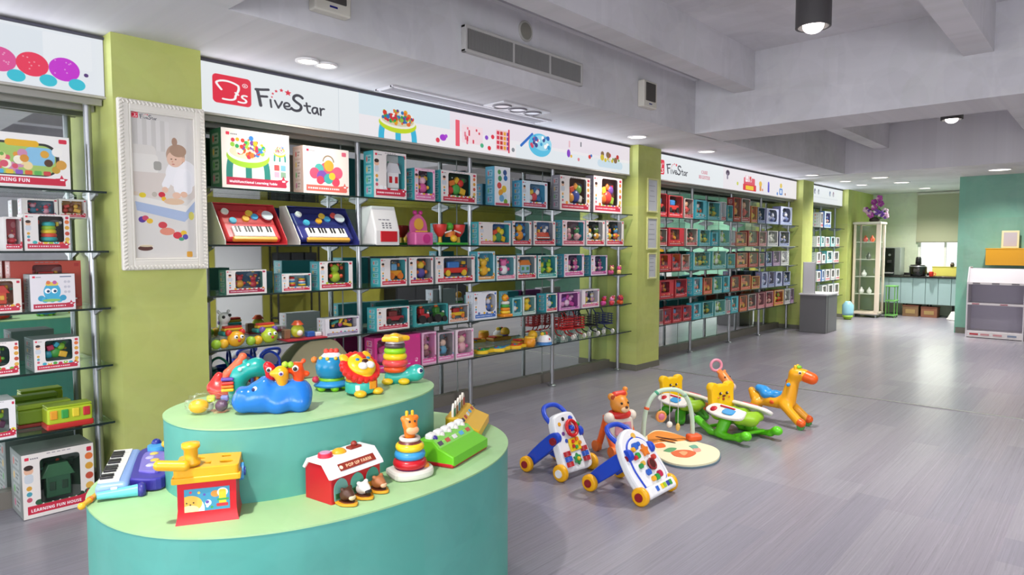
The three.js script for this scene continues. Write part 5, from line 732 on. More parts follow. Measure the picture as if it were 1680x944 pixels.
function animalPiano(p, turn, c, base, label, tall) {
  const t = thing('animal_piano', label, 'toy piano', p, turn), m = plastic(c, 0.35), L = 0.3;
  P(t, 'base', rbox(L, 0.018, 0.15, 0.008, 0, 0.009, 0), plastic(base, 0.35)); P(t, 'case', ext(shapeOf([[-0.07, 0], [0.072, 0], [0.072, 0.025], [0.01, 0.05], [-0.02, 0.078], [-0.07, 0.078]]), L - 0.006, 0.006, 0, 0.016, 0, 0, -PI / 2), m);
  P(t, 'name_strip', box(L * 0.8, 0.022, 0.004, 0.005, 0.078, 0.002, -0.75), plastic(tall ? 0xe8d9a0 : 0xbfe08a, 0.4));
  for (let i = 0; i < 5; i++) { const x = -0.115 + i * 0.056; P(t, 'flap', tall ? ext(smoothShape([[-0.02, 0], [-0.02, 0.045], [0, 0.066], [0.02, 0.045], [0.02, 0]]), 0.01, 0.002, x, 0.09, -0.045) : rbox(0.045, 0.03, 0.035, 0.012, x, 0.106, -0.045), plastic(tall ? 0xefe9dc : 0xecebe8, 0.4)); P(t, 'flap_face', tall ? rbox(0.026, 0.04, 0.004, 0.002, x, 0.115, -0.038) : ball(0.012, x, 0.1, -0.026), plastic(tall ? [0x2f7f5a, 0x8a5a2a, 0x2f7f8a, 0x7a6a2a, 0xa5402f][i] : [0x3a2f8a, 0xd9d4cf, 0xd9d4cf, 0xd9d4cf, 0xd9d4cf][i], 0.4)); P(t, 'button', [ball(0.016, x, 0.043, 0.045, 0, 0, 0, [1.3, 0.7, 1]), rbox(0.034, 0.016, 0.03, 0.005, x, 0.045, 0.045, 0.4)][i % 2], plastic([0xc9202c, 0x3f8fd0, 0xe8641e, 0xe9a522, 0x3a2f9a][i])); P(t, 'picture', rbox(0.03, 0.018, 0.004, 0.001, x, 0.083, 0.0, -0.75), plastic([0x3a2a4a, 0xb53a2a, 0xd9d9d9, 0x3f9fd0, 0xb5432f][i])); }
}
animalPiano([-1.985, LOW, -1.83], 1.88, 0x69bd22, 0xb51a22, 'lime green animal piano on a red base', false);
animalPiano([-2.21, LOW, -2.12], 2.2, 0xe0b01e, 0x3f8fa0, 'yellow animal piano behind the upper tier', true);
{ // hippo with animal pegs
  const t = thing('hippo_toy', 'blue hippo toy with animal pegs in its back', 'toy', [-2.265, HIGH, -1.19], 1.12 - PI / 2), blue = plastic(0x1f6fc4, 0.22);
  // local z: nose direction
  P(t, 'hippo_body', body([bone([0, 0.06, -0.08], 0.057, [0, 0.058, 0.02], 0.054), bone([0, 0.052, 0.06], 0.05, [0, 0.045, 0.1], 0.042), bone([0, 0.078, 0.04], 0.034), bone([0.035, 0.03, -0.09], 0.034), bone([-0.035, 0.03, -0.09], 0.034), bone([0.035, 0.03, -0.015], 0.032), bone([-0.035, 0.03, -0.015], 0.032), bone([0.025, 0.116, 0.028], 0.009), bone([-0.025, 0.116, 0.028], 0.009), bone([0.022, 0.082, 0.108], 0.011), bone([-0.022, 0.082, 0.108], 0.011)], 0.032, 52), blue);
  for (const s of [-1, 1]) { P(t, 'eye', ball(0.011, s * 0.033, 0.092, 0.062), plastic(0xe9eef6)); P(t, 'pupil', ball(0.007, s * 0.0385, 0.093, 0.068), plastic(0x171a5a)); P(t, 'side_button', ball(0.006, s * 0.05, 0.06, 0.035), plastic(0xd9d9a0)); }
  const K = 1.08, peg = (name, z, x, c, shape, parts) => { const m = P(t, name, body(shape.map((b) => [b[0] * K + x, b[1] * K + 0.1, b[2] * K + z, b[3] * K, b[4] * K + x, b[5] * K + 0.1, b[6] * K + z, b[7] * K]), 0.01, 30), plastic(c, 0.3)); for (const [px, py, pz, r, k] of parts) P(m, 'detail', ball(r * K, px * K + x, py * K + 0.1, pz * K + z), plastic(k)); };
  peg('red_peg', 0.005, -0.018, 0xc3131c, [bone([0, -0.01, 0], 0.014, [0, 0.05, 0.004], 0.018), bone([0, 0.062, 0.012], 0.014)], [[0.016, 0.05, 0.008, 0.009, 0xffffff], [0.022, 0.05, 0.01, 0.006, 0x141414]]);
  peg('yellow_peg', -0.03, 0.022, 0xe5a019, [bone([0, -0.018, 0], 0.011, [0, 0.02, 0], 0.021), bone([0, 0.04, 0.004], 0.025), bone([0, 0.04, 0.03], 0.01)], [[0.023, 0.042, 0.004, 0.008, 0xe0d0e6], [0.029, 0.042, 0.005, 0.005, 0x4a2f7a], [0, 0.068, -0.01, 0.011, 0x9ac22a], [0, 0.066, -0.028, 0.011, 0x8aba2a]]);
  peg('orange_peg', -0.085, 0.01, 0xe24a14, [bone([0, -0.012, 0], 0.014, [0, 0.03, -0.004], 0.02), bone([0, 0.05, 0.004], 0.024), bone([0, 0.045, 0.03], 0.009), bone([0, 0.075, -0.02], 0.008), bone([0, 0.03, -0.03], 0.01)], [[0.021, 0.054, 0.008, 0.0105, 0xf0e8e8], [0.029, 0.054, 0.01, 0.007, 0x181410]]);
}
{ // bag of blocks
  const t = thing('bag_of_toys', 'clear plastic bag of small toy pieces beside the blue hippo', 'bag', [-2.42, HIGH, -1.03], 1.1);
  const film = new THREE.MeshPhysicalMaterial({ color: 0xffffff, roughness: 0.08, transmission: 1, thickness: 0, ior: 1.4, side: THREE.DoubleSide });
  const g = new THREE.IcosahedronGeometry(0.07, 5), p = g.attributes.position; for (let i = 0; i < p.count; i++) { const v = new THREE.Vector3().fromBufferAttribute(p, i), k = 1 + 0.12 * Math.sin(v.x * 140 + v.y * 60) * Math.sin(v.y * 170 + v.z * 90); p.setXYZ(i, v.x * 1.25 * k, Math.max(0.001, (v.y + 0.052) * 0.62 * k), v.z * 0.9 * k); } g.computeVertexNormals(); P(t, 'film', g, film, 'crinkled clear film');
  P(t, 'piece', ball(0.03, -0.04, 0.03, 0.02, 0, 0, 0, [1.1, 0.85, 0.9]), plastic(0xe8aa1c)); P(t, 'piece', ball(0.022, 0.035, 0.026, 0.02), plastic(0x5a3a52)); P(t, 'piece', rbox(0.03, 0.025, 0.03, 0.008, 0.0, 0.05, 0), plastic(0xb9c23a)); P(t, 'piece', rbox(0.028, 0.024, 0.03, 0.008, 0.045, 0.045, -0.01), plastic(0x7a7fb5)); P(t, 'piece', ball(0.018, -0.01, 0.02, -0.02), plastic(0xd9d4cf));
}
{ // teal dolphin slide
  const t = thing('whale_toy', 'teal arched whale toy with a rainbow side behind the hippo', 'toy', [-2.475, HIGH, -1.2], 1.1), te = plastic(0x1f9c92, 0.28);
  P(t, 'arched_body', body([bone([-0.045, 0.02, 0], 0.03, [-0.04, 0.09, 0], 0.034), bone([-0.03, 0.12, 0], 0.034, [0.03, 0.135, 0], 0.03), bone([0.03, 0.135, 0], 0.03, [0.075, 0.11, 0], 0.02)], 0.03, 36), te);
  P(t, 'fin', body([bone([-0.01, 0.15, 0], 0.016, [-0.025, 0.185, 0], 0.007)], 0.008, 20), te); P(t, 'orange_crest', body([bone([-0.035, 0.155, 0], 0.018, [-0.075, 0.12, 0.01], 0.014), bone([-0.075, 0.12, 0.01], 0.014, [-0.09, 0.08, 0.015], 0.01), bone([-0.02, 0.178, 0], 0.016)], 0.01, 26), plastic(0xe0603a));
  [[0xd9352c, 0.085], [0xe8741e, 0.072], [0xe9c022, 0.059], [0x5a3f9a, 0.1]].forEach(([c, y]) => P(t, 'rainbow_band', rbox(0.045, 0.012, 0.03, 0.005, -0.075, y, 0.03), plastic(c))); for (let i = 0; i < 3; i++) P(t, 'bead_post', cap(0.007, 0.06, 0.012 + i * 0.02, 0.06, 0.0), plastic([0x2f4f9a, 0xd98f1e, 0xb52a26][i])); P(t, 'base', rbox(0.16, 0.022, 0.09, 0.01, 0.01, 0.011, 0), plastic(0x1f6f6a)); P(t, 'dot', ball(0.008, -0.03, 0.135, 0.033), plastic(0xbfe6e0)); P(t, 'dot', ball(0.006, 0.0, 0.15, 0.03), plastic(0xbfe6e0));
  const r = thing('red_rattle', 'red clock-faced toy behind the bag of toy pieces', 'toy', [-2.57, HIGH, -1.19], 1.0); P(r, 'shell', body([bone([-0.06, 0.035, 0], 0.034, [0.05, 0.05, 0], 0.045), bone([-0.06, 0.09, -0.01], 0.018, [-0.085, 0.05, 0], 0.02)], 0.02, 30), plastic(0xcf2f2a, 0.3)); P(r, 'dial', cyl(0.02, 0.02, 0.01, 0.045, 0.055, 0.045, PI / 2), plastic(0xe6e2da)); P(r, 'green_knob', ball(0.016, -0.03, 0.085, 0.02), plastic(0x2f8f5a));
}
{ // blue monster
  const t = thing('monster_toy', 'round blue monster toy with a white crown on lime feet', 'toy', [-2.44, HIGH, -1.545], 1.0), bl = plastic(0x1f86b8, 0.25);
  P(t, 'globe', lathe([[0, 0.045], [0.045, 0.047], [0.062, 0.07], [0.066, 0.1], [0.058, 0.128], [0.042, 0.142], [0, 0.147]]), bl); P(t, 'green_ring', hoop(0.046, 0.008, 0, 0.046, 0), plastic(0x7fc22a)); P(t, 'skirt', lathe([[0, 0.012], [0.05, 0.012], [0.075, 0.02], [0.068, 0.03], [0.05, 0.044], [0, 0.045]]), plastic(0x2f8fd0));
  for (let i = 0; i < 6; i++) { const a = i * PI / 3 + 0.3; P(t, 'foot', ball(0.018, 0.055 * Math.cos(a), 0.014, 0.055 * Math.sin(a), 0, 0, 0, [1, 0.8, 1]), plastic(0x86cc1e)); }
  P(t, 'crown', lathe([[0, 0.158], [0.03, 0.156], [0.042, 0.143], [0.04, 0.138], [0, 0.138]]), plastic(0xe6ebee)); for (let i = 0; i < 3; i++) P(t, 'red_plume', ball(0.012, -0.02 + i * 0.02, 0.162, 0), plastic(0xd0402f)); for (let i = 0; i < 4; i++) { const a = 0.5 + i * 0.7; P(t, 'yellow_knob', ball(0.008, 0.05 * Math.cos(a), 0.138, 0.05 * Math.sin(a)), plastic(0xe0b83a)); }
  P(t, 'rattle_arm', ball(0.014, -0.07, 0.125, -0.02), plastic(0xe07a2a)); P(t, 'flower', ball(0.014, -0.065, 0.05, 0.03), plastic(0xc02f4a));
}
{ // lion drum
  const t = thing('lion_toy', 'yellow lion toy with a red mane on a teal drum', 'toy', [-2.275, HIGH, -1.575], 1.6);
  P(t, 'drum', lathe([[0, 0.006], [0.05, 0.006], [0.062, 0.014], [0.062, 0.05], [0.056, 0.06], [0, 0.06]]), plastic(0x39b0a4, 0.3)); P(t, 'neck', cyl(0.056, 0.06, 0.03, 0, 0.073, 0), plastic(0xe8b01e)); P(t, 'side_patch', rbox(0.018, 0.022, 0.006, 0.002, -0.045, 0.036, 0.042, 0, -0.8), plastic(0xe9e2da)); P(t, 'orange_band', rbox(0.035, 0.032, 0.01, 0.003, 0.015, 0.042, 0.058), plastic(0xe8961e)); P(t, 'red_band', rbox(0.014, 0.034, 0.01, 0.003, 0.042, 0.042, 0.046, 0, 0.6), plastic(0xd9441e));
  for (const s of [-1, 1]) P(t, 'paw', ball(0.022, s * 0.042, 0.014, 0.055, 0, 0, 0, [1.1, 0.65, 1.2]), plastic(0xe8b21e));
  const h = sub(t, 'lion_head'); h.position.set(0, 0.115, 0.005); h.rotation.x = -0.85;
  const mane = []; for (let i = 0; i < 40; i++) { const a = i / 40 * 2 * PI, r = 0.072 + (i % 2) * 0.006; mane.push([r * Math.cos(a), r * 0.92 * Math.sin(a)]); } P(h, 'mane', ext(smoothShape(mane), 0.034, 0.01, 0, 0, -0.01), plastic(0xd2231f, 0.35));
  P(h, 'face', ball(0.062, 0, 0, 0.006, 0, 0, 0, [1, 0.94, 0.48]), plastic(0xeab51a, 0.3)); P(h, 'forelock', rbox(0.02, 0.04, 0.01, 0.004, 0.005, 0.03, 0.031, -0.3), plastic(0xc8281f)); for (const s of [-1, 1]) { P(h, 'muzzle', ball(0.021, s * 0.017, -0.022, 0.03, 0, 0, 0, [1, 0.8, 0.6]), plastic(0xece4e2)); P(h, 'eye', ball(0.008, s * 0.026, 0.012, 0.032, 0, 0, 0, [1.2, 0.9, 0.5]), plastic(0x2f7fb0)); P(h, 'ear', ball(0.02, s * 0.055, 0.05, 0.0, 0, 0, 0, [1, 1.2, 0.6]), plastic(0xe8b01a)); } P(h, 'nose', ball(0.011, 0, -0.004, 0.037, 0, 0, 0, [1.4, 0.8, 0.6]), plastic(0x3a1a16));
}
{ // turtle stacker
  const t = thing('turtle_stacker', 'ring stacker on a teal turtle', 'toy', [-2.335, HIGH, -1.815], 2.4); t.scale.setScalar(1.1); const te = plastic(0x2fa89c, 0.28);
  // local z: the turtle's head direction
  P(t, 'turtle_body', body([bone([0, 0.025, -0.025], 0.03, [0, 0.025, 0.02], 0.03), bone([0, 0.03, 0.02], 0.02, [0, 0.036, 0.062], 0.022), bone([0, 0.042, 0.072], 0.033)], 0.02, 36), te); for (const s of [-1, 1]) { P(t, 'eye', ball(0.012, s * 0.025, 0.053, 0.088), plastic(0xeef2f6)); P(t, 'pupil', ball(0.008, s * 0.031, 0.054, 0.092), plastic(0x1a2450)); for (const z of [-0.04, 0.025]) P(t, 'foot', ball(0.019, s * 0.034, 0.013, z, 0, 0, 0, [1, 0.68, 1.2]), plastic(0xe4bd1c)); }
  let y = 0.046; [[0.033, 0.013, 0xe8551e], [0.036, 0.0155, 0xe24848], [0.034, 0.014, 0xe6c41a], [0.031, 0.013, 0x86c41c], [0.029, 0.012, 0x4f4046]].forEach(([R, r, c]) => { P(t, 'ring', hoop(R, r, 0, y + r, -0.012), plastic(c, 0.3)); y += r * 1.72; }); P(t, 'silver_lid', cyl(0.034, 0.038, 0.008, 0, y + 0.006, -0.012), plastic(0xb9b3b8, 0.3)); P(t, 'star_cap', ext(starShape(0.048, 0.034), 0.022, 0.008, 0, y + 0.02, -0.012, PI / 2), plastic(0xeab31a, 0.3)); P(t, 'cap_dome', ball(0.024, 0, y + 0.026, -0.012, 0, 0, 0, [1, 0.6, 1]), plastic(0xeab31a, 0.3)); P(t, 'spindle', cyl(0.012, 0.014, y - 0.03, 0, y / 2 + 0.02, -0.012), plastic(0xe6e2da));
}
// ------------------------------------------------------------------ toys on the floor
function ground(px, py, h = 0) { const d = new THREE.Vector3((px - cPx.cx) / cPx.f, -(py - cPx.cy) / cPx.f, -1).applyMatrix4(camM), t = (h - 1.5) / d.y; return [d.x * t, h, d.z * t]; }
const BLUE = plastic(0x1a45c0, 0.32), YEL = plastic(0xf0ae0e, 0.35), WHT = plastic(0xe6e7ea, 0.35), DRED = plastic(0x8a1420, 0.35);
function walker(origin, turn, label, reach, lean, kind) {               // origin: between the front wheels on the floor; local z forward, x across
  const t = thing('baby_walker', label, 'baby walker', origin, turn, 'baby walkers on the floor'), W = 0.33, H = kind === 'wheel' ? 0.355 : 0.335, back = lean;
  const wheel = (x, z, hub, r = 0.055) => { const w = P(t, 'wheel', lathe([[0, -0.02], [r * 0.78, -0.02], [r, -0.012], [r, 0.012], [r * 0.78, 0.02], [0, 0.02]], x, r, z, 0, 0, PI / 2), YEL); P(w, 'hub_cap', cyl(r * 0.45, r * 0.5, 0.012, x + Math.sign(x) * 0.022, r, z, 0, 0, PI / 2), hub); };
  for (const s of [-1, 1]) { wheel(s * W / 2, 0, kind === 'wheel' ? WHT : DRED); wheel(s * W / 2, -reach, DRED, 0.052); }
  P(t, 'front_axle', cyl(0.01, 0.01, W - 0.03, 0, 0.055, 0, 0, 0, PI / 2), chrome);
  const hy = 0.25, hz = -back * 0.62;
  for (const s of [-1, 1]) {
    const len = Math.hypot(hy - 0.06, reach + hz), a = Math.atan2(reach + hz, hy - 0.06);
    const g = ext(smoothShape([[-0.03, -len / 2], [-0.036, len / 2 - 0.02], [0, len / 2 + 0.034], [0.036, len / 2 - 0.02], [0.03, -len / 2]]), 0.04, 0.008, 0, 0, 0, 0, PI / 2); xf(g, 0, 0, 0, a);
    P(t, 'rear_leg', g.translate(s * (W / 2 - 0.045), (hy + 0.07) / 2, (hz - reach) / 2), BLUE); P(t, 'hinge_cap', cyl(0.024, 0.026, 0.02, s * (W / 2 - 0.02), hy - 0.01, hz, 0, 0, PI / 2), DRED);
  }
  P(t, 'rear_bar', cyl(0.012, 0.012, W - 0.09, 0, 0.09, -reach + 0.03, 0, 0, PI / 2), BLUE);
  const p = sub(t, 'play_panel'); p.position.set(0, 0.055, 0.0); p.rotation.x = -Math.atan2(back, H - 0.055);      // local y runs up the panel, z out of it
  const L = Math.hypot(back, H - 0.055);
  if (kind === 'wheel') {
    P(p, 'panel', ext(smoothShape([[-0.135, 0], [-0.125, L * 0.5], [-0.1, L * 0.95], [-0.06, L + 0.02], [0.06, L + 0.02], [0.1, L * 0.95], [0.125, L * 0.5], [0.135, 0], [0, -0.01]]), 0.06, 0.014, 0, 0, 0), WHT);
    P(p, 'steering_wheel', ring(0.05, 0.012, 0.02, L * 0.76, 0.05), plastic(0xc9161f, 0.3)); P(p, 'wheel_hub', ball(0.022, 0.02, L * 0.76, 0.045), BLUE); for (let i = 0; i < 3; i++) P(p, 'wheel_spoke', cap(0.007, 0.04, 0.02 + 0.026 * Math.sin(i * 2.1), L * 0.76 + 0.026 * Math.cos(i * 2.1), 0.046, 0, 0, -i * 2.1), plastic(0xc9161f, 0.3)); P(p, 'green_knob', ball(0.02, 0.115, L * 0.8, 0.02), plastic(0x1f8f3f));
    P(p, 'yellow_board', rbox(0.11, 0.085, 0.016, 0.006, 0.015, L * 0.44, 0.034), plastic(0xe8c41c)); [[-0.02, 0.02, 0xd0302a], [0.02, 0.028, 0xe0602a], [0.045, 0.0, 0xd9882a], [0.0, -0.02, 0x3fa04a], [-0.028, -0.01, 0xb52a2a]].forEach(([x, y, c]) => P(p, 'board_button', cyl(0.012, 0.013, 0.012, 0.015 + x, L * 0.44 + y, 0.045, PI / 2), plastic(c)));
    for (const s of [-1, 1]) for (let i = 0; i < 3; i++) P(p, 'roller', cyl(0.027, 0.027, 0.03, s * 0.09, L * 0.1 + i * 0.034, 0.034), plastic([0xb8202a, 0x2a56c0, 0xb8202a][i])); P(p, 'flower', ext(starShape(0.035, 0.024, 6), 0.014, 0.003, 0.0, L * 0.15, 0.036), plastic(0x2f8f4a)); P(p, 'flower_centre', ball(0.014, 0, L * 0.15, 0.044), plastic(0xe8c41c));
    [[-0.07, 0.9, 0xe8a81c], [-0.06, 0.7, 0x6a3f8a], [-0.05, 0.55, 0x2f4fb0], [-0.02, 0.98, 0x2a2a2a]].forEach(([x, y, c]) => P(p, 'sticker', cyl(0.013, 0.013, 0.008, x, L * y, 0.03, PI / 2), plastic(c))); P(p, 'gear', ball(0.018, 0.055, L * 0.96, 0.03), BLUE);
  } else {
    P(p, 'side_frame', ext(smoothShape([[-0.15, 0], [-0.165, L * 0.45], [-0.12, L * 0.9], [0, L + 0.03], [0.12, L * 0.9], [0.165, L * 0.45], [0.15, 0], [0, -0.015]]), 0.05, 0.014, 0, 0, 0), WHT);
    P(p, 'blue_edge', ext(smoothShape([[-0.115, L * 0.08], [-0.135, L * 0.45], [-0.1, L * 0.82], [0, L * 0.95], [0.1, L * 0.82], [0.135, L * 0.45], [0.115, L * 0.08]]), 0.012, 0.003, 0, 0, 0.026), BLUE); P(p, 'panel', ext(smoothShape([[-0.108, L * 0.1], [-0.127, L * 0.45], [-0.094, L * 0.8], [0, L * 0.92], [0.094, L * 0.8], [0.127, L * 0.45], [0.108, L * 0.1]]), 0.014, 0.003, 0, 0, 0.029), WHT);
    const bt = (x, y, r, c, k) => P(p, 'button', k ? ext(starShape(r * 1.3, r * 0.75), 0.02, 0.003, x, L * y, 0.042) : cyl(r, r * 1.1, 0.022, x, L * y, 0.042, PI / 2), plastic(c));
    bt(-0.04, 0.78, 0.022, 0x2a5fc0); bt(-0.07, 0.74, 0.014, 0xe8a81c); bt(0.0, 0.8, 0.014, 0x2a5fc0); bt(-0.055, 0.62, 0.018, 0x2f9a3f); bt(-0.085, 0.6, 0.013, 0xc9202a); bt(0.035, 0.66, 0.028, 0xe0781c, 1); bt(-0.075, 0.44, 0.014, 0x2f8f4a); bt(-0.045, 0.47, 0.014, 0xe0b04a); bt(0.03, 0.4, 0.03, 0x4a1414); bt(0.085, 0.5, 0.016, 0xc0392b); bt(-0.035, 0.3, 0.018, 0x2a5fc0); bt(-0.02, 0.17, 0.015, 0xe8a81c); bt(0.02, 0.17, 0.018, 0x2f9a3f); bt(0.06, 0.2, 0.02, 0xb8204a);
    P(p, 'dial_ring', ring(0.032, 0.006, 0.03, L * 0.4, 0.05), DRED); P(p, 'foot_bar', rbox(0.3, 0.07, 0.06, 0.02, 0, -0.005, 0.03), WHT); [[-0.06, 0x2a5fc0], [-0.005, 0xe8c41c], [0.025, 0x9ac22a], [0.06, 0x2a3fa0], [0.09, 0x3f9a3f]].forEach(([x, c]) => P(p, 'foot_tile', rbox(0.024, 0.03, 0.01, 0.003, x, 0.0, 0.061), plastic(c))); P(p, 'top_tag', cyl(0.018, 0.018, 0.01, 0.02, L * 0.97, 0.028, PI / 2), plastic(0xe0b04a));
  }
  P(p, 'handle', tube([[-0.09, L * 0.9, -0.01], [-0.1, L + 0.05, -0.04], [-0.06, L + 0.1, -0.06], [0.06, L + 0.1, -0.06], [0.1, L + 0.05, -0.04], [0.09, L * 0.9, -0.01]], 0.016, false, 48), BLUE);
}
walker([-2.583, 0, -3.462], PI / 2, 'white walker with a red steering wheel and blue legs', 0.29, 0.13, 'wheel');
walker([-1.99, 0, -3.455], PI / 2, 'white walker with an oval button panel and blue legs', 0.36, 0.2, 'oval');
{ // lion push walker
  const t = thing('lion_walker', 'orange lion push walker standing behind the button-panel walker', 'baby walker', [ground(1014, 742)[0], 0, ground(1014, 742)[2]], 1.25), or = plastic(0xe8601e, 0.35), cream = plastic(0xe0d6c8, 0.4), tan = plastic(0xdc8c2e, 0.4);
  for (const s of [-1, 1]) { P(t, 'side_leg', tube([[s * 0.1, 0.04, 0.09], [s * 0.1, 0.16, 0.02], [s * 0.09, 0.28, -0.03]], 0.026), or); P(t, 'rear_leg', tube([[s * 0.1, 0.04, -0.1], [s * 0.1, 0.14, -0.06], [s * 0.09, 0.25, -0.03]], 0.024), or); for (const z of [0.09, -0.1]) P(t, 'wheel', cyl(0.04, 0.04, 0.035, s * 0.12, 0.04, z, 0, 0, PI / 2), plastic(0xe0702a)); P(t, 'arm', ball(0.04, s * 0.1, 0.27, 0.02), cream); }
  P(t, 'chest', rbox(0.22, 0.16, 0.09, 0.035, 0, 0.2, 0.01), cream); P(t, 'activity_plate', rbox(0.15, 0.09, 0.02, 0.008, 0, 0.19, 0.055, -0.2), plastic(0xc98a94)); P(t, 'plate_dial', cyl(0.03, 0.03, 0.014, 0.02, 0.19, 0.068, PI / 2 - 0.2), plastic(0x8a8fb5)); P(t, 'scarf', hoop(0.06, 0.026, 0, 0.285, 0.01, 0, 0, 0, [1.1, 1, 0.8]), plastic(0xcf2a26));
  P(t, 'head', body([bone([0, 0.36, 0.01], 0.068), bone([0, 0.34, 0.05], 0.04), bone([-0.06, 0.415, -0.01], 0.026), bone([0.06, 0.425, -0.01], 0.024)], 0.025, 36), tan); P(t, 'red_mane', body([bone([-0.03, 0.425, -0.005], 0.026, [0.045, 0.43, -0.005], 0.024)], 0.01, 24), plastic(0xd43a24)); P(t, 'ear_inner', cyl(0.016, 0.016, 0.01, -0.064, 0.415, 0.016, PI / 2), plastic(0xa8441c)); P(t, 'muzzle', ball(0.03, 0, 0.335, 0.078, 0, 0, 0, [1.2, 0.8, 0.6]), plastic(0xefc79a)); P(t, 'nose', ball(0.011, 0, 0.352, 0.095), plastic(0x4a1f16)); for (const s of [-1, 1]) P(t, 'pupil', ball(0.009, s * 0.028, 0.378, 0.072), plastic(0x20140f)); P(t, 'tail_tuft', ball(0.02, 0.075, 0.455, -0.02), plastic(0xe08a2e));
}
{ // play gym
  const pts = [[1058, 722], [1074, 711], [1100, 714], [1140, 729], [1172, 739], [1182, 750], [1172, 763], [1135, 770], [1098, 765], [1072, 750], [1060, 738]].map(([a, b]) => ground(a, b)), c = ground(1118, 742), f = new THREE.Vector2();
  const t = thing('play_mat', 'cream oval baby gym mat printed with a tiger', 'play mat', [c[0], 0, c[2]]), sh = (k) => smoothShape(pts.map((p) => [(p[0] - c[0]) * k, -(p[2] - c[2]) * k]));
  P(t, 'mat_edge', slab(sh(1.01), 0.012, 0.0005), plastic(0x5f7480, 0.8)); P(t, 'mat_pad', slab(sh(0.985), 0.014, 0.011), plastic(0xe3dcb8, 0.9));
  const W = (px, py) => { const g = ground(px, py); return [g[0] - c[0], -(g[2] - c[2])]; };
  const patch = (name, list, col, y) => P(t, name, slab(smoothShape(list.map((q) => W(...q))), 0.003, y), plastic(col, 0.9));
  patch('orange_field', [[1062, 720], [1078, 713], [1105, 717], [1128, 726], [1110, 730], [1084, 731], [1066, 734]], 0xe08a34, 0.0245); patch('orange_flap', [[1074, 735], [1086, 733], [1092, 739], [1078, 741]], 0xe8662a, 0.0248);
  patch('tiger_body', [[1100, 749], [1112, 745], [1130, 745], [1142, 750], [1128, 757], [1108, 755]], 0xd4673c, 0.0246); patch('tiger_face', [[1113, 749], [1120, 747], [1128, 749], [1122, 754]], 0xe0a070, 0.0262); patch('leaf', [[1088, 746], [1098, 741], [1110, 742], [1100, 748]], 0x5f9a6a, 0.0247); patch('leaf', [[1130, 738], [1140, 736], [1146, 741], [1137, 742]], 0x6fa890, 0.0246); patch('pink_patch', [[1136, 743], [1146, 741], [1150, 746], [1141, 748]], 0xe0a08f, 0.0245); patch('printed_stripe', [[1078, 722], [1108, 728], [1107, 729.5], [1077, 723.5]], 0x6a3a1c, 0.0262); patch('printed_stripe', [[1084, 727], [1106, 732], [1105, 733], [1083, 728.5]], 0x6a3a1c, 0.0262);
  const a = ground(1055, 733), b = ground(1136, 727), L = Math.hypot(a[0] - b[0], a[2] - b[2]);
  const g = thing('gym_arch', 'pale green toy arch standing over the baby mat', 'toy arch', [(a[0] + b[0]) / 2, 0.0, (a[2] + b[2]) / 2], Math.atan2(-(b[2] - a[2]), b[0] - a[0])), pale = plastic(0xbfd6c0, 0.6);
  const arc = []; for (let i = 0; i <= 16; i++) { const u = i / 16, k = PI * u; arc.push([-L / 2 * Math.sign(Math.cos(k)) * Math.abs(Math.cos(k)) ** 0.75, 0.025 + 0.4 * Math.sin(k) ** 0.7, 0]); } P(g, 'arch', tube(arc, 0.017, false, 80), pale);
  P(g, 'foot_block', rbox(0.11, 0.05, 0.08, 0.02, L / 2, 0.05, 0.02), plastic(0xe2561e)); P(g, 'foot_block', rbox(0.05, 0.04, 0.06, 0.012, -L / 2, 0.045, 0), pale); for (const [i, c2] of [[3, 0xe05a2a], [6, 0x3f9a78], [11, 0x8fb8a0]]) P(g, 'printed_band', ball(0.02, arc[i][0], arc[i][1], 0, 0, 0, 0, [1, 0.9, 1]), plastic(c2, 0.7));
  for (const [x, l, col, r] of [[-0.06, 0.17, 0xd0708a, 0.03], [0.01, 0.24, 0xe0e0da, 0.024], [0.08, 0.27, 0xd9b25a, 0.018]]) { P(g, 'cord', cylN(0.0025, 0.0025, l, 6, x, 0.415 - l / 2, 0), plastic(0xd9d9c9)); P(g, 'hanging_toy', ball(r, x, 0.415 - l - r * 0.8, 0, 0, 0, 0, [1, r > 0.02 ? 1 : 1.7, 0.7]), plastic(col)); if (r > 0.028) P(g, 'toy_petals', ring(r * 1.1, 0.012, x, 0.415 - l - r * 0.8, 0), plastic(0xe0944a)); }
}
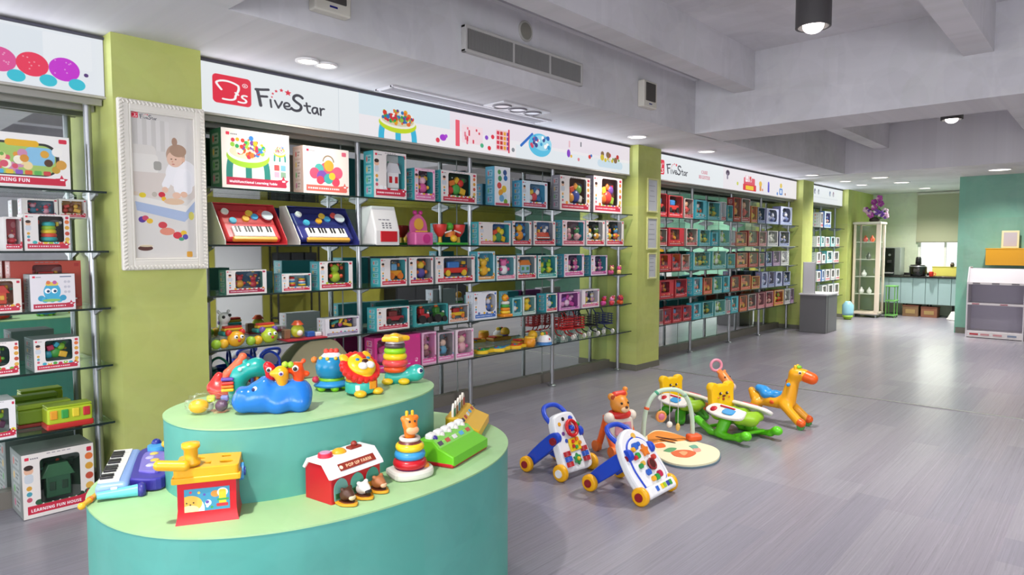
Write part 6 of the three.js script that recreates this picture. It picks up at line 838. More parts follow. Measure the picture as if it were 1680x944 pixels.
function bearRocker(p, turn, label, runners) {
  const t = thing('bear_rocker', label, 'rocking chair', p, turn, 'bear rocking chairs on the floor'); if (runners) t.scale.set(0.98, 0.83, 0.98); else t.scale.set(0.9, 0.76, 0.9); const lime = plastic(0x5cc41a, 0.35), seat = plastic(0x8cba22, 0.4), yel = plastic(0xedbb0c, 0.35);
  if (runners) {
    for (const s of [-1, 1]) { P(t, 'runner', body([bone([s * 0.17, 0.1, 0.26], 0.032, [s * 0.17, 0.05, 0.2], 0.028), bone([s * 0.17, 0.05, 0.2], 0.028, [s * 0.17, 0.03, 0.06], 0.03), bone([s * 0.17, 0.03, 0.06], 0.03, [s * 0.17, 0.031, -0.1], 0.03), bone([s * 0.17, 0.031, -0.1], 0.03, [s * 0.17, 0.11, -0.26], 0.036), bone([s * 0.17, 0.05, 0.0], 0.045, [s * 0.12, 0.15, 0.0], 0.05), bone([s * 0.17, 0.09, 0.27], 0.04)], 0.02, 48), lime); }
    P(t, 'cross_bar', cyl(0.016, 0.016, 0.32, 0, 0.06, 0.14, 0, 0, PI / 2), lime); P(t, 'cross_bar', cyl(0.016, 0.016, 0.32, 0, 0.06, -0.16, 0, 0, PI / 2), lime);
  } else for (const s of [-1, 1]) for (const z of [-0.13, 0.13]) P(t, 'leg_pad', body([bone([s * 0.15, 0.05, z], 0.048, [s * 0.11, 0.12, z * 0.7], 0.05)], 0.02, 24), plastic(0x3f9a1e, 0.4));
  P(t, 'seat', body([bone([-0.1, 0.2, 0.13], 0.05, [0.1, 0.2, 0.13], 0.05), bone([-0.1, 0.19, -0.1], 0.055, [0.1, 0.19, -0.1], 0.055), bone([0, 0.18, 0.16], 0.05, [0, 0.16, -0.1], 0.06), bone([-0.1, 0.2, 0], 0.05, [0.1, 0.2, 0], 0.05)], 0.06, 36), seat);
  const panel = smoothShape([[-0.1, 0], [-0.108, 0.12], [-0.112, 0.205], [-0.122, 0.235], [-0.104, 0.268], [-0.068, 0.262], [-0.05, 0.244], [0, 0.248], [0.05, 0.244], [0.068, 0.262], [0.104, 0.268], [0.122, 0.235], [0.112, 0.205], [0.108, 0.12], [0.1, 0]]);
  const bk = P(t, 'bear_back', ext(panel, 0.06, 0.018, 0, 0, 0), yel); bk.position.set(0, 0.195, -0.165); bk.rotation.x = -0.06;
  for (const s of [-1, 1]) { P(t, 'eye', ball(0.012, s * 0.036, 0.375, -0.138, 0, 0, 0, [1, 1.3, 0.6]), plastic(0x3a1418)); P(t, 'eye_glint', ball(0.0045, s * 0.036 + 0.004, 0.381, -0.131), plastic(0xffffff)); P(t, 'cheek', ball(0.01, s * 0.06, 0.335, -0.136, 0, 0, 0, [1, 1, 0.4]), plastic(0xe07a2a)); } P(t, 'nose', ball(0.014, 0, 0.35, -0.136, 0, 0, 0, [1.2, 0.8, 0.7]), plastic(0x5a1a1a)); P(t, 'mouth', ball(0.013, 0, 0.318, -0.138, 0, 0, 0, [0.9, 1.1, 0.4]), plastic(0xb5402a));
  for (const s of [-1, 1]) { const a = P(t, 'arm_tray', ext(smoothShape([[-0.05, -0.16], [0.03, -0.17], [0.06, 0], [0.03, 0.17], [-0.05, 0.15], [-0.06, 0]]), 0.035, 0.012, 0, 0, 0, PI / 2), plastic(0xe6e2da, 0.4)); a.position.set(s * 0.15, 0.25, 0.03); a.rotation.z = -0.62; if (s < 0) a.rotation.y = PI; P(a, 'blue_dial', ext(smoothShape([[-0.025, -0.05], [0.02, -0.05], [0.03, 0], [0.02, 0.05], [-0.025, 0.04]]), 0.014, 0.004, 0, 0.02, -0.045, PI / 2), plastic(0x2f94d0)); P(a, 'red_button', ball(0.03, 0.008, 0.018, 0.11, 0, 0, 0, [1, 0.6, 1]), plastic(0xb8182a)); P(a, 'red_rail', cap(0.009, 0.14, -0.045, 0.02, 0.0, PI / 2), plastic(0xc9202c)); }
}
{ const a = ground(1207, 714), b = ground(1120, 689); bearRocker([a[0], 0, a[2]], 1.22, 'bear rocking chair on bright green runners', true); bearRocker([b[0], 0, b[2]], 1.22, 'bear chair on stubby green legs behind the toy arch', false); }
{ // giraffe ride-on
  const t = thing('giraffe_ride_on', 'yellow giraffe ride-on toy with a blue saddle', 'ride-on toy', [-2.07, 0, -5.66], PI / 2); t.scale.setScalar(0.94); const yel = plastic(0xeaa313, 0.33), org = plastic(0xe25c14, 0.35), blue = plastic(0x2b8ed2, 0.33);
  P(t, 'giraffe_body', body([bone([0, 0.2, -0.2], 0.055, [0, 0.2, 0.04], 0.062), bone([0, 0.22, -0.24], 0.045, [0, 0.27, -0.27], 0.03), bone([0, 0.22, 0.06], 0.07, [0, 0.46, 0.12], 0.046), bone([0, 0.475, 0.13], 0.058, [0, 0.47, 0.2], 0.052), bone([-0.06, 0.18, 0.06], 0.04, [-0.09, 0.07, 0.19], 0.038), bone([0.06, 0.18, 0.06], 0.048, [0.09, 0.07, 0.19], 0.038), bone([-0.06, 0.18, -0.2], 0.04, [-0.09, 0.07, -0.26], 0.032), bone([0.06, 0.18, -0.2], 0.04, [0.09, 0.07, -0.26], 0.032)], 0.035, 64), yel);
  P(t, 'muzzle', body([bone([0, 0.462, 0.215], 0.054, [0, 0.448, 0.262], 0.052)], 0.02, 30), org); for (const s of [-1, 1]) { P(t, 'hoof', body([bone([s * 0.092, 0.07, 0.195], 0.037, [s * 0.094, 0.062, 0.215], 0.037)], 0.01, 22), org); P(t, 'hoof', ball(0.038, s * 0.092, 0.066, -0.265), org); for (const z of [0.21, -0.265]) P(t, 'wheel', cyl(0.032, 0.032, 0.03, s * 0.09, 0.032, z, 0, 0, PI / 2), plastic(0x4f9a4a, 0.4)); P(t, 'eye', ball(0.014, s * 0.05, 0.495, 0.178), plastic(0xf0ece6)); P(t, 'pupil', ball(0.009, s * 0.059, 0.496, 0.182), plastic(0x2a1a16)); P(t, 'horn', cap(0.014, 0.025, s * 0.028, 0.53, 0.13), plastic(0xe8b41a)); }
  P(t, 'saddle', body([bone([-0.03, 0.262, -0.13], 0.045, [0.03, 0.262, -0.13], 0.045), bone([0, 0.255, -0.05], 0.048), bone([0, 0.275, 0.02], 0.03), bone([0, 0.3, -0.2], 0.035, [0, 0.29, -0.16], 0.04)], 0.04, 34), blue); P(t, 'handle_bar', cap(0.016, 0.14, 0, 0.38, 0.085, 0, 0, PI / 2), blue); [[0.43, 0.085], [0.395, 0.068], [0.35, 0.058]].forEach(([y, z]) => P(t, 'mane', ball(0.02, 0, y, z - 0.008, 0, 0, 0, [0.7, 1.2, 1]), plastic(0xb01a26))); P(t, 'crown', ball(0.026, 0, 0.535, 0.15, 0, 0, 0, [1.1, 0.7, 1]), plastic(0x7ab82a)); for (const [x, y, z] of [[0.058, 0.2, -0.1], [0.06, 0.26, 0.07], [0.045, 0.34, 0.1], [0.062, 0.18, 0.02], [-0.06, 0.2, -0.06]]) P(t, 'spot', ball(0.018, x, y, z, 0, 0, 0, [0.35, 1, 1.1]), plastic(0xe0561a));
}
{ // giraffe push car behind the bear chair
  const g0 = ground(1176, 679), t = thing('giraffe_push_car', 'orange giraffe push car with a pink ring on its head', 'ride-on toy', [g0[0], 0, g0[2]], 1.3), or = plastic(0xe8853a, 0.38);
  t.scale.setScalar(0.85);
  P(t, 'chassis', rbox(0.2, 0.08, 0.34, 0.035, 0, 0.1, 0), or); for (const s of [-1, 1]) for (const z of [-0.12, 0.12]) P(t, 'wheel', cyl(0.045, 0.045, 0.03, s * 0.1, 0.045, z, 0, 0, PI / 2), plastic(0xd06a2a)); P(t, 'handle_rod', cyl(0.018, 0.018, 0.24, 0, 0.24, 0.06, 0.45), or); P(t, 'head', body([bone([0, 0.42, 0.07], 0.05, [0, 0.35, 0.15], 0.048), bone([-0.05, 0.46, 0.05], 0.016), bone([0.05, 0.46, 0.05], 0.016), bone([0, 0.46, 0.03], 0.022)], 0.02, 34), or); P(t, 'muzzle', ball(0.05, 0, 0.32, 0.185, 0, 0, 0, [1, 0.85, 0.9]), plastic(0xd9c3bd)); P(t, 'pink_ring', ring(0.058, 0.015, 0, 0.515, -0.02, 0, -0.45), plastic(0xdf8fa4)); P(t, 'pupil', ball(0.009, 0.036, 0.415, 0.13), plastic(0x20140f)); P(t, 'pupil', ball(0.009, -0.036, 0.415, 0.13), plastic(0x20140f));
}
// ------------------------------------------------------------------ framed poster and notices on the pillars
{
  const t = thing('framed_poster', 'framed baby photo poster in a carved white frame on the green pillar', 'poster', [-4.268, 1.365, -1.567], PI / 2), W = 0.49, H = 0.99, fr = plastic(0xe2ddd2, 0.45), F = 0.062;
  const [c, g] = canvas(512, 1160), K = (x, y) => [x * 512, y * 1160];
  const grd = g.createLinearGradient(0, 0, 0, 1160); g.fillStyle = '#d9d5d0'; g.fillRect(0, 0, 512, 1160); for (let i = 0; i < 9; i++) { g.fillStyle = i % 2 ? '#cfcbc6' : '#dedad6'; g.fillRect(i * 34, 60, 34, 240); } rr(g, 0, 260, 200, 190, 40, '#ded9d2'); rr(g, 0, 330, 215, 150, 30, '#e5e1da'); rr(g, 180, 380, 60, 70, 20, '#a5a39c'); rr(g, 0, 470, 512, 200, 0, '#d8cec6');
  logoMark(g, 14, 14, 60, 46); wordMark(g, 84, 22, 130, 46, '#55555c');
  // baby in white leaning over a water table
  disc(g, 400, 470, 130, '#eceaec', 120); rr(g, 330, 420, 150, 210, 50, '#efedf0'); g.strokeStyle = '#ecebee'; g.lineWidth = 62; g.lineCap = 'round'; g.beginPath(); g.moveTo(330, 430); g.lineTo(270, 560); g.stroke(); g.beginPath(); g.moveTo(440, 470); g.lineTo(440, 590); g.lineTo(380, 620); g.stroke();
  disc(g, 352, 320, 74, '#b89a86', 84); disc(g, 344, 352, 62, '#e3bfa9', 62); disc(g, 372, 282, 66, '#ab8d78', 50); disc(g, 346, 214, 22, '#a98a76', 34); disc(g, 412, 350, 14, '#deb49c', 20); disc(g, 318, 352, 7, '#5b4034', 4); disc(g, 352, 352, 7, '#5b4034', 4); disc(g, 332, 392, 11, '#c98378', 5); disc(g, 326, 372, 7, '#d8a48e');
  disc(g, 262, 600, 24, '#e3bda6'); disc(g, 352, 640, 34, '#e3bda6', 26); disc(g, 410, 630, 28, '#e0b8a0', 24);
  g.fillStyle = '#e6e2dc'; g.beginPath(); g.moveTo(10, 650); g.lineTo(430, 720); g.lineTo(505, 640); g.lineTo(500, 700); g.lineTo(430, 790); g.lineTo(10, 700); g.fill(); g.fillStyle = '#a9b9d6'; g.beginPath(); g.moveTo(34, 700); g.lineTo(420, 770); g.lineTo(496, 680); g.lineTo(490, 770); g.lineTo(410, 850); g.lineTo(44, 770); g.fill();
  disc(g, 90, 650, 26, '#e0c83a', 20); disc(g, 236, 640, 26, '#cf3a48', 22); disc(g, 250, 672, 18, '#e9b63a'); disc(g, 330, 690, 80, '#dcbc9f', 26); disc(g, 40, 640, 22, '#d9c9b8', 16); disc(g, 180, 640, 20, '#bdb4a8');
  disc(g, 82, 840, 28, '#5a3f96', 24); disc(g, 106, 828, 24, '#c94f6a', 20); disc(g, 138, 850, 24, '#e2b83a', 20); disc(g, 236, 880, 34, '#cf4a52', 26); disc(g, 270, 930, 58, '#e0907a', 30); disc(g, 350, 960, 36, '#d0404a', 28); disc(g, 400, 940, 24, '#e6bd3c', 20); disc(g, 412, 972, 22, '#5c56a8'); disc(g, 380, 990, 22, '#4f9a7a', 14); disc(g, 465, 800, 22, '#d8cf6a', 34); disc(g, 100, 1060, 62, '#e6dfd6', 26); disc(g, 100, 1064, 56, '#5c3a34', 20); disc(g, 106, 1046, 50, '#d9c9a8', 8); rr(g, 420, 1090, 46, 46, 10, '#e0a442');
  P(t, 'print', xf(new THREE.PlaneGeometry(W - 2 * F + 0.01, H - 2 * F + 0.01), 0, H / 2, 0.014), new THREE.MeshStandardMaterial({ map: picture(c), roughness: 0.25 }), 'photo print of a baby at a play table');
  P(t, 'backing', box(W - 0.02, H - 0.02, 0.012, 0, H / 2, 0.006), plastic(0xb9b4aa, 0.7));
  for (const s of [-1, 1]) {
    P(t, 'frame_stile', rbox(F, H, 0.034, 0.01, s * (W / 2 - F / 2), H / 2, 0.017), fr); P(t, 'frame_rail', rbox(W - 2 * F + 0.01, F, 0.034, 0.01, 0, H / 2 + s * (H / 2 - F / 2), 0.017), fr);
    P(t, 'inner_bead', rbox(0.014, H - 2 * F + 0.02, 0.014, 0.005, s * (W / 2 - F - 0.002), H / 2, 0.026), fr); P(t, 'inner_bead', rbox(W - 2 * F, 0.014, 0.014, 0.005, 0, H / 2 + s * (H / 2 - F - 0.002), 0.026), fr);
  }
  const rope = []; const knob = (x, y, a) => rope.push(xf(new THREE.SphereGeometry(0.012, 8, 6), x, y, 0.033, 0, 0, 0)); for (let y = 0.012; y < H; y += 0.0215) for (const s of [-1, 1]) rope.push(xf(new THREE.CapsuleGeometry(0.0065, 0.014, 3, 8), s * (W / 2 - 0.017), y, 0.034, 0, 0, s * 1.0)); for (let x = -W / 2 + 0.03; x < W / 2 - 0.02; x += 0.0215) for (const y of [0.017, H - 0.017]) rope.push(xf(new THREE.CapsuleGeometry(0.0065, 0.014, 3, 8), x, y, 0.034, 0, 0, 0.6));
  P(t, 'rope_border', merge(rope), fr, 'carved rope border', 'stuff');
}
[[0, 0.2, 0.55, 1.795, 'top'], [1, 0.2, 0.5, 1.275, 'middle'], [2, 0.17, 0.41, 0.83, 'lowest']].forEach(([i, w, h, y, word]) => {
  const z = -7.24, yy = hOnWall([349, 410, 458][i], z, -4.26), y2 = hOnWall([293, 357, 415][i], z, -4.26), hh = y2 - yy, t = thing('framed_notice', `${word} of three framed paper notices on the green pillar`, 'notice', [-4.269, yy, z - (i === 2 ? 0.01 : 0)], PI / 2, 'framed notices on the pillar'), fr = plastic(0xcfd08f, 0.5), W = i === 2 ? 0.21 : 0.25;
  P(t, 'sheet', box(W - 0.03, hh - 0.03, 0.006, 0, hh / 2, 0.005), plastic(0xc3c6cc, 0.35)); for (const s of [-1, 1]) { P(t, 'frame_stile', rbox(0.02, hh, 0.018, 0.004, s * (W / 2 - 0.01), hh / 2, 0.009), fr); P(t, 'frame_rail', rbox(W - 0.04, 0.02, 0.018, 0.004, 0, hh / 2 + s * (hh / 2 - 0.01), 0.009), fr); }
  for (let k = 0; k < 4; k++) P(t, 'text_line', box(W * (0.3 + rnd() * 0.3), 0.006, 0.001, -0.01, hh * (0.78 - k * 0.15), 0.0086), plastic(0x8f939c, 0.6));
});
// ------------------------------------------------------------------ grey counter with a white panel
{
  const a = ground(1318, 545), b = ground(1357, 545), t = thing('reception_counter', 'small grey counter with a white top before the far pillar', 'counter', [-3.93, 0, -12.45], 0), grey = plastic(0x6c6c6e, 0.5);
  P(t, 'cabinet', rbox(0.44, 0.66, 0.62, 0.008, 0, 0.33, 0), grey); P(t, 'top', rbox(0.47, 0.03, 0.65, 0.006, 0, 0.675, 0), plastic(0xd6d6d8, 0.4)); P(t, 'corner_seam', box(0.006, 0.64, 0.006, 0.221, 0.33, 0.311), plastic(0x4f4f52, 0.6)); P(t, 'corner_seam', box(0.006, 0.64, 0.006, 0.221, 0.33, 0.2), plastic(0x4f4f52, 0.6));
  const p = thing('upright_board', 'upright white board standing on the grey counter', 'panel', [-4.02, 0.69, -12.2], 0.0); P(p, 'board', rbox(0.2, 0.55, 0.02, 0.006, 0, 0.275, 0), plastic(0xd3d3d6, 0.45)); P(p, 'edge', rbox(0.012, 0.55, 0.024, 0.003, 0.1, 0.275, 0), plastic(0x9a9a9e, 0.4)); P(p, 'edge', rbox(0.012, 0.55, 0.024, 0.003, -0.1, 0.275, 0), plastic(0x9a9a9e, 0.4));
}
// ------------------------------------------------------------------ glass cabinet, flowers, kitchenette
{
  const t = thing('display_cabinet', 'tall glass display cabinet with cream corner posts', 'cabinet', [-3.98, 0, -15.8]), cream = plastic(0xd9c9b8, 0.45), W = 0.52, D = 0.5, H = 2.04;
  P(t, 'floor_plate', rbox(W, 0.05, D, 0.01, 0, 0.095, 0), cream); P(t, 'crown_plate', rbox(W + 0.03, 0.05, D + 0.03, 0.015, 0, H - 0.025, 0), plastic(0xd9d3c4, 0.45));
  for (const sx of [-1, 1]) for (const sz of [-1, 1]) { P(t, 'corner_post', rbox(sx > 0 && sz > 0 ? 0.09 : 0.05, H - 0.17, 0.05, 0.01, sx * (W / 2 - 0.03), 0.12 + (H - 0.17) / 2, sz * (D / 2 - 0.03)), cream); P(t, 'foot', cyl(0.02, 0.015, 0.07, sx * (W / 2 - 0.05), 0.035, sz * (D / 2 - 0.05)), chrome); }
  for (let i = 0; i < 4; i++) P(t, 'inner_shelf', box(W - 0.1, 0.01, D - 0.1, 0, 0.5 + i * 0.37, 0), plastic(0xcfd6c9, 0.3));
  P(t, 'front_glass', box(W - 0.13, H - 0.18, 0.005, -0.01, H / 2 + 0.04, D / 2 - 0.02), clear); P(t, 'side_glass', box(0.005, H - 0.18, D - 0.12, W / 2 - 0.02, H / 2 + 0.04, 0), clear); P(t, 'mirror_back', box(W - 0.1, H - 0.2, 0.006, 0, H / 2 + 0.03, -D / 2 + 0.03), plastic(0x8a9a78, 0.3)); P(t, 'side_back', box(0.006, H - 0.2, D - 0.1, -W / 2 + 0.02, H / 2 + 0.03, 0), plastic(0x8a9a78, 0.4)); P(t, 'handle', cyl(0.008, 0.008, 0.12, W / 2 - 0.09, 1.0, D / 2 + 0.005), chrome);
  [[0.08, 1.635, 0xd0532a, 'small orange ornament on the upper cabinet shelf'], [-0.05, 1.635, 0xb8432a, 'second orange ornament beside it in the cabinet'], [0.02, 1.265, 0x3f4a3a, 'dark ornament on the middle cabinet shelf'], [-0.06, 0.895, 0xd9dcd6, 'white ornament on the third cabinet shelf'], [0.05, 0.525, 0xd3d6d0, 'white ornament on the low cabinet shelf'], [-0.1, 0.525, 0xe0e0da, 'pale cup on the low cabinet shelf']].forEach(([x, y, c, label]) => { const o = thing('ornament', label, 'ornament', [-3.98 + x, y - 0.25 + 0.12 + 0.0, -15.7]); o.position.y = [0.505, 0.875, 1.245, 1.615].find((q) => Math.abs(q - y) < 0.06); P(o, 'pot', lathe([[0, 0], [0.03, 0], [0.05, 0.04], [0.045, 0.08], [0.02, 0.1], [0.024, 0.12], [0, 0.12]]), plastic(c)); P(o, 'lid', ball(0.014, 0, 0.13, 0), plastic(c)); });
  const f = thing('flower_bouquet', 'purple and pink artificial flowers on top of the glass cabinet', 'flowers', [-3.88, H + 0.002, -15.75]); P(f, 'vase', lathe([[0, 0], [0.09, 0], [0.11, 0.04], [0.08, 0.09], [0.07, 0.09], [0, 0.05]]), plastic(0x3a2f2a, 0.5));
  const petal = [0x8f2f86, 0xa8459a, 0xd9a8c6, 0x6a3a9a, 0xe0c0d6], leafG = new THREE.SphereGeometry(0.05, 10, 6); leafG.scale(1, 0.25, 0.4);
  [[-0.1, 0.2, 0.05, 2], [-0.02, 0.42, 0, 0], [0.08, 0.5, 0, 1], [0.12, 0.38, 0.04, 0], [0.06, 0.2, 0.09, 3], [0.0, 0.3, 0.05, 1], [0.2, 0.22, 0.02, 4], [0.22, 0.12, 0.05, 2], [-0.17, 0.26, 0.02, 4], [0.14, 0.16, 0.08, 3], [-0.05, 0.14, 0.1, 1]].forEach(([x, y, z, k]) => { const b = P(f, 'blossom', ball(0.022, x, y, z), plastic(0xe6c9a0)); for (let i = 0; i < 5; i++) { const a = i * 2 * PI / 5 + x * 9; P(b, 'petal', xf(new THREE.SphereGeometry(0.034, 10, 8), x + 0.036 * Math.cos(a), y + 0.036 * Math.sin(a), z + 0.006, 0, 0, 0), plastic(petal[(k + (i === 2)) % 5], 0.6)); } P(f, 'stem', tube([[x * 0.3, 0.06, z * 0.3], [x * 0.7, y * 0.6, z * 0.8], [x, y, z - 0.012]], 0.005), plastic(0x3f6a2f)); });
  for (let i = 0; i < 16; i++) { const m = P(f, 'leaf', leafG, plastic(i % 2 ? 0x3f6a35 : 0x557f3f, 0.7)); m.position.set(-0.18 + rnd() * 0.4, 0.08 + rnd() * 0.22, -0.05 + rnd() * 0.16); m.rotation.set(rnd() * 2, rnd() * 6, rnd() * 2 - 1); }
}
{
  const door = plastic(0x97aeb0, 0.4), zf = -16.5, x0 = -3.98, x1 = -2.1;
  const ct = thing('worktop', 'black kitchenette worktop below the window blind', 'worktop', [(x0 + x1) / 2, 0.845, zf - 0.3]); P(ct, 'slab', rbox(x1 - x0, 0.035, 0.64, 0.006, 0, 0.018, 0), plastic(0x1c1b1b, 0.2)); P(ct, 'upstand', box(x1 - x0, 0.05, 0.02, 0, 0.06, -0.31), plastic(0x232222, 0.25));
  const n = 4, w = (x1 - x0) / n; for (let i = 0; i < n; i++) { const k = thing('base_cabinet', ['pale blue kitchenette cabinet next to the glass display cabinet', 'pale blue kitchenette cabinet under the coffee machine', 'pale blue kitchenette cabinet under the kettle window', 'pale blue kitchenette cabinet beside the teal wall'][i], 'cabinet', [x0 + w * (i + 0.5), 0.27, zf - 0.3], 0, 'kitchenette cabinets'); P(k, 'carcass', box(w - 0.004, 0.574, 0.56, 0, 0.287, -0.02), plastic(0x8aa09f, 0.5)); P(k, 'door', rbox(w / 2 - 0.008, 0.565, 0.02, 0.004, -w / 4, 0.287, 0.272), door); P(k, 'door', rbox(w / 2 - 0.008, 0.565, 0.02, 0.004, w / 4, 0.287, 0.272), door); for (const s of [-1, 1]) P(k, 'support_leg', box(0.03, 0.27, 0.03, s * (w / 2 - 0.03), -0.135, -0.2), plastic(0x3a3a3c, 0.6)); }
  const c1 = thing('coffee_machine', 'tall black and grey coffee machine beside the glass cabinet', 'coffee machine', [-3.7, 0.882, -16.75]); P(c1, 'housing', rbox(0.32, 0.62, 0.4, 0.02, 0, 0.31, 0), plastic(0x6a726a, 0.3)); P(c1, 'front', rbox(0.2, 0.58, 0.02, 0.01, -0.05, 0.31, 0.2), plastic(0x151817, 0.2)); P(c1, 'spout', rbox(0.08, 0.06, 0.06, 0.01, -0.05, 0.3, 0.22), plastic(0x2a2a2a)); P(c1, 'dial', cyl(0.025, 0.025, 0.02, -0.05, 0.45, 0.21, PI / 2), chrome); P(c1, 'drip_tray', rbox(0.18, 0.03, 0.1, 0.006, -0.05, 0.05, 0.23), plastic(0x8a8a8c, 0.3));
  const c2 = thing('rice_cooker', 'black rounded cooker on the black worktop', 'cooker', [-3.2, 0.882, -16.6]); P(c2, 'pot', lathe([[0, 0], [0.15, 0.002], [0.17, 0.06], [0.17, 0.2], [0.15, 0.24], [0, 0.25]]), plastic(0x161514, 0.25)); P(c2, 'rim', hoop(0.165, 0.012, 0, 0.205, 0), chrome); P(c2, 'funnel', lathe([[0, 0.25], [0.06, 0.25], [0.055, 0.38], [0.04, 0.41], [0, 0.41]]), plastic(0x1a1a1a, 0.35)); P(c2, 'panel', rbox(0.12, 0.06, 0.02, 0.006, 0, 0.12, 0.165), plastic(0x33302e, 0.3));
  const cup = thing('red_mug', 'red mug beside the black cooker', 'mug', [-2.93, 0.882, -16.45]); P(cup, 'cup', lathe([[0, 0], [0.04, 0], [0.044, 0.1], [0.04, 0.1], [0.036, 0.008], [0, 0.008]]), plastic(0xd0261f)); P(cup, 'handle', ring(0.025, 0.007, 0.055, 0.05, 0), plastic(0xd0261f));
  const tray = thing('yellow_tray', 'yellow tray leaning below the kitchenette window', 'tray', [-2.68, 0.882, -16.72]); P(tray, 'board', rbox(0.56, 0.2, 0.03, 0.01, 0, 0.1, 0), plastic(0xc9c05a, 0.5)); P(tray, 'rim', rbox(0.58, 0.02, 0.04, 0.006, 0, 0.2, 0), plastic(0xb5ab4a, 0.5));
  const ket = thing('kettle', 'black kettle at the end of the worktop', 'kettle', [-2.42, 0.882, -16.5]); P(ket, 'jug', lathe([[0, 0], [0.075, 0], [0.07, 0.12], [0.055, 0.18], [0, 0.19]]), plastic(0x1c1a18, 0.25)); P(ket, 'handle', tube([[0.05, 0.17, 0], [0.11, 0.17, 0], [0.11, 0.06, 0], [0.07, 0.04, 0]], 0.01), plastic(0x1c1a18)); P(ket, 'lid_knob', ball(0.015, 0, 0.2, 0), plastic(0x1c1a18));
  const jar = thing('dark_jar', 'small dark jar on the yellow tray rim', 'jar', [-2.6, 1.092, -16.72]); P(jar, 'jar', lathe([[0, 0], [0.035, 0], [0.04, 0.04], [0.03, 0.07], [0, 0.075]]), plastic(0x4a3a24)); P(jar, 'lid', cyl(0.03, 0.03, 0.012, 0, 0.08, 0), plastic(0x2a241c));
  const bl = thing('roller_blind', 'grey-green roller blind half covering the kitchenette window', 'blind', [-2.82, 1.62, ZB + 0.04]); P(bl, 'fabric', box(1.08, 1.06, 0.004, 0, 0.53, 0), plastic(0xacae92, 0.9)); P(bl, 'bottom_bar', rbox(1.08, 0.025, 0.015, 0.005, 0, 0.0, 0), plastic(0x8a8a72, 0.6)); P(bl, 'roller', cyl(0.03, 0.03, 1.08, 0, 1.07, 0.0, 0, 0, PI / 2), plastic(0xc9c9bc, 0.5));
  const st = thing('green_stool', 'green wire plant stand beside the glass cabinet', 'stand', [-3.56, 0, -16.0]); for (const sx of [-1, 1]) for (const sz of [-1, 1]) P(st, 'leg', cyl(0.01, 0.01, 0.68, sx * 0.08, 0.34, sz * 0.12), plastic(0x5f9a48, 0.4)); for (const y of [0.05, 0.36, 0.67]) P(st, 'shelf', rbox(0.2, 0.025, 0.3, 0.006, 0, y, 0), plastic(0x67a552, 0.4));
  [[-3.3, 0.22, 0x7f5f42, 'brown storage box under the cabinets nearer the plant stand'], [-2.95, 0.2, 0x86553f, 'brown storage box under the cabinets nearer the teal wall']].forEach(([x, h, c, label]) => { const b = thing('storage_box', label, 'box', [x, 0, -16.62], 0, 'boxes under the kitchenette'); P(b, 'carton', rbox(0.3, h, 0.3, 0.005, 0, h / 2, 0), plastic(c, 0.7)); P(b, 'label_strip', box(0.18, h * 0.4, 0.004, 0, h * 0.5, 0.151), plastic(0x9f8352, 0.6)); P(b, 'lid', box(0.31, 0.02, 0.31, 0, h + 0.01, 0), plastic(0x6a3a2a, 0.6)); });
  const bs = thing('basin', 'white upturned basin on the floor beside the teal wall', 'basin', [-2.4, 0, -16.3]); P(bs, 'bowl', lathe([[0, 0.17], [0.12, 0.165], [0.19, 0.02], [0.2, 0.0], [0.19, 0.0], [0.12, 0.15], [0, 0.155]]), plastic(0xc9c6c2, 0.4)); P(bs, 'rim', hoop(0.195, 0.01, 0, 0.012, 0), plastic(0xd9d6d2, 0.4));
  const jb = thing('water_jug', 'pale blue bottle with a green base behind the grey counter', 'bottle', [-4.12, 0, -14.9]); P(jb, 'bottle', lathe([[0, 0.09], [0.1, 0.09], [0.11, 0.14], [0.11, 0.3], [0.06, 0.36], [0.05, 0.38], [0, 0.38]]), plastic(0x8fc0cf, 0.3)); P(jb, 'base', lathe([[0, 0], [0.06, 0], [0.1, 0.06], [0.1, 0.09], [0, 0.09]]), plastic(0x9ac23a, 0.4));
}
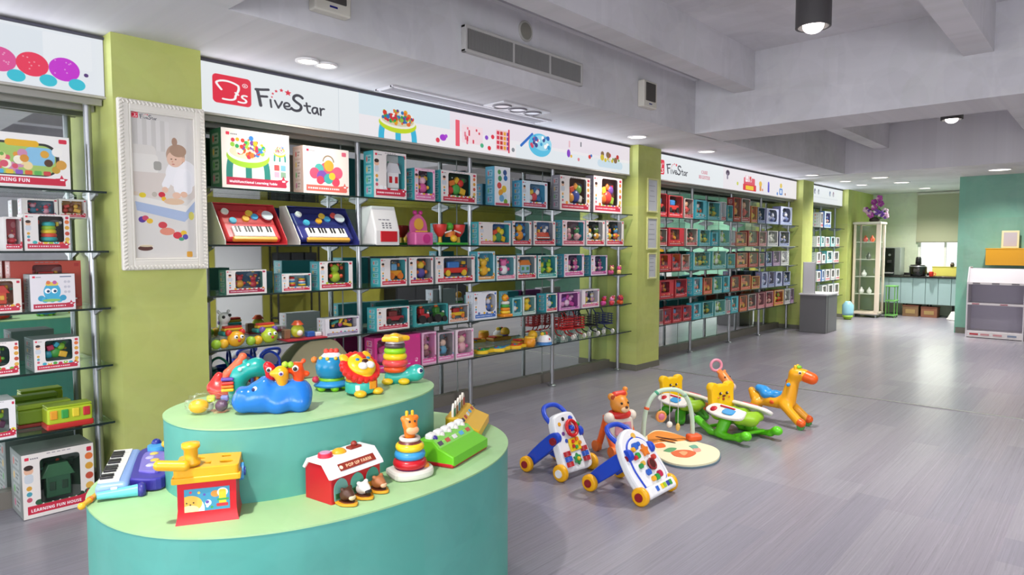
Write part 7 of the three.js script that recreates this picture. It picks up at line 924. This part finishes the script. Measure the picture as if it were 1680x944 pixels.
// ------------------------------------------------------------------ white shelf and orange ledge at the teal wall
{
  const t = thing('white_shelf_unit', 'white display shelf unit with a red and white base strip', 'shelf unit', [-1.46, 0, -13.5]), w = plastic(0xd2ced4, 0.5), W = 0.78, D = 0.4, H = 1.17;
  for (const s of [-1, 1]) P(t, 'side_panel', ext(shapeOf([[-D / 2, 0], [D / 2, 0], [D / 2, 0.92], [D / 2 - 0.12, H], [-D / 2, H]]), 0.02, 0.003, s * (W / 2 - 0.01), 0, 0, 0, -PI / 2), w);
  P(t, 'back_panel', box(W - 0.04, H - 0.04, 0.012, 0, H / 2, -D / 2 + 0.01), plastic(0xb9b4c2, 0.6)); P(t, 'head_panel', box(W - 0.04, 0.26, 0.015, 0, 1.03, D / 2 - 0.075, -0.45), w);
  for (const y of [0.1, 0.56, 0.9]) P(t, 'shelf', rbox(W - 0.04, 0.025, D - 0.02, 0.004, 0, y, 0), w); P(t, 'base_strip', box(W - 0.04, 0.1, 0.012, 0, 0.06, D / 2 - 0.01), plastic(0xe0dcdc, 0.5)); P(t, 'shelf_lip', box(W - 0.04, 0.035, 0.008, 0, 0.565, D / 2 - 0.002), plastic(0xd9d4d6, 0.5)); P(t, 'shelf_lip', box(W - 0.04, 0.035, 0.008, 0, 0.905, D / 2 - 0.002), plastic(0xd9d4d6, 0.5));
  [[-0.26, 0.905], [0.0, 0.905], [0.26, 0.905], [-0.26, 0.565], [0.12, 0.565]].forEach(([x, y]) => P(t, 'price_tag', box(0.1, 0.022, 0.004, x, y, D / 2 + 0.004), plastic(y > 0.6 ? 0x77747a : 0xa8707a, 0.5))); [[-0.27, 0xb83a44], [-0.12, 0xc98f94], [0.05, 0xc98f94], [0.24, 0x7f8fa8]].forEach(([x, c]) => P(t, 'strip_print', box(0.12, 0.03, 0.003, x, 0.06, D / 2 - 0.002), plastic(c, 0.5)));
  const o = thing('orange_ledge', 'orange wall cupboard above the white shelf unit', 'cupboard', [-0.9, 1.2, -13.72]); P(o, 'body', rbox(1.5, 0.27, 0.24, 0.004, 0, 0.135, 0), plastic(0xd79a10, 0.45)); P(o, 'top', rbox(1.52, 0.015, 0.25, 0.003, 0, 0.277, 0), plastic(0xdfa61e, 0.45));
  const f = thing('framed_photo', 'small pale framed picture standing on the orange cupboard', 'picture frame', [-1.34, 1.487, -13.76]); P(f, 'frame', rbox(0.24, 0.29, 0.02, 0.005, 0, 0.145, 0, -0.06), plastic(0xd9d2a6, 0.5)); P(f, 'print', box(0.18, 0.23, 0.004, 0, 0.145, 0.011, -0.06), plastic(0xb5acb2, 0.6)); P(f, 'mark', box(0.035, 0.02, 0.002, 0.05, 0.08, 0.015, -0.06), plastic(0x5f4f52, 0.6));
  const h = thing('hanger_rack', 'dark rack post beside the white shelf unit', 'rack', [-0.98, 0, -13.4]); P(h, 'post', box(0.03, 1.3, 0.03, 0, 0.65, 0), plastic(0x2f2c33, 0.5)); P(h, 'panel', box(0.3, 0.5, 0.03, 0.17, 0.35, 0), plastic(0x3a3340, 0.6));
}
// ------------------------------------------------------------------ what the mirrors show along the opposite wall
{
  const d = thing('white_door_panel', 'white door in the wall opposite the shelves', 'door', [XR - 0.03, 0, -5.9], -PI / 2); P(d, 'leaf', rbox(0.9, 2.05, 0.04, 0.006, 0, 1.025, 0), plastic(0xdcdce0, 0.5)); P(d, 'handle', cap(0.01, 0.1, -0.36, 1.0, 0.04, 0, 0, PI / 2), chrome);
  const c = thing('black_cabinet', 'long black cabinet against the olive wall', 'cabinet', [XR - 0.25, 0, -10.4], -PI / 2); P(c, 'carcass', rbox(2.2, 0.95, 0.45, 0.01, 0, 0.475, 0), plastic(0x26262a, 0.5)); for (let i = 0; i < 4; i++) P(c, 'door', rbox(0.52, 0.86, 0.02, 0.005, -0.81 + i * 0.54, 0.48, 0.235), plastic(0x2f2f34, 0.45));
  const s = thing('black_rack', 'black open rack against the olive wall', 'rack', [XR - 0.25, 0, -6.95], -PI / 2); for (const x of [-0.45, 0.45]) for (const z of [-0.15, 0.15]) P(s, 'upright', box(0.03, 1.6, 0.03, x, 0.8, z), plastic(0x1f1f22, 0.5)); for (const y of [0.1, 0.6, 1.1, 1.55]) P(s, 'shelf', box(0.93, 0.02, 0.33, 0, y, 0), plastic(0x26262a, 0.5)); for (let i = 0; i < 3; i++) P(s, 'bin', rbox(0.26, 0.28, 0.26, 0.02, -0.3 + i * 0.3, 1.26, 0), plastic(0x2a2c30, 0.6));
}
renderer.render(scene, camera);
